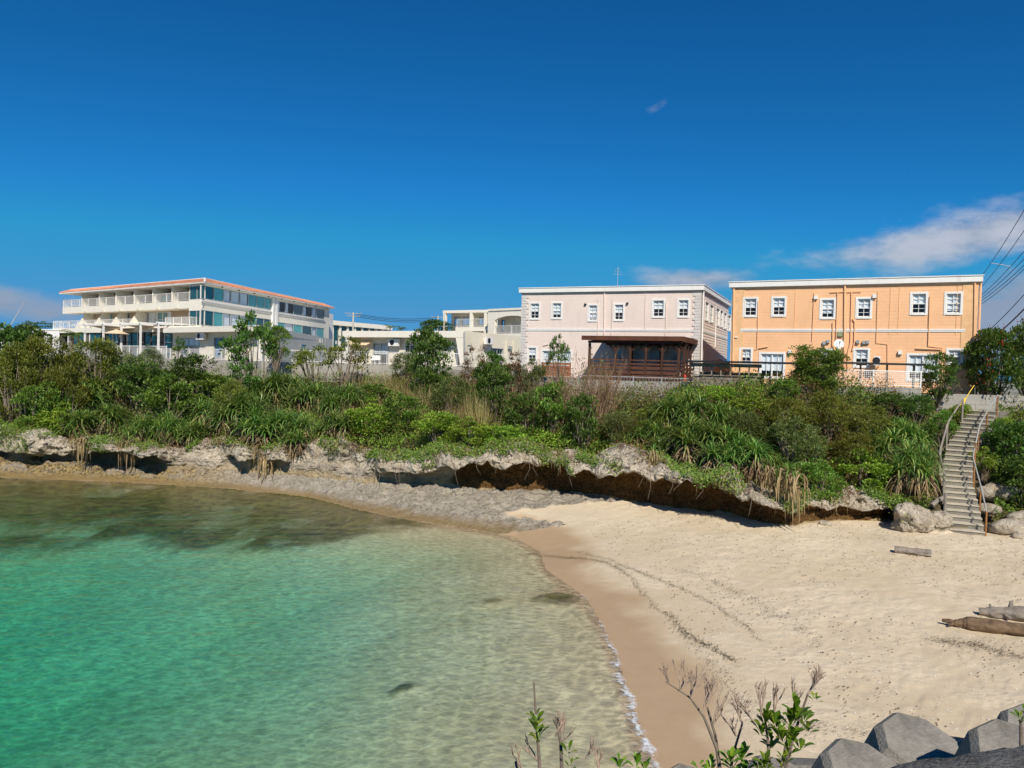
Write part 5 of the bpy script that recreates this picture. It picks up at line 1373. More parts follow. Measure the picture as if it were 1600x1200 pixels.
# ================================================================== ROCKS, LOGS, BLOCKS
def ico(sub):
    import bmesh
    bm = bmesh.new(); bmesh.ops.create_icosphere(bm, subdivisions=sub, radius=1.0)
    bm.verts.ensure_lookup_table(); v = np.array([p.co[:] for p in bm.verts]); f = np.array([[q.index for q in t.verts] for t in bm.faces]); bm.free(); return v, f
IV, IF = ico(5)
IV3, IF3 = ico(3)
def rock(name, label, c, size, seed, cat='boulder', fine=True, group=None, square=.5):
    v, f = (IV, IF) if fine else (IV3, IF3)
    v = v.copy()
    pw = 1 - square * .45
    v = np.sign(v) * np.abs(v) ** pw; v /= np.maximum(np.linalg.norm(v, axis=1, keepdims=True), 1e-6) ** .55
    n_ = 1 + .34 * fbm(v[:, 0] * 1.3 + seed, v[:, 1] * 1.3, v[:, 2] * 1.3, 4) - .30 * ridged(v[:, 0] * 2.2 + seed, v[:, 1] * 2.2, v[:, 2] * 2.2, 4) + .05 * fbm(v[:, 0] * 9 + seed, v[:, 1] * 9, v[:, 2] * 9, 3)
    v = v * n_[:, None] * np.array(size) / 2
    me = mesh_np(name, v, f, MATS['cliff'], smooth=True)
    set_col(me, 'zone', np.zeros(len(v)), np.clip((-.25 * size[2] - v[:, 2]) / .3, 0, 1) * .8, np.zeros(len(v)))
    o = link(name, me); o.location = c
    return tag(o, label, cat, group)
c = at(1428, 812, 29.9); rock('boulder', 'big pale limestone boulder on the sand left of the stairs', (c.x, c.y, 1.62), (1.95, 1.7, 1.45), 3.0)
c = at(1467, 812, 30.2); rock('boulder', 'smaller pale boulder between the big boulder and the stairs', (c.x, c.y, 1.5), (.95, 1.1, 1.1), 8.0)
for i, (x, y, Y, s, lab) in enumerate([(1572, 825, 29.6, (1.5, 1.3, .8), 'flat grey rock on the sand right of the stair foot'), (1600, 812, 30.6, (1.6, 1.3, .9), 'grey rock at the right edge beyond the flat rock'), (1545, 795, 31.2, (1.1, 1.0, .6), 'low pale rock right of the lower stair posts'),
                                       (1565, 770, 32.6, (1.9, 1.4, 1.0), 'ochre rock in the bank right of the stairs'), (1590, 838, 28.9, (.5, .45, .3), 'small white stone in front of the flat grey rock'), (1540, 770, 32.2, (1.0, .8, .7), 'ochre rock close beside the middle stair steps')]):
    c = at(x, y, Y); rock('rock', lab, c, s, 11.0 + 3 * i, 'rock', fine=False)

m_log1 = mat_plain('grey_driftwood', (0.22, 0.185, 0.15), 0.9, 0.35, 3.0, bump=0.6, bscale=14)
m_log2 = mat_plain('brown_driftwood', (0.155, 0.10, 0.058), 0.95, 0.6, 5.0, bump=0.8, bscale=10)
def log(name, label, pts, rs, mat, seed, branches=()):
    N, K = 70, 30
    P = [Vector(p) for p in pts]
    for i, p in enumerate(P): p.z = gz(p.x, p.y) + .72 * float(np.interp(i * (len(rs) - 1) / (len(P) - 1), range(len(rs)), rs)); V = []; Fc = []
    for i in range(N + 1):
        t = i / N * (len(P) - 1); k = min(int(t), len(P) - 2); c = P[k].lerp(P[k + 1], t - k); r = np.interp(t, range(len(rs)), rs)
        d = (P[-1] - P[0]).normalized(); a = d.cross(Vector((0, 0, 1))).normalized(); b = a.cross(d)
        for j in range(K):
            th = 2 * math.pi * j / K
            rr = r * (1 + .34 * float(fbm(math.cos(th) * 1.6 + seed, math.sin(th) * 1.6, i * .06, 3)) + .45 * float(ridged(th * 2.6 + seed, i * .03, 0, 3) - .6) + .25 * float(fbm(i * .09, seed, 0, 3)))
            q = c + (a * math.cos(th) + b * math.sin(th) * .85) * rr; V.append(q[:])
    for i in range(N):
        for j in range(K): Fc.append([i * K + j, i * K + (j + 1) % K, (i + 1) * K + (j + 1) % K, (i + 1) * K + j])
    Fc.append(list(range(K))[::-1]); Fc.append([N * K + j for j in range(K)])
    o0 = Vector(P[0]); me = mesh_np(name, np.array(V) - np.array(o0), Fc, mat, smooth=True)
    if not branches:
        o = link(name, me); o.location = o0; return tag(o, label, 'driftwood log')
    root = empty(name, o0, label, 'driftwood log'); link('trunk', me, root)
    for t, dv, r in branches:
        k = t * (len(P) - 1); i = min(int(k), len(P) - 2); q0 = P[i].lerp(P[i + 1], k - i); q1 = q0 + Vector(dv)
        mb = MB(); mb.tube([q0, (q0 + q1) / 2 + Vector((0, 0, .02)), q1], [r, r * .8, r * .5], 8); mb.build('branch_stub', mat, root, smooth=True)
    return root
a, b = at(1398, 852, 27.0), at(1455, 864, 26.5); log('driftwood_log', 'short grey driftwood log lying on the sand before the big boulder', [a, b], [.15, .15, .12], m_log1, 1)
a, b = at(1492, 964, 20.2), at(1625, 988, 19.2); log('driftwood_log', 'long brown split driftwood log lying on the sand at the right edge', [a, a.lerp(b, .15), b], [.10, .18, .20], m_log2, 5, [(.04, (-.30, .12, .04), .08), (.02, (-.22, -.08, -.03), .06)])
a, b = at(1530, 944, 21.0), at(1625, 966, 20.3); log('driftwood_log', 'gnarled grey driftwood trunk behind the long brown log', [a, a.lerp(b, .4), b], [.11, .18, .24], m_log1, 9, [(.45, (.03, -.38, -.02), .06), (.6, (.05, .05, .34), .08), (.75, (.15, -.35, .05), .05), (.3, (-.05, .1, .22), .05)])

# seawall under the camera and concrete blocks piled before it
m_fore = mat_plain('rough_dark_concrete', (0.115, 0.11, 0.10), 0.95, 0.45, 9.0, bump=1.0, bscale=55)
m_tet = mat_plain('tetrapod_concrete', (0.23, 0.215, 0.185), 0.95, 0.30, 2.2, bump=1.0, bscale=45, stain=0.7, stain_col=(0.10, 0.095, 0.08))
ze = 6.1
ea, eb = on_z(1290, 1199, ze), on_z(1600, 1147, ze)
SF = Frame((ea.x - (eb.x - ea.x) * 6, ea.y - (eb.y - ea.y) * 6), (eb.x + (eb.x - ea.x) * 6, eb.y + (eb.y - ea.y) * 6))
# the parapet: box whose top has an uneven broken lip (n is the outward side away from the camera)
SN = -SF.n
V, Fc = [], []
na, nb = 260, 9
profn = [(-1.6, 0.0), (-.8, .0), (-.3, .0), (-.12, .0), (-.03, -.004), (.0, -.03), (.02, -.12), (.03, -.5), (.06, -1.6)]
sa = np.linspace(0, SF.L, na)
for (n_, dz_) in profn:
    for a in sa:
        w = float(fbm(a * 3.2, n_ * 3, 1.0, 3)); w2 = float(fbm(a * 14, n_ * 14, 4.0, 2))
        p = SF.o + SF.u * a + SN * (n_ + .03 * w + .006 * w2); V.append((p.x, p.y, ze + dz_ + .018 * w + .010 * w2))
for i in range(len(profn) - 1):
    for j in range(na - 1): Fc.append([i * na + j, i * na + j + 1, (i + 1) * na + j + 1, (i + 1) * na + j])
sw = link('seawall', mesh_np('seawall', np.array(V), Fc, m_fore, smooth=True)); tag(sw, 'rough dark concrete seawall top at the lower right corner', 'seawall')
mb = MB()
prev = None
for k in range(13):
    d_ = 2.0 + k * .75; z_ = 5.0 - .55 * (d_ - 2.0); row = [(x, d_ + .1 * math.sin(x * 1.7 + k), z_ + .12 * math.sin(x * 2.3 + k * 1.3)) for x in np.linspace(-6, 14, 40)]
    if prev:
        for j in range(39): mb.quad(prev[j], prev[j + 1], row[j + 1], row[j])
    prev = row
tag(mb.build('embankment', m_block), 'concrete rubble slope below the seawall', 'embankment', kind='structure')
def tetra_mesh():
    mb = MB(); dirs = [Vector((0, 0, 1))] + [Vector((math.cos(t) * .943, math.sin(t) * .943, -.333)) for t in (.5, .5 + 2.094, .5 + 4.189)]
    for d in dirs:
        d.normalize(); a = d.cross(Vector((.3, .9, .1))).normalized(); b = d.cross(a); K = 8
        prof_ = [(.0, .50), (.95, .40), (1.03, .34), (1.035, 0.0)]
        rg = []
        for (h_, r_) in prof_[:3]:
            rg.append([d * h_ + (a * math.cos(2 * math.pi * k / K + .39) + b * math.sin(2 * math.pi * k / K + .39)) * r_ for k in range(K)])
        for i in range(2):
            for k in range(K): mb.quad(rg[i][k], rg[i][(k + 1) % K], rg[i + 1][(k + 1) % K], rg[i + 1][k])
        mb.poly(rg[2])
    import bmesh
    me = bpy.data.meshes.new('tmp'); me.from_pydata(mb.v, [], mb.f); bm = bmesh.new(); bm.from_mesh(me); bpy.data.meshes.remove(me)
    bmesh.ops.remove_doubles(bm, verts=bm.verts, dist=.0005)
    bm.verts.ensure_lookup_table(); v = np.array([p.co[:] for p in bm.verts])
    v = v + .03 * np.stack([fbm(v[:, 0] * 2 + 9 * i, v[:, 1] * 2, v[:, 2] * 2, 3) for i in range(3)], 1); f = [[q.index for q in t.verts] for t in bm.faces]; bm.free(); return v, f
tv, tf = tetra_mesh()
tme = mesh_np('tetrapod', tv, tf, m_tet)
def tetrapod(label, px, py, Y, s, tilt, rz, aim=None):
    """px,py: centre of the visible upper leg end"""
    c = at(px, py, Y); o = link('tetrapod', tme); R = Matrix.Rotation(rz, 3, 'Z') @ Matrix.Rotation(tilt, 3, 'X')
    o.rotation_euler = R.to_euler(); o.scale = (s, s, s); up = R @ Vector((0, 0, 1.03 * s)); o.location = c - up
    return tag(o, label, 'tetrapod', 'concrete tetrapods before the seawall')
tetrapod('large concrete tetrapod whose flat end stands highest in the middle of the pile', 1440, 1160, 8.2, 1.2, math.radians(24), math.radians(8))
tetrapod('concrete tetrapod low in front of the highest one, left of the seawall corner', 1352, 1200, 7.4, 1.05, math.radians(24), math.radians(14))
tetrapod('concrete tetrapod at the right edge just above the seawall', 1592, 1172, 7.0, 1.05, math.radians(24), math.radians(-4))
tetrapod('concrete tetrapod in the right corner behind the others', 1630, 1140, 9.0, 1.15, math.radians(26), math.radians(-10))
tetrapod('concrete tetrapod end at the bottom edge behind the leafy shrub', 1225, 1228, 7.6, 1.1, math.radians(24), math.radians(20))
tetrapod('concrete tetrapod corner at the bottom edge left of the leafy shrub', 1080, 1236, 7.6, 0.95, math.radians(24), math.radians(5))
c = at(1290, 818, 30.7); rock('rock', 'ochre block at the foot of the brown rock left of the boulder', c, (.6, .5, .35), 55.0, 'rock', fine=False)

# ================================================================== VEGETATION
L_dark = mat_leaf('leaf_dark_green', (0.042, 0.086, 0.017), (0.100, 0.180, 0.030), (0.209, 0.307, 0.065))
L_mid = mat_leaf('leaf_mid_green', (0.072, 0.145, 0.020), (0.167, 0.282, 0.042), (0.312, 0.409, 0.081))
L_bright = mat_leaf('leaf_bright_green', (0.136, 0.239, 0.026), (0.261, 0.401, 0.048), (0.459, 0.546, 0.081))
L_olive = mat_leaf('leaf_olive', (0.090, 0.118, 0.018), (0.197, 0.226, 0.034), (0.339, 0.330, 0.059))
L_oliv2 = mat_leaf('leaf_grey_olive', (0.071, 0.108, 0.031), (0.160, 0.208, 0.059), (0.267, 0.278, 0.086))
L_strap = mat_leaf('leaf_strap_green', (0.079, 0.165, 0.031), (0.178, 0.296, 0.064), (0.414, 0.452, 0.136), rough=0.4)
L_dead = mat_leaf('dead_strap_leaf', (0.17, 0.115, 0.06), (0.35, 0.25, 0.135), (0.48, 0.37, 0.21), trans=0.15, rough=0.8)
L_gold = mat_leaf('hanging_dry_leaf', (0.20, 0.14, 0.07), (0.38, 0.28, 0.14), (0.50, 0.38, 0.21), trans=0.15, rough=0.8)
L_dry = mat_leaf('dry_grass', (0.220, 0.165, 0.066), (0.396, 0.308, 0.132), (0.506, 0.418, 0.209), trans=0.25, rough=0.8)
L_grass = mat_leaf('tall_green_grass', (0.103, 0.191, 0.031), (0.236, 0.347, 0.059), (0.489, 0.522, 0.120))
L_rust = mat_leaf('rust_brown_leaf', (0.110, 0.050, 0.022), (0.220, 0.110, 0.050), (0.154, 0.143, 0.044), trans=0.2)
L_red = mat_leaf('red_flower', (0.462, 0.022, 0.033), (0.660, 0.055, 0.066), (0.770, 0.132, 0.132))
L_near = mat_leaf('near_glossy_leaf', (0.077, 0.165, 0.013), (0.154, 0.275, 0.022), (0.286, 0.374, 0.033), rough=0.3, trans=0.35)
m_bark = mat_plain('grey_bark', (0.20, 0.16, 0.12), 0.95, 0.3, 4.0)
m_twig = mat_plain('dry_twig', (0.27, 0.17, 0.105), 0.9, 0.3, 4.0)
m_twig2 = mat_plain('pale_bare_twig', (0.36, 0.27, 0.20), 0.9, 0.2, 8.0)

def unit(a): return a / np.maximum(np.linalg.norm(a, axis=-1, keepdims=True), 1e-9)
def rdir(n, r): return unit(r.normal(size=(n, 3)))
def leaves(C, D, Nn, L, Wd):
    """folded rhombic leaves; C base points, D length direction, Nn approximate normal"""
    n = len(C); D = unit(D); S = unit(np.cross(D, Nn)); Nn = np.cross(S, D)
    L = np.broadcast_to(np.asarray(L, float), (n,))[:, None]; Wd = np.broadcast_to(np.asarray(Wd, float), (n,))[:, None]
    m = C + D * L * .5 + Nn * Wd * .12
    V = np.stack([C, m + S * Wd / 2, C + D * L, m - S * Wd / 2], 1).reshape(-1, 3)
    return V, np.arange(4 * n).reshape(n, 4)
def straps(C, az, e0, bend, L, Wd, seg=5):
    """arching strap leaves; e0 start elevation, bend total downward bend (radians)"""
    n = len(C); P = [C]; el = e0.copy(); p = C.copy(); step = (L / seg)[:, None]
    for k in range(seg):
        d = np.stack([np.cos(el) * np.cos(az), np.cos(el) * np.sin(az), np.sin(el)], 1)
        p = p + d * step; P.append(p); el = np.maximum(el - bend / seg * (0.5 + k * .35), -1.5)
    S = np.stack([-np.sin(az), np.cos(az), np.zeros(n)], 1)
    wk = np.interp(np.arange(seg + 1) / seg, [0, .15, .6, 1], [.75, 1, .75, .06])
    V = np.empty((n, seg + 1, 2, 3))
    for k in range(seg + 1):
        V[:, k, 0] = P[k] - S * (Wd * wk[k] / 2)[:, None]; V[:, k, 1] = P[k] + S * (Wd * wk[k] / 2)[:, None]
    base = (np.arange(n) * (seg + 1) * 2)[:, None]
    f = np.concatenate([base + np.array([[2 * k, 2 * k + 1, 2 * k + 3, 2 * k + 2]]) for k in range(seg)], 0)
    return V.reshape(-1, 3), f
def cat_vf(lst):
    V, Fc, o = [], [], 0
    for v, f in lst: V.append(v); Fc.append(f + o); o += len(v)
    return np.concatenate(V), np.concatenate(Fc)

W0, H0 = 2.6, 2.4       # nominal template size
def branch_mesh(name, tips, r0, mat, r, stems=3, spread=.25):
    mb = MB(); roots = [Vector((r.uniform(-spread, spread), r.uniform(-spread, spread), -.3)) for _ in range(stems)]
    for i, t in enumerate(tips):
        b = roots[i % stems]; t = Vector(t); m = b.lerp(t, .5) + Vector((r.uniform(-.15, .15), r.uniform(-.15, .15), .12))
        mb.tube([b, m, t], [r0, r0 * .6, r0 * .2], 5, cap=False)
    me = bpy.data.meshes.new(name); me.from_pydata(mb.v, [], mb.f); me.materials.append(mat); return me
def shrub_tpl(mat, seed, K=34, n=85, L=.13, Wd=.065, openness=0.0, low=.12, clump=.34, flat=.75, twig=m_bark, upb=.35, extra=None, full=.55, box=False):
    r = np.random.default_rng(seed)
    d = rdir(K * 3, r); d[:, 2] = np.where(r.random(K * 3) < full, d[:, 2], np.abs(d[:, 2]) - .1); d = unit(d)[:K]
    rad = r.uniform(.45, 1.0, K) ** .6
    c = d * rad[:, None] * np.array([W0 / 2 - .22, W0 / 2 - .22, H0 * .42]); c[:, 2] += H0 * .5; c[:, 2] = np.maximum(c[:, 2], low * H0)
    if box: c = r.uniform(-1, 1, (K, 3)) * np.array([W0 / 2 - .25, W0 / 2 - .3, H0 * .48]) + np.array([0, 0, H0 * .46]); c[:, 2] += .15 * np.sin(c[:, 0] * 3)
    C, D, NN, LL, WW = [], [], [], [], []
    for i in range(K):
        cr = clump * r.uniform(.65, 1.25); m = int(n * r.uniform(.6, 1.4))
        u = rdir(m, r); u[:, 2] = np.where(r.random(m) < .6, np.abs(u[:, 2]), u[:, 2]); u[:, 2] *= flat
        rr = cr * r.uniform(.35, 1.0, m)[:, None] ** (.5 + openness)
        C.append(c[i] + u * rr); dd = unit(u + rdir(m, r) * .7 + np.array([0, 0, upb])); D.append(dd)
        NN.append(unit(np.array([0, 0, 1.]) + rdir(m, r) * .6)); s = r.uniform(.65, 1.3, m); LL.append(L * s); WW.append(Wd * s)
    V, Fc = leaves(np.concatenate(C), np.concatenate(D), np.concatenate(NN), np.concatenate(LL), np.concatenate(WW))
    parts = [('crown', mesh_np('crown', V, Fc, mat)), ('trunk', branch_mesh('trunk', c[::2], .05, twig, random, 3))]
    if extra:
        emat, cnt, eL = extra
        k = r.integers(0, K, cnt); u = rdir(cnt, r); u[:, 2] = np.abs(u[:, 2]); ctr = c[k] + u * clump * 1.0
        rep = 14; C2 = np.repeat(ctr, rep, 0) + r.normal(size=(cnt * rep, 3)) * .10
        V, Fc = leaves(C2, rdir(cnt * rep, r), rdir(cnt * rep, r), eL, eL * .8)
        parts.append(('flowers', mesh_np('flowers', V, Fc, emat)))
    return parts
def twig_tpl(seed, leafmat, nleaf=500, mat=None, lean=.0, stems=16):
    r = random.Random(seed); mb = MB(); tips = []
    def grow(p, d, L, rad, lev):
        q = p + d * L; mid = p.lerp(q, .5) + Vector((r.uniform(-1, 1), r.uniform(-1, 1), r.uniform(-1, 1))) * L * .06
        mb.tube([p, mid, q], [rad, rad * .8, rad * .6], 4 if lev < 2 else 3, cap=False); tips.append(q)
        if lev < 4:
            for _ in range(r.choice((2, 3, 3) if lev < 3 else (1, 2, 2))):
                nd = (d + Vector((r.uniform(-1, 1), r.uniform(-1, 1), r.uniform(-.25, .7))) * .55).normalized(); grow(p.lerp(q, r.uniform(.5, 1)), nd, L * r.uniform(.55, .85), rad * .58, lev + 1)
    for _ in range(stems):
        a = r.uniform(0, 6.28); grow(Vector((r.uniform(-.5, .5), r.uniform(-.5, .5), -.2)), Vector((math.cos(a) * .45, math.sin(a) * .45, 1)).normalized(), r.uniform(.6, .95), .022, 0)
    me = bpy.data.meshes.new('branches'); me.from_pydata(mb.v, [], mb.f); me.materials.append(mat or m_twig)
    rr = np.random.default_rng(seed); T = np.array([t[:] for t in tips]); k = rr.integers(0, len(T), nleaf)
    V, Fc = leaves(T[k] + rr.normal(size=(nleaf, 3)) * .05, rdir(nleaf, rr), rdir(nleaf, rr), rr.uniform(.05, .10, nleaf), .035)
    return [('branches', me), ('leaves', mesh_np('leaves', V, Fc, leafmat))]
def pandanus_tpl(seed, heads=9, green=L_strap, dead=L_dead, skirt=.6, lmul=1.0):
    r = np.random.default_rng(seed); G, Dd, tips = [], [], []
    for i in range(heads):
        a = r.uniform(0, 6.28); q = r.uniform(0, 1) ** .6; c = np.array([math.cos(a) * q * 1.0, math.sin(a) * q * 1.0, .55 + 1.3 * (1 - q * q * .8) * r.uniform(.6, 1.1)])
        tips.append(c); n = 58; k = np.arange(n) / n
        az = k * n * 2.399 + r.uniform(0, 6); e0 = 1.45 - 1.35 * k + r.normal(size=n) * .10; L = (0.75 + .4 * k) * r.uniform(.8, 1.15, n) * lmul
        G.append(straps(np.repeat(c[None], n, 0) + r.normal(size=(n, 3)) * .03, az, e0, .9 + 1.1 * k + r.normal(size=n) * .15, L, np.full(n, .058)))
        m = int(34 * skirt); az = r.uniform(0, 6.28, m); e0 = r.uniform(-1.3, -.2, m)
        cb = np.repeat(c[None], m, 0) - np.array([0, 0, 1]) * r.uniform(.05, .45, m)[:, None]
        Dd.append(straps(cb, az, e0, np.full(m, 1.2), r.uniform(.5, 1.0, m), np.full(m, .05), 4))
    V, Fc = cat_vf(G); V2, F2 = cat_vf(Dd)
    return [('leaves', mesh_np('leaves', V, Fc, green)), ('dead_leaves', mesh_np('dead_leaves', V2, F2, dead)), ('trunk', branch_mesh('trunk', tips, .07, m_bark, random, 3, .3))]
def palm_tpl(seed, fronds=13, trunk_h=1.7, L=1.15):
    r = np.random.default_rng(seed); G = []
    top = np.array([0, 0, trunk_h])
    for i in range(fronds):
        az = i * 2.4 + r.uniform(-.2, .2); el = r.uniform(.1, 1.1); n = 22; k = np.linspace(.12, 1, n); ang = el - 1.5 * k ** 1.5
        pts = top + np.cumsum(np.stack([np.cos(ang) * math.cos(az), np.cos(ang) * math.sin(az), np.sin(ang)], 1) * L / n, 0)
        side = np.array([-math.sin(az), math.cos(az), 0])
        for sg_ in (-1, 1):
            D = unit(side * sg_ + np.array([math.cos(az), math.sin(az), -.5]) * .7 + r.normal(size=(n, 3)) * .08)
            G.append(leaves(pts, D, np.repeat(np.array([[0, 0, 1.]]), n, 0) + r.normal(size=(n, 3)) * .15, .42 * L * np.sin(np.pi * np.clip(k * .9 + .08, 0, 1)) ** .6, .05))
    V, Fc = cat_vf(G); mb = MB(); mb.tube([(0, 0, -.1), (.03, 0, trunk_h * .5), (0, 0, trunk_h)], [.12, .09, .08], 8)
    me = bpy.data.meshes.new('trunk'); me.from_pydata(mb.v, [], mb.f); me.materials.append(m_bark)
    return [('fronds', mesh_np('fronds', V, Fc, L_mid)), ('trunk', me)]
def deadhang_tpl(seed, n=80, L=1.0):
    r = np.random.default_rng(seed); az = r.uniform(0, 6.28, n); c = np.stack([r.normal(size=n) * .20, r.normal(size=n) * .14, r.uniform(.55, 1.0, n)], 1)
    V, Fc = straps(c, az, r.uniform(-1.2, .2, n), np.full(n, 2.6), r.uniform(.25, 1.05, n) * L, np.full(n, .045), 6)
    az = r.uniform(0, 6.28, 16); V2, F2 = straps(np.repeat(np.array([[0, 0, .95]]), 16, 0), az, r.uniform(0, 1.2, 16), np.full(16, 1.8), np.full(16, .5), np.full(16, .05), 5)
    return [('dead_leaves', mesh_np('dead_leaves', V, Fc, L_gold)), ('leaves', mesh_np('leaves', V2, F2, L_strap))]
def reed_tpl(seed, mat, n=230):
    r = np.random.default_rng(seed); c = np.stack([r.normal(size=n) * .42, r.normal(size=n) * .42, np.full(n, -.1)], 1)
    V, Fc = straps(c, r.uniform(0, 6.28, n), r.uniform(1.15, 1.52, n), r.uniform(.2, 1.2, n), r.uniform(1.2, 2.5, n), r.uniform(.025, .045, n), 5)
    m = 90; V2, F2 = straps(c[:m], r.uniform(0, 6.28, m), r.uniform(1.0, 1.5, m), r.uniform(.4, 1.4, m), r.uniform(.8, 1.9, m), r.uniform(.02, .04, m), 5)
    return [('dry_blades', mesh_np('dry_blades', V, Fc, mat)), ('green_blades', mesh_np('green_blades', V2, F2, L_grass))]
TPL = {
    'reed': [reed_tpl(41, L_dry), reed_tpl(42, L_dry)],
    'dark': [shrub_tpl(L_dark, s, 42, 120) for s in (1, 2, 3)],
    'mid': [shrub_tpl(L_mid, s, 40, 110) for s in (4, 5)],
    'bright': [shrub_tpl(L_bright, s, 44, 110, .11, .075, flat=.6) for s in (6, 7)],
    'olive': [shrub_tpl(L_olive, s, 70, 135, .11, .030, clump=.30, openness=.5, upb=.1, low=.05) for s in (8, 9, 10)],
    'grey': [shrub_tpl(L_oliv2, s, 60, 120, .12, .032, clump=.30, openness=.5, upb=.1) for s in (11, 12)],
    'open': [shrub_tpl(L_dark, s, 30, 60, .12, .07, openness=1.0, clump=.27, low=.25, full=.2) for s in (13, 14)],
    'openolive': [shrub_tpl(L_olive, s, 30, 52, .13, .06, openness=1.0, clump=.28, low=.25, full=.2) for s in (15, 16)],
    'flower': [shrub_tpl(L_dark, 17, 80, 130, .10, .06, clump=.30, full=.8, extra=(L_red, 18, .06)), shrub_tpl(L_dark, 37, 80, 130, .10, .06, clump=.30, full=.8, extra=(L_red, 14, .06))],
    'hedge': [shrub_tpl(L_mid, 33, 130, 150, .10, .06, clump=.36, full=1.0, low=.0, box=True)],
    'dryleaf': [shrub_tpl(L_rust, 18, 36, 70, .09, .045, openness=.8, clump=.26, twig=m_twig)],
    'twig': [twig_tpl(19, L_olive, 420), twig_tpl(20, L_rust, 300)],
    'pand': [pandanus_tpl(s) for s in (21, 22, 23)],
    'pandg': [pandanus_tpl(s, 12, L_strap, L_dead, .35, 1.05) for s in (24, 25)],
    'pandd': [pandanus_tpl(s, 9, L_strap, L_dead, 1.7) for s in (26, 27)],
    'palm': [palm_tpl(28), palm_tpl(29, 11)],
    'hang': [deadhang_tpl(s) for s in (30, 31, 32, 34)],
}
KIND_NAME = {'dark': ('broadleaf_shrub', 'shrub'), 'mid': ('broadleaf_shrub', 'shrub'), 'bright': ('creeper_mound', 'creeper'), 'olive': ('feathery_bush', 'bush'), 'grey': ('feathery_bush', 'bush'), 'open': ('open_tree', 'tree'), 'openolive': ('open_tree', 'tree'),
             'flower': ('flowering_tree', 'tree'), 'dryleaf': ('rusty_shrub', 'shrub'), 'twig': ('twiggy_shrub', 'shrub'), 'pand': ('pandanus', 'pandanus'), 'pandg': ('pandanus', 'pandanus'), 'pandd': ('pandanus', 'pandanus'), 'palm': ('palm_tree', 'palm'), 'hang': ('dead_leaf_bundle', 'dead leaves'), 'hedge': ('hedge', 'hedge'), 'reed': ('reed_tuft', 'grass tuft')}
_cnt = {}
def plant(kind, x0, x1, yt, yb, label, group=None, Y=None, name=None, squash=1.0):
    xm = (x0 + x1) / 2
    if Y is None: b = on_ground(xm, yb)
    else:
        b = at(xm, yb, Y)
    sw = (x1 - x0) * b.y / F_PX / W0 * 1.12; shh = (yb - yt) * b.y / F_PX / H0 * (1.02 if Y is not None or kind.startswith('pan') or kind == 'hang' else (1.24 if xm < 400 else 1.04))
    i = _cnt.get(kind, 0); _cnt[kind] = i + 1
    tpl = TPL[kind][i % len(TPL[kind])]
    nm, ct = KIND_NAME[kind]
    e = empty(name or nm, b, label, ct, group, rz=random.uniform(0, 6.28))
    e.scale = (sw, sw * squash, shh)
    for pn, me in tpl:
        o = link(pn, me, e)
        if pn == 'flowers': o['kind'] = 'stuff'
    return e

plant('dark', -50, 55, 535, 655, 'dark leafy bush at the far left edge of the bank')
plant('dark', -10, 72, 519, 600, 'dark round-topped tree before the white annex wall', name='broadleaf_tree')
plant('olive', -20, 62, 560, 672, 'olive feathery bush lowest at the left edge above the pale rock')
plant('olive', 18, 118, 545, 668, 'large olive feathery bush below the white annex', squash=.8)
plant('olive', 92, 200, 545, 655, 'largest olive feathery bush below the small terrace palm', squash=.8)
plant('olive', 60, 140, 590, 680, 'low olive feathery bush in front of the two large ones')
plant('grey', 150, 232, 562, 645, 'grey olive bush right of the largest feathery bush')
plant('grey', 212, 254, 548, 592, 'small feathery shrub before the grey wall under the lattice fence')
plant('dark', 184, 262, 578, 655, 'glossy dark green shrub left of the pair below the rubble wall')
plant('dark', 250, 346, 572, 652, 'glossy dark green shrub right of the pair below the rubble wall')
plant('mid', 300, 372, 596, 655, 'mid green shrub between the dark pair and the tall open tree')
plant('open', 264, 294, 522, 580, 'thin leafy sapling against the railing of the hotel wing', Y=76, squash=.8)
plant('open', 342, 432, 512, 645, 'tall open dark-leaved tree before the corner of the hotel wing')
plant('open', 350, 410, 570, 660, 'low dark bush at the foot of the tall open tree')
plant('mid', 408, 456, 502, 572, 'bright young tree right of the tall open tree', Y=64, name='broadleaf_tree', squash=.8)
plant('openolive', 450, 522, 540, 615, 'airy olive tree right of the bright young tree')
plant('openolive', 506, 576, 526, 612, 'airy olive tree before the tan awning end of the bungalow')
plant('dark', 634, 706, 510, 622, 'dense dark green tree before the bungalow railing', name='broadleaf_tree')
plant('dark', 640, 700, 570, 650, 'dark bush at the foot of the dense dark tree')
plant('grey', 606, 656, 548, 606, 'grey green shrub left of the dense dark tree')
plant('dryleaf', 715, 765, 540, 640, 'rusty brown shrub before the bungalow side wall')
plant('dark', 738, 800, 552, 625, 'dark shrub against the bungalow side wall right of the rusty one')
plant('grey', 800, 856, 562, 632, 'grey green shrub below the left corner of the pink house')
plant('dark', 734, 802, 562, 680, 'dark shrub right of the dry grass patch')
plant('dryleaf', 778, 832, 548, 640, 'rusty brown shrub before the left corner of the pink house')
plant('dark', 790, 850, 610, 695, 'dark shrub below the rusty one at the pink house corner')
plant('mid', 826, 896, 596, 690, 'tangled green shrub left of the bare twiggy shrub')
plant('twig', 866, 966, 508, 680, 'tall dry twiggy shrub before the left end of the pavilion')
plant('twig', 905, 985, 540, 672, 'dry reedy shrub before the middle of the pavilion')
plant('twig', 800, 860, 560, 690, 'short reedy brown shrub below the pink house corner')
plant('twig', 840, 900, 530, 690, 'slim twiggy shrub left of the tall dry one')
plant('open', 850, 888, 522, 620, 'thin sparse tree rising among the dry twigs')
plant('dark', 880, 936, 618, 712, 'dark ivy-clad shrub at the rim below the dry twigs')
plant('grey', 930, 1000, 640, 704, 'low grey green scrub below the rail fence')
plant('olive', 985, 1050, 636, 696, 'low olive scrub below the right end of the rail fence')
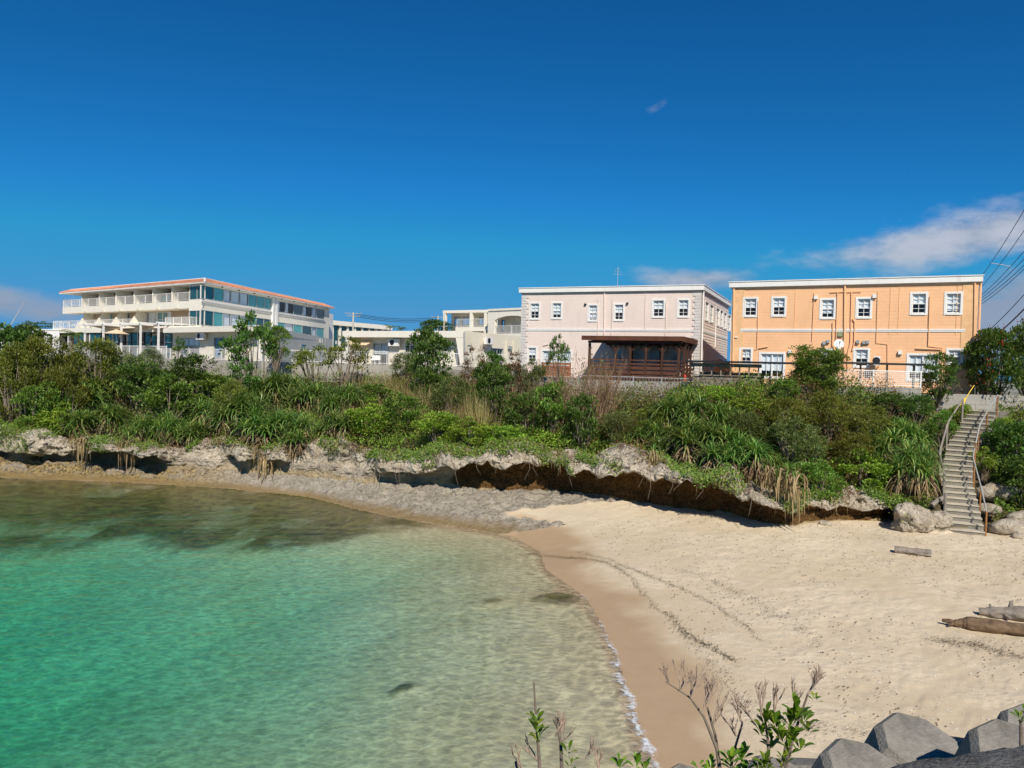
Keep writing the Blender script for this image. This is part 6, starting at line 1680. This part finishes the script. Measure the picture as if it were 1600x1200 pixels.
plant('bright', 1092, 1150, 600, 650, 'bright creeper mound below the counter shed')
plant('bright', 1140, 1206, 614, 665, 'bright creeper mound below the leaning planks')
plant('bright', 1040, 1100, 622, 668, 'bright creeper mound at the end of the block wall')
plant('olive', 1190, 1268, 618, 702, 'olive feathery bush below the leaning planks')
plant('olive', 1250, 1332, 612, 704, 'olive feathery bush below the hedge block, tallest of the right slope')
plant('olive', 1316, 1392, 632, 714, 'olive feathery bush left of the stair pandanus')
plant('grey', 1196, 1290, 652, 742, 'grey olive bush in the middle of the right slope')
plant('olive', 1282, 1372, 672, 750, 'low olive bush in the middle of the right slope')
plant('grey', 1130, 1200, 640, 715, 'grey olive bush right of the central pandanus row')
plant('hedge', 1240, 1314, 544, 606, 'ivy-covered hedge block before the orange house', Y=38.6, name='hedge', squash=.7)
plant('dark', 1362, 1412, 612, 664, 'left of two dark shrubs below the white mesh fence')
plant('dark', 1402, 1454, 614, 668, 'right of two dark shrubs below the white mesh fence')
plant('dark', 1424, 1510, 552, 628, 'feathery green shrub at the right end of the white mesh fence', Y=38.4, squash=.6)
plant('mid', 1236, 1312, 716, 800, 'bright leafy shrub at the rim above the brown rock')
plant('bright', 1300, 1390, 702, 786, 'bright low creeper at the rim left of the stair pandanus')
plant('mid', 1450, 1492, 640, 700, 'green shrub close left of the upper stairs')
plant('bright', 1484, 1522, 630, 668, 'bright creeper beside the yellow paddle')
plant('bright', 1514, 1556, 698, 750, 'bright yellow green creeper right of the middle stairs')
plant('bright', 1545, 1590, 650, 700, 'creeper right of the upper handrail')
plant('dark', 1540, 1626, 655, 750, 'dark shrub on the bank right of the stairs')
plant('dark', 1556, 1650, 710, 800, 'dark shrub at the right edge above the grey rocks')
plant('dark', 1600, 1690, 640, 740, 'dark shrub highest on the bank at the right edge')
plant('flower', 1484, 1612, 512, 634, 'tree with red flowers right of the orange house', Y=40.2, squash=.6)
plant('flower', 1570, 1660, 488, 632, 'tall tree with red flowers at the right edge', Y=40.8, squash=.6)
plant('palm', 92, 132, 512, 552, 'small palm before the terrace railing of the hotel', Y=84)
plant('palm', 598, 620, 504, 530, 'left of two distant palms behind the bungalow roof', Y=100)
plant('palm', 616, 636, 507, 530, 'right of two distant palms behind the bungalow roof', Y=104)
plant('dark', 655, 706, 498, 530, 'distant dark tree behind the bungalow roof', Y=95, name='broadleaf_tree')
plant('open', 36, 84, 500, 524, 'distant dark tree behind the white annex', Y=116)
plant('bright', 540, 612, 622, 694, 'bright leafy mound above the pale rock right of the pandanus row')
plant('mid', 596, 668, 612, 690, 'green leafy shrub in the middle of the bank left of the dry grass')
plant('bright', 648, 722, 640, 704, 'bright leafy mound at the rim below the dense dark tree')
plant('mid', 552, 616, 600, 648, 'green shrub below the concrete wall under the bungalow')
plant('grey', 668, 738, 584, 664, 'grey green shrub right of the dense dark tree')
plant('bright', 700, 768, 652, 712, 'bright leafy mound at the rim left of the brown notch')
plant('bright', 752, 826, 662, 722, 'bright leafy mound hanging over the brown notch')
plant('dark', 1000, 1060, 628, 680, 'dark leafy shrub below the right end of the rail fence')
plant('mid', 1200, 1248, 590, 640, 'ivy shrub between the leaning planks and the hedge block')
plant('mid', 220, 300, 600, 672, 'mid green shrub below the dark pair, left')
plant('olive', 330, 392, 610, 690, 'olive feathery bush below the tall open tree')
plant('mid', 20, 90, 610, 690, 'mid green shrub at the rim far left')
plant('bright', 60, 130, 640, 700, 'bright leafy mound above the far left rock')
for (x0, x1, yt, yb, lab) in [(628, 690, 585, 668, 'straw coloured reed tuft below the dense dark tree'), (600, 650, 610, 676, 'straw coloured reed tuft left of the dense dark tree'), (722, 772, 588, 692, 'tall straw reed tuft right of the dense dark tree'), (690, 735, 620, 690, 'straw reed tuft between the dark tree and the tall reed tuft'),
                              (762, 800, 600, 670, 'straw reed tuft below the rusty shrub'), (946, 1000, 640, 700, 'straw reed tuft at the rim below the rail fence'), (1000, 1040, 630, 690, 'straw reed tuft left of the ragged pandanus row'), (520, 566, 620, 690, 'straw reed tuft at the right end of the pandanus mass')]:
    plant('reed', x0, x1, yt, yb, lab, 'straw reed tufts on the bank')
# pandanus clumps
ORD = ['first', 'second', 'third', 'fourth', 'fifth', 'sixth', 'seventh', 'eighth', 'ninth', 'tenth', 'eleventh', 'twelfth']
row1 = [(112, 662, 84, 'pandg'), (150, 690, 80, 'pand'), (188, 684, 84, 'pandg'), (226, 694, 82, 'pand'), (262, 690, 78, 'pand'), (300, 690, 78, 'pandg'), (336, 684, 76, 'pand'), (380, 686, 84, 'pandg'), (412, 702, 88, 'pandd'), (446, 690, 90, 'pandg'), (482, 706, 88, 'pandd'), (522, 694, 84, 'pand')]
for i, (x, y, w, k) in enumerate(row1):
    w *= random.uniform(.75, 1.2); y += random.uniform(0, 12)
    plant(k, x - w / 2, x + w / 2, y - w * .85, y, ORD[i] + ' strap-leaved pandanus from the left along the western cliff rim', 'pandanus row on the western cliff rim')
row2 = [(160, 650, 84, 'pandg'), (400, 654, 84, 'pandg'), (446, 648, 84, 'pandg'), (494, 654, 80, 'pandg'), (532, 660, 76, 'pandg')]
for i, (x, y, w, k) in enumerate(row2):
    plant(k, x - w / 2, x + w / 2, y - w * .85, y, ORD[i] + ' strap-leaved pandanus from the left above the western rim row', 'pandanus above the western rim row')
row3 = [(1016, 706, 84, 'pandd'), (1052, 722, 86, 'pandd'), (1090, 732, 88, 'pandd'), (1128, 748, 88, 'pandd'), (1166, 756, 84, 'pandd'), (1206, 768, 78, 'pandd')]
for i, (x, y, w, k) in enumerate(row3):
    w *= random.uniform(.75, 1.2)
    plant(k, x - w / 2, x + w / 2, y - w * .85, y, ORD[i] + ' ragged pandanus from the left along the rim above the brown notch', 'pandanus row above the brown notch')
row4 = [(1062, 682, 88, 'pand'), (1108, 690, 88, 'pand'), (1150, 706, 84, 'pand')]
for i, (x, y, w, k) in enumerate(row4):
    plant(k, x - w / 2, x + w / 2, y - w * .85, y, ('left', 'middle', 'right')[i] + ' of three green pandanus on the slope below the counter shed', 'pandanus on the slope below the counter shed')
plant('pandg', 1352, 1442, 640, 725, 'dark green pandanus highest of those left of the stairs')
plant('pandd', 1380, 1472, 680, 790, 'large pandanus with thick brown leaf skirt behind the big boulder')
plant('pand', 1335, 1405, 680, 760, 'pandanus left of the large skirted one near the stairs')
for i, (x, yt, yb, Y, lab) in enumerate([(127, 676, 722, 44.2, 'tan bundle of dead leaves hanging over the notch furthest left'), (200, 682, 728, 43.9, 'tan bundle of dead leaves hanging over the notch, second from the left'), (418, 692, 754, 42.9, 'tan dead leaf bundle reaching down the rock below the tall open tree'),
                                          (1020, 700, 745, 33.6, 'tan dead leaf bundle on the white rock below the pavilion'), (1232, 728, 806, 29.4, 'largest dead leaf bundle hanging to the sand right of the notch'), (1195, 722, 778, 30.4, 'dead leaf bundle left of the largest hanging one')]):
    e = plant('hang', x - 17, x + 17, yt, yb, lab, Y=Y)
    s = (yb - yt) * Y / F_PX; e.scale = (s * .75, s * .75, s * .98)

# ------------------------------------------------------------------ uncounted cover on the bank
def hill_points(n, px0, px1, r, f0=0.0, f1=1.0):
    px = r.uniform(px0, px1, n); t = (px - 800) / F_PX
    fd = np.interp(t, ft_t, ft_d); rd = fd + np.interp(px, KP, K_RD) + .3; wd = np.interp(px, KP, K_WD)
    f = r.uniform(f0, f1, n); d = rd + (wd - rd) * f; x = t * d
    z, _ = ground_z(x, d)
    return np.stack([x, d, z + .35 * fbm(x * .4, d * .4, 6.0, 3)], 1), px, f
r = np.random.default_rng(50)
def cover(name, label, n, px0, px1, mat, L, Wd, h0, h1, seed, f0=0., f1=1., skip=None):
    r = np.random.default_rng(seed); P, px, f = hill_points(n, px0, px1, r, f0, f1)
    if skip is not None:
        k = skip(px, f, P); P = P[k]
    m = len(P); H = h0 + h1 * np.clip(.5 + fbm(P[:, 0] * .7, P[:, 1] * .7, seed, 3), 0, 1.2)
    P[:, 2] += H * r.uniform(.2, 1, m) ** .5
    D = unit(rdir(m, r) + np.array([0, -.5, .4])); s = r.uniform(.6, 1.3, m)
    V, Fc = leaves(P, D, unit(np.array([0, -.3, 1.]) + rdir(m, r) * .6), L * s, Wd * s)
    tag(link(name, mesh_np(name, V, Fc, mat)), label, 'ground cover', kind='stuff')
nostair = lambda px, f, P: (px < 1462) | (px > 1560)
cover('creeping_scrub', 'low dark creeping scrub covering the bank', 80000, -140, 1700, L_mid, .13, .075, .15, 1.1, 61, skip=nostair)
cover('creeping_scrub', 'low olive creeping scrub covering the bank', 50000, -140, 1700, L_olive, .13, .045, .25, 1.15, 62, skip=nostair)
cover('bright_creeper', 'bright green creeper covering the lower bank above the rock', 15000, 480, 780, L_bright, .11, .07, .1, .9, 63, 0., .55)
cover('bright_creeper', 'bright green creeper covering the rim near the twiggy shrub', 16000, 730, 1010, L_bright, .11, .07, .1, .9, 64, 0., .5)
cover('bright_creeper', 'bright green creeper on the far left lower bank', 16000, -120, 110, L_bright, .13, .08, .1, .7, 65, 0., .2)
cover('bright_creeper', 'bright green creeper covering the slope below the counter shed', 9000, 1040, 1240, L_bright, .11, .07, .15, .5, 66, .45, 1.)
cover('dry_scrub', 'brown dry scrub scattered on the bank', 34000, 300, 1420, L_rust, .12, .04, .3, 1.5, 67)
def grass(name, label, n, px0, px1, mat, L0, L1, f0, f1, seed, dens=0.0):
    r = np.random.default_rng(seed); P, px, f = hill_points(n, px0, px1, r, f0, f1)
    k = fbm(P[:, 0] * .55, P[:, 1] * .55, seed, 3) > dens; P = P[k]; m = len(P)
    V, Fc = straps(P, r.uniform(0, 6.28, m), r.uniform(.95, 1.5, m), r.uniform(.3, 1.3, m), r.uniform(L0, L1, m), r.uniform(.02, .035, m), 4)
    tag(link(name, mesh_np(name, V, Fc, mat)), label, 'grass', kind='stuff')
grass('tall_grass', 'tall green grass on the middle of the bank', 9000, 440, 780, L_grass, .8, 1.5, .05, .95, 71, -.1)
grass('dry_grass', 'tall straw coloured grass on the middle of the bank', 12000, 560, 800, L_dry, 1.0, 1.9, .1, .95, 72, .0)
grass('dry_grass', 'short straw coloured grass along the rim', 5000, 350, 1420, L_dry, .35, .8, .0, .4, 73, .1)
grass('tall_grass', 'green grass tufts on the right slope', 6000, 950, 1460, L_grass, .5, 1.0, .0, 1., 74, .05)
# creepers and roots hanging over the cliff edge
vtop = np.array([i for i, v in enumerate(vv) if v > .70])
def edge(n, px0, px1, seed, v0, v1):
    r = np.random.default_rng(seed); ii = r.integers(np.searchsorted(pu, px0), np.searchsorted(pu, px1), n); jj = np.clip((r.uniform(v0, v1, n) * (NV - 1)).astype(int), 0, NV - 1)
    return np.stack([RX2[jj, ii], RD2[jj, ii], RZ2[jj, ii]], 1), r
def hangers(name, label, n, px0, px1, mat, L, Wd, seed, v0=.74, v1=1.0, thr=-.05):
    P, r = edge(n, px0, px1, seed, v0, v1); k = fbm(P[:, 0] * .8, P[:, 2] * .4, seed, 3) + (P[:, 2] * 0) > thr; P = P[k]; m = len(P)
    P = P + np.array([0, -.10, .05]) + r.normal(size=(m, 3)) * .09
    s = r.uniform(.6, 1.3, m); V, Fc = leaves(P, unit(rdir(m, r) * .8 + np.array([0, -.5, -.2])), unit(rdir(m, r) * .5 + np.array([0, -.6, .8])), L * s, Wd * s)
    tag(link(name, mesh_np(name, V, Fc, mat)), label, 'creeper', kind='stuff')
hangers('rim_creeper', 'green creeper spilling over the cliff rim', 36000, -60, 1425, L_mid, .12, .07, 81, .80)
hangers('rim_creeper', 'olive creeper spilling over the cliff rim in places', 9000, -60, 1425, L_olive, .11, .05, 82, .80, 1., .12)
hangers('face_creeper', 'green creeper hanging down the rock face in patches', 26000, -60, 1425, L_mid, .11, .065, 85, .58, 1., .14)
hangers('rim_litter', 'dry leaf litter caught along the cliff rim', 12000, -60, 1425, L_rust, .12, .04, 83, .80, 1., .0)
P, r = edge(1100, 330, 1420, 84, .78, .98)
k = fbm(P[:, 0] * .6, P[:, 2] * .1, 84, 2) > .05; P = P[k] + np.array([0, -.12, .1]); m = len(P)
V, Fc = straps(P, r.uniform(3.6, 5.8, m), r.uniform(-1.0, .3, m), np.full(m, 2.2), r.uniform(.3, .9, m), r.uniform(.012, .03, m), 4)
tag(link('hanging_roots', mesh_np('hanging_roots', V, Fc, L_dead)), 'dry roots and dead leaves hanging from the cliff edge', 'roots', kind='stuff')
mb = MB(); rr = random.Random(5)
for _ in range(22):
    i = rr.randint(np.searchsorted(pu, 560), np.searchsorted(pu, 1240)); p = Vector((RX2[50, i], RD2[50, i] - .12, RZ2[50, i] + .1)); L_ = rr.uniform(.4, 1.3)
    mb.tube([p, p + Vector((rr.uniform(-.1, .1), -.08, -L_ * .5)), p + Vector((rr.uniform(-.25, .25), -.02, -L_))], [.012, .01, .006], 4)
for _ in range(40):
    i = rr.randint(np.searchsorted(pu, 480), np.searchsorted(pu, 1300)); p = Vector((RX2[70, i], RD2[70, i], RZ2[70, i] + .05)); 
    mb.tube([p, p + Vector((rr.uniform(-.4, .4), -.35, rr.uniform(0, .3))), p + Vector((rr.uniform(-.8, .8), -.6, rr.uniform(-.7, .2)))], [.035, .028, .012], 5)
tag(mb.build('bare_roots', m_bark), 'bare brown roots and dead branches over the rock face', 'roots', kind='stuff')

# ================================================================== BEACH DETAIL
def wrack(name, label, lines, n, spread, mat, s0, s1, seed, gap=.42):
    r = np.random.default_rng(seed); C = []
    for ln in lines:
        W_ = [on_z(x, y, .55) for x, y in ln]; m = n
        t = r.uniform(0, len(W_) - 1, m); k = t.astype(int); fr = (t - k)[:, None]; A = np.array([w[:] for w in W_]); p = A[k] * (1 - fr) + A[np.minimum(k + 1, len(W_) - 1)] * fr
        g = np.abs(fbm(p[:, 0] * 1.8, p[:, 1] * 1.8, seed, 3)); p = p[g < gap]
        p[:, 0] += .35 * fbm(p[:, 0] * .55 + seed, p[:, 1] * .55, 1.0, 3); p[:, 1] += .35 * fbm(p[:, 0] * .6, p[:, 1] * .6 + seed, 5.0, 3)
        p[:, :2] += r.normal(size=(len(p), 2)) * spread * r.uniform(.3, 1.6, len(p))[:, None]; C.append(p)
    C = np.concatenate(C); z, _ = ground_z(C[:, 0], C[:, 1]); C[:, 2] = z + .035; m = len(C)
    a = r.uniform(0, 6.28, m); D = np.stack([np.cos(a), np.sin(a), r.normal(size=m) * .15], 1); V, Fc = leaves(C, D, np.repeat(np.array([[0, 0, 1.]]), m, 0) + rdir(m, r) * .3, r.uniform(s0, s1, m), r.uniform(s0, s1, m) * .35)
    tag(link(name, mesh_np(name, V, Fc, mat)), label, 'seaweed', kind='stuff')
L_weed = mat_leaf('dry_seaweed', (0.039, 0.031, 0.013), (0.121, 0.094, 0.039), (0.220, 0.176, 0.088), trans=.05, rough=.9)
l1 = [(825, 842), (868, 850), (905, 858), (940, 868), (965, 882), (1000, 906), (1040, 938), (1065, 958), (1090, 975), (1115, 990), (1140, 1010)]
l2 = [(900, 852), (950, 866), (985, 880), (1030, 895), (1060, 910), (1110, 932), (1150, 955), (1190, 985)]
l3 = [(1040, 880), (1120, 905), (1180, 930), (1240, 965), (1290, 1000)]
l4 = [(1060, 960), (1110, 1010), (1160, 1060), (1200, 1100), (1290, 1118), (1380, 1125)]
l5 = [(1460, 1000), (1520, 1010), (1600, 1030)]
wrack('seaweed_line', 'main dark seaweed line curving across the sand', [l1], 2000, .085, L_weed, .02, .08, 91, .6)
wrack('seaweed_line', 'second thinner seaweed line higher on the sand', [l2], 1500, .07, L_weed, .02, .06, 92, .5)
wrack('seaweed_line', 'faint scattered seaweed streaks high on the sand', [l3, l4, l5], 1000, .2, L_weed, .02, .07, 93)
def specks(name, label, n, mat, s0, s1, seed):
    r = np.random.default_rng(seed); x = r.uniform(1, 26, n); y = r.uniform(11, 32, n); z, g = ground_z(x, y); k = g['land'] & (y < g['fd'] - .1) & (g['ds'] > 2.4) & (fbm(x * .5, y * .5, seed, 3) > -.15)
    x, y, z = x[k], y[k], z[k]; m = len(x); sc = r.uniform(s0, s1, m)
    # small tetrahedral grains
    base = np.array([[1, 0, 0], [-.5, .87, 0], [-.5, -.87, 0], [0, 0, .9]]); a = r.uniform(0, 6.28, m); ca, sa_ = np.cos(a), np.sin(a)
    V = np.empty((m, 4, 3)); V[:, :, 0] = x[:, None] + sc[:, None] * (base[None, :, 0] * ca[:, None] - base[None, :, 1] * sa_[:, None]) * 1.3; V[:, :, 1] = y[:, None] + sc[:, None] * (base[None, :, 0] * sa_[:, None] + base[None, :, 1] * ca[:, None]); V[:, :, 2] = z[:, None] + .02 + sc[:, None] * base[None, :, 2]
    b = (np.arange(m) * 4)[:, None]; Fc = np.concatenate([b + np.array([[0, 1, 3]]), b + np.array([[1, 2, 3]]), b + np.array([[2, 0, 3]])], 0)
    tag(link(name, mesh_np(name, V.reshape(-1, 3), Fc, mat)), label, 'beach debris', kind='stuff')
specks('coral_bits', 'scattered white coral bits on the sand', 5000, m_white, .006, .020, 95)
specks('drift_bits', 'scattered dark drift bits on the sand', 8000, m_log2, .008, .026, 96)

# foam along the water's edge
def mat_foam():
    m = bpy.data.materials.new('sea_foam'); m.use_nodes = True; T = NT(m.node_tree)
    pos = T.n('ShaderNodeNewGeometry').outputs['Position']; z1 = T.n('ShaderNodeVertexColor', layer_name='edge'); e = T.n('ShaderNodeSeparateColor', {0: z1.outputs[0]}).outputs[0]
    n_ = T.m('ADD', T.m('MULTIPLY', T.noise(pos, 9, 5, .7), .7), T.m('MULTIPLY', T.noise(pos, 2.2, 3, .6), .5))
    a = T.sstep(T.m('ADD', n_, T.m('MULTIPLY', e, .55)), 0.94, 1.22)
    p = T.n('ShaderNodeBsdfPrincipled', {'Base Color': (.80, .82, .84), 'Roughness': .6}); t = T.n('ShaderNodeBsdfTransparent')
    T.n('ShaderNodeOutputMaterial', {0: T.n('ShaderNodeMixShader', {0: a, 1: t.outputs[0], 2: p.outputs[0]}).outputs[0]}); return m
fs = [i for i, p in enumerate(shore_w) if 10 < p.y < 31.5]
A = np.array([shore_w[i][:2] for i in fs]); NN_ = 260
seg = np.linalg.norm(np.diff(A, axis=0), axis=1); s_ = np.concatenate([[0], np.cumsum(seg)]); q = np.linspace(0, s_[-1], NN_)
cx, cy = np.interp(q, s_, A[:, 0]), np.interp(q, s_, A[:, 1])
for _ in range(14):
    cx[1:-1] = (cx[:-2] + 2 * cx[1:-1] + cx[2:]) / 4; cy[1:-1] = (cy[:-2] + 2 * cy[1:-1] + cy[2:]) / 4
tx, ty = np.gradient(cx), np.gradient(cy); ln = np.hypot(tx, ty); nx, ny = ty / ln, -tx / ln     # to the sea or land
w = .18 + .10 * fbm(q * .5, 0, 0, 3)
off = np.array([-3.2, -2.4, -1.5, -.8, -.3, .0, .25, .5]); wt = np.array([0, .30, .22, .5, .75, 1., .7, 0])
sgn = -1.0 if nx.mean() > 0 else 1.0
wob = .12 * fbm(q * .9, 3, 0, 3)
V = np.stack([np.stack([cx + sgn * -nx * (o * .42 + wob), cy + sgn * -ny * (o * .42 + wob), np.full(NN_, .018 + .012 * wt[i])], 1) for i, o in enumerate(off)], 0)
kk = np.interp(q, [0, q[-1] * .25, q[-1] * .6, q[-1]], [.45, .55, .85, 1.0])
idx_ = np.arange(len(off) * NN_).reshape(len(off), NN_); Fc = np.stack([idx_[:-1, :-1], idx_[:-1, 1:], idx_[1:, 1:], idx_[1:, :-1]], -1).reshape(-1, 4)
fme = mesh_np('wave_foam', V.reshape(-1, 3), Fc, mat_foam(), smooth=True)
set_col(fme, 'edge', (wt[:, None] * kk[None, :]))
tag(link('wave_foam', fme), 'thin white foam line where the ripples meet the sand', 'foam', kind='stuff')

# ================================================================== NEAR SHRUBS
def near_shrub(name, label, Y, stems, whorls, twigs, seed):
    """stems: polylines in pixels; whorls: leafy tips (px, py, n, size); twigs: bare fans (px,py,len px,angle,n)"""
    r = random.Random(seed); rn = np.random.default_rng(seed)
    bx_ = stems[0][0]; base = at(bx_[0], bx_[1], Y); base.z = 5.0 - .55 * (Y - 2.0) - .05
    root = empty(name, base, label, 'shrub'); mb = MB(); k = Y / F_PX
    def jit(p, s=.05): return p + Vector((r.uniform(-s, s), r.uniform(-s, s) * 2, r.uniform(-s, s) * .2))
    b0 = base
    for st in stems:
        P = [at(x, y, Y + dy) for x, y, dy in st]
        P = [b0 + Vector((r.uniform(-.05, .05), r.uniform(-.05, .05), 0))] + P
        mb.tube(P, [.014] + [max(.0045, .012 * (1 - i / len(P))) for i in range(len(P) - 1)], 6)
    m = mb.build('stems', m_bark, root)
    mb = MB()
    def tw(p, d, L, rad, lev):
        q_ = p + d * L; mid = p.lerp(q_, .5) + Vector((r.uniform(-1, 1), r.uniform(-1, 1), 0)) * L * .07; mb.tube([p, mid, q_], [rad, rad * .85, rad * .7], 5, cap=True)
        if lev < 4:
            for i in range(2 if lev < 3 else r.choice((0, 1, 2))):
                nd = (d + Vector((r.uniform(-1, 1), r.uniform(-.8, .8), r.uniform(-.1, .7))) * .42).normalized(); tw(q_ if i == 0 else p.lerp(q_, r.uniform(.4, .9)), nd, L * r.uniform(.6, .95), rad * .74, lev + 1)
    for (x, y, L, ang, n) in twigs:
        for _ in range(n):
            a = math.radians(ang + r.uniform(-16, 16)); p = at(x, y, Y + r.uniform(-.12, .12)); tw(p, Vector((math.cos(a), r.uniform(-.3, .3), math.sin(a))).normalized(), L * k, .0055, 0)
    if twigs: tag(mb.build('bare_twigs', m_twig2, root), kind='stuff')
    Vs, Fs, o = [], [], 0
    for (x, y, n, s) in whorls:
        c = np.array(at(x, y, Y + r.uniform(-.1, .1))[:])
        for i in range(n):
            az_ = i * 2.399 + r.uniform(-.3, .3); el_ = r.uniform(.25, 1.3); d = np.array([math.cos(el_) * math.cos(az_), math.cos(el_) * math.sin(az_), math.sin(el_)]); L = s * k * r.uniform(.6, .95); Wd = L * .40
            S = np.cross(d, [0, 0, 1.]); S /= np.linalg.norm(S); Nn = np.cross(S, d); p0 = c + d * .01 - np.array([0, 0, r.uniform(0, .05)])
            # obovate leaf: two halves folded along the midrib
            prof_ = [(0, .06), (.3, .5), (.62, 1.0), (.85, .8), (1.0, .08)]; mid = [p0 + d * L * t + Nn * (.10 * L * math.sin(t * 2.2) - .10 * L * t * t) for t, _ in prof_]
            lf = [m_ - S * Wd / 2 * w_ + Nn * Wd * .16 * w_ for m_, (t, w_) in zip(mid, prof_)]; rt = [m_ + S * Wd / 2 * w_ + Nn * Wd * .16 * w_ for m_, (t, w_) in zip(mid, prof_)]
            Vs += lf + mid + rt
            for j in range(4): Fs += [[o + j, o + 5 + j, o + 6 + j, o + 1 + j], [o + 5 + j, o + 10 + j, o + 11 + j, o + 6 + j]]
            o += 15
    me = mesh_np('leaves', np.array(Vs) - np.array(base), Fs, L_near, smooth=True); link('leaves', me, root)
    return root
near_shrub('leafy_shrub', 'leafy green shrub with bare twigs in the foreground before the tetrapods', 4.3,
    [[(1205, 1250, 0), (1200, 1160, 0), (1195, 1120, 0)], [(1215, 1250, .05), (1240, 1150, .05), (1262, 1085, 0)], [(1210, 1250, -.05), (1225, 1180, 0), (1235, 1130, 0)], [(1195, 1250, 0), (1188, 1190, 0)]],
    [(1196, 1122, 13, 26), (1190, 1140, 10, 24), (1212, 1128, 12, 27), (1236, 1125, 13, 30), (1244, 1112, 12, 30), (1256, 1120, 10, 27), (1222, 1150, 12, 26), (1240, 1145, 11, 27), (1205, 1160, 10, 22), (1274, 1086, 9, 14), (1232, 1168, 9, 24), (1250, 1165, 8, 24), (1196, 1195, 12, 24), (1186, 1205, 10, 22), (1262, 1140, 8, 22), (1225, 1190, 8, 22)],
    [(1190, 1120, 17, 100, 3), (1210, 1112, 18, 85, 3), (1262, 1085, 15, 65, 3), (1270, 1075, 12, 75, 3), (1180, 1130, 16, 120, 2), (1240, 1110, 16, 95, 2)], 201)
near_shrub('bare_shrub', 'bare pale twiggy shrub left of the leafy foreground shrub', 4.5,
    [[(1130, 1250, 0), (1120, 1170, 0), (1100, 1120, 0), (1078, 1090, 0), (1040, 1065, 0)], [(1132, 1250, 0), (1118, 1150, .1), (1105, 1105, .1)], [(1135, 1250, 0), (1145, 1180, 0), (1160, 1130, 0)]],
    [(1142, 1185, 9, 26), (1160, 1182, 9, 26), (1110, 1200, 9, 22), (1092, 1196, 5, 18), (1146, 1200, 10, 24), (1164, 1200, 8, 24)],
    [(1045, 1066, 12, 110, 2), (1062, 1080, 15, 75, 3), (1080, 1090, 17, 80, 4), (1100, 1110, 18, 80, 4), (1105, 1100, 16, 65, 3), (1115, 1130, 16, 70, 3), (1160, 1130, 14, 100, 3), (1150, 1150, 14, 115, 2)], 202)
near_shrub('sprig', 'slender leafy sprig standing before the water at the bottom centre', 4.0,
    [[(846, 1250, 0), (842, 1180, 0), (838, 1128, 0), (834, 1066, 0)], [(880, 1250, 0), (876, 1160, 0), (868, 1120, 0)], [(820, 1250, 0), (806, 1190, 0)]],
    [(836, 1122, 9, 24), (838, 1134, 8, 22), (842, 1146, 7, 22), (888, 1170, 5, 20), (892, 1188, 5, 18)],
    [(876, 1165, 16, 85, 3), (868, 1150, 16, 70, 3), (815, 1200, 16, 120, 2), (842, 1190, 14, 130, 2), (915, 1185, 12, 60, 2), (935, 1200, 12, 95, 3)], 203)
near_shrub('low_sprout', 'low leafy sprouts at the bottom edge beside the foam', 4.2, [[(985, 1260, 0), (985, 1205, 0)]], [(968, 1192, 7, 22), (994, 1188, 7, 22), (1008, 1194, 6, 20), (1100, 1205, 5, 18)], [], 204)
near_shrub('low_sprout', 'single green sprout beside the right edge tetrapods', 4.6, [[(1596, 1180, 0), (1595, 1124, 0)]], [(1594, 1120, 8, 17), (1601, 1112, 7, 17)], [], 205)
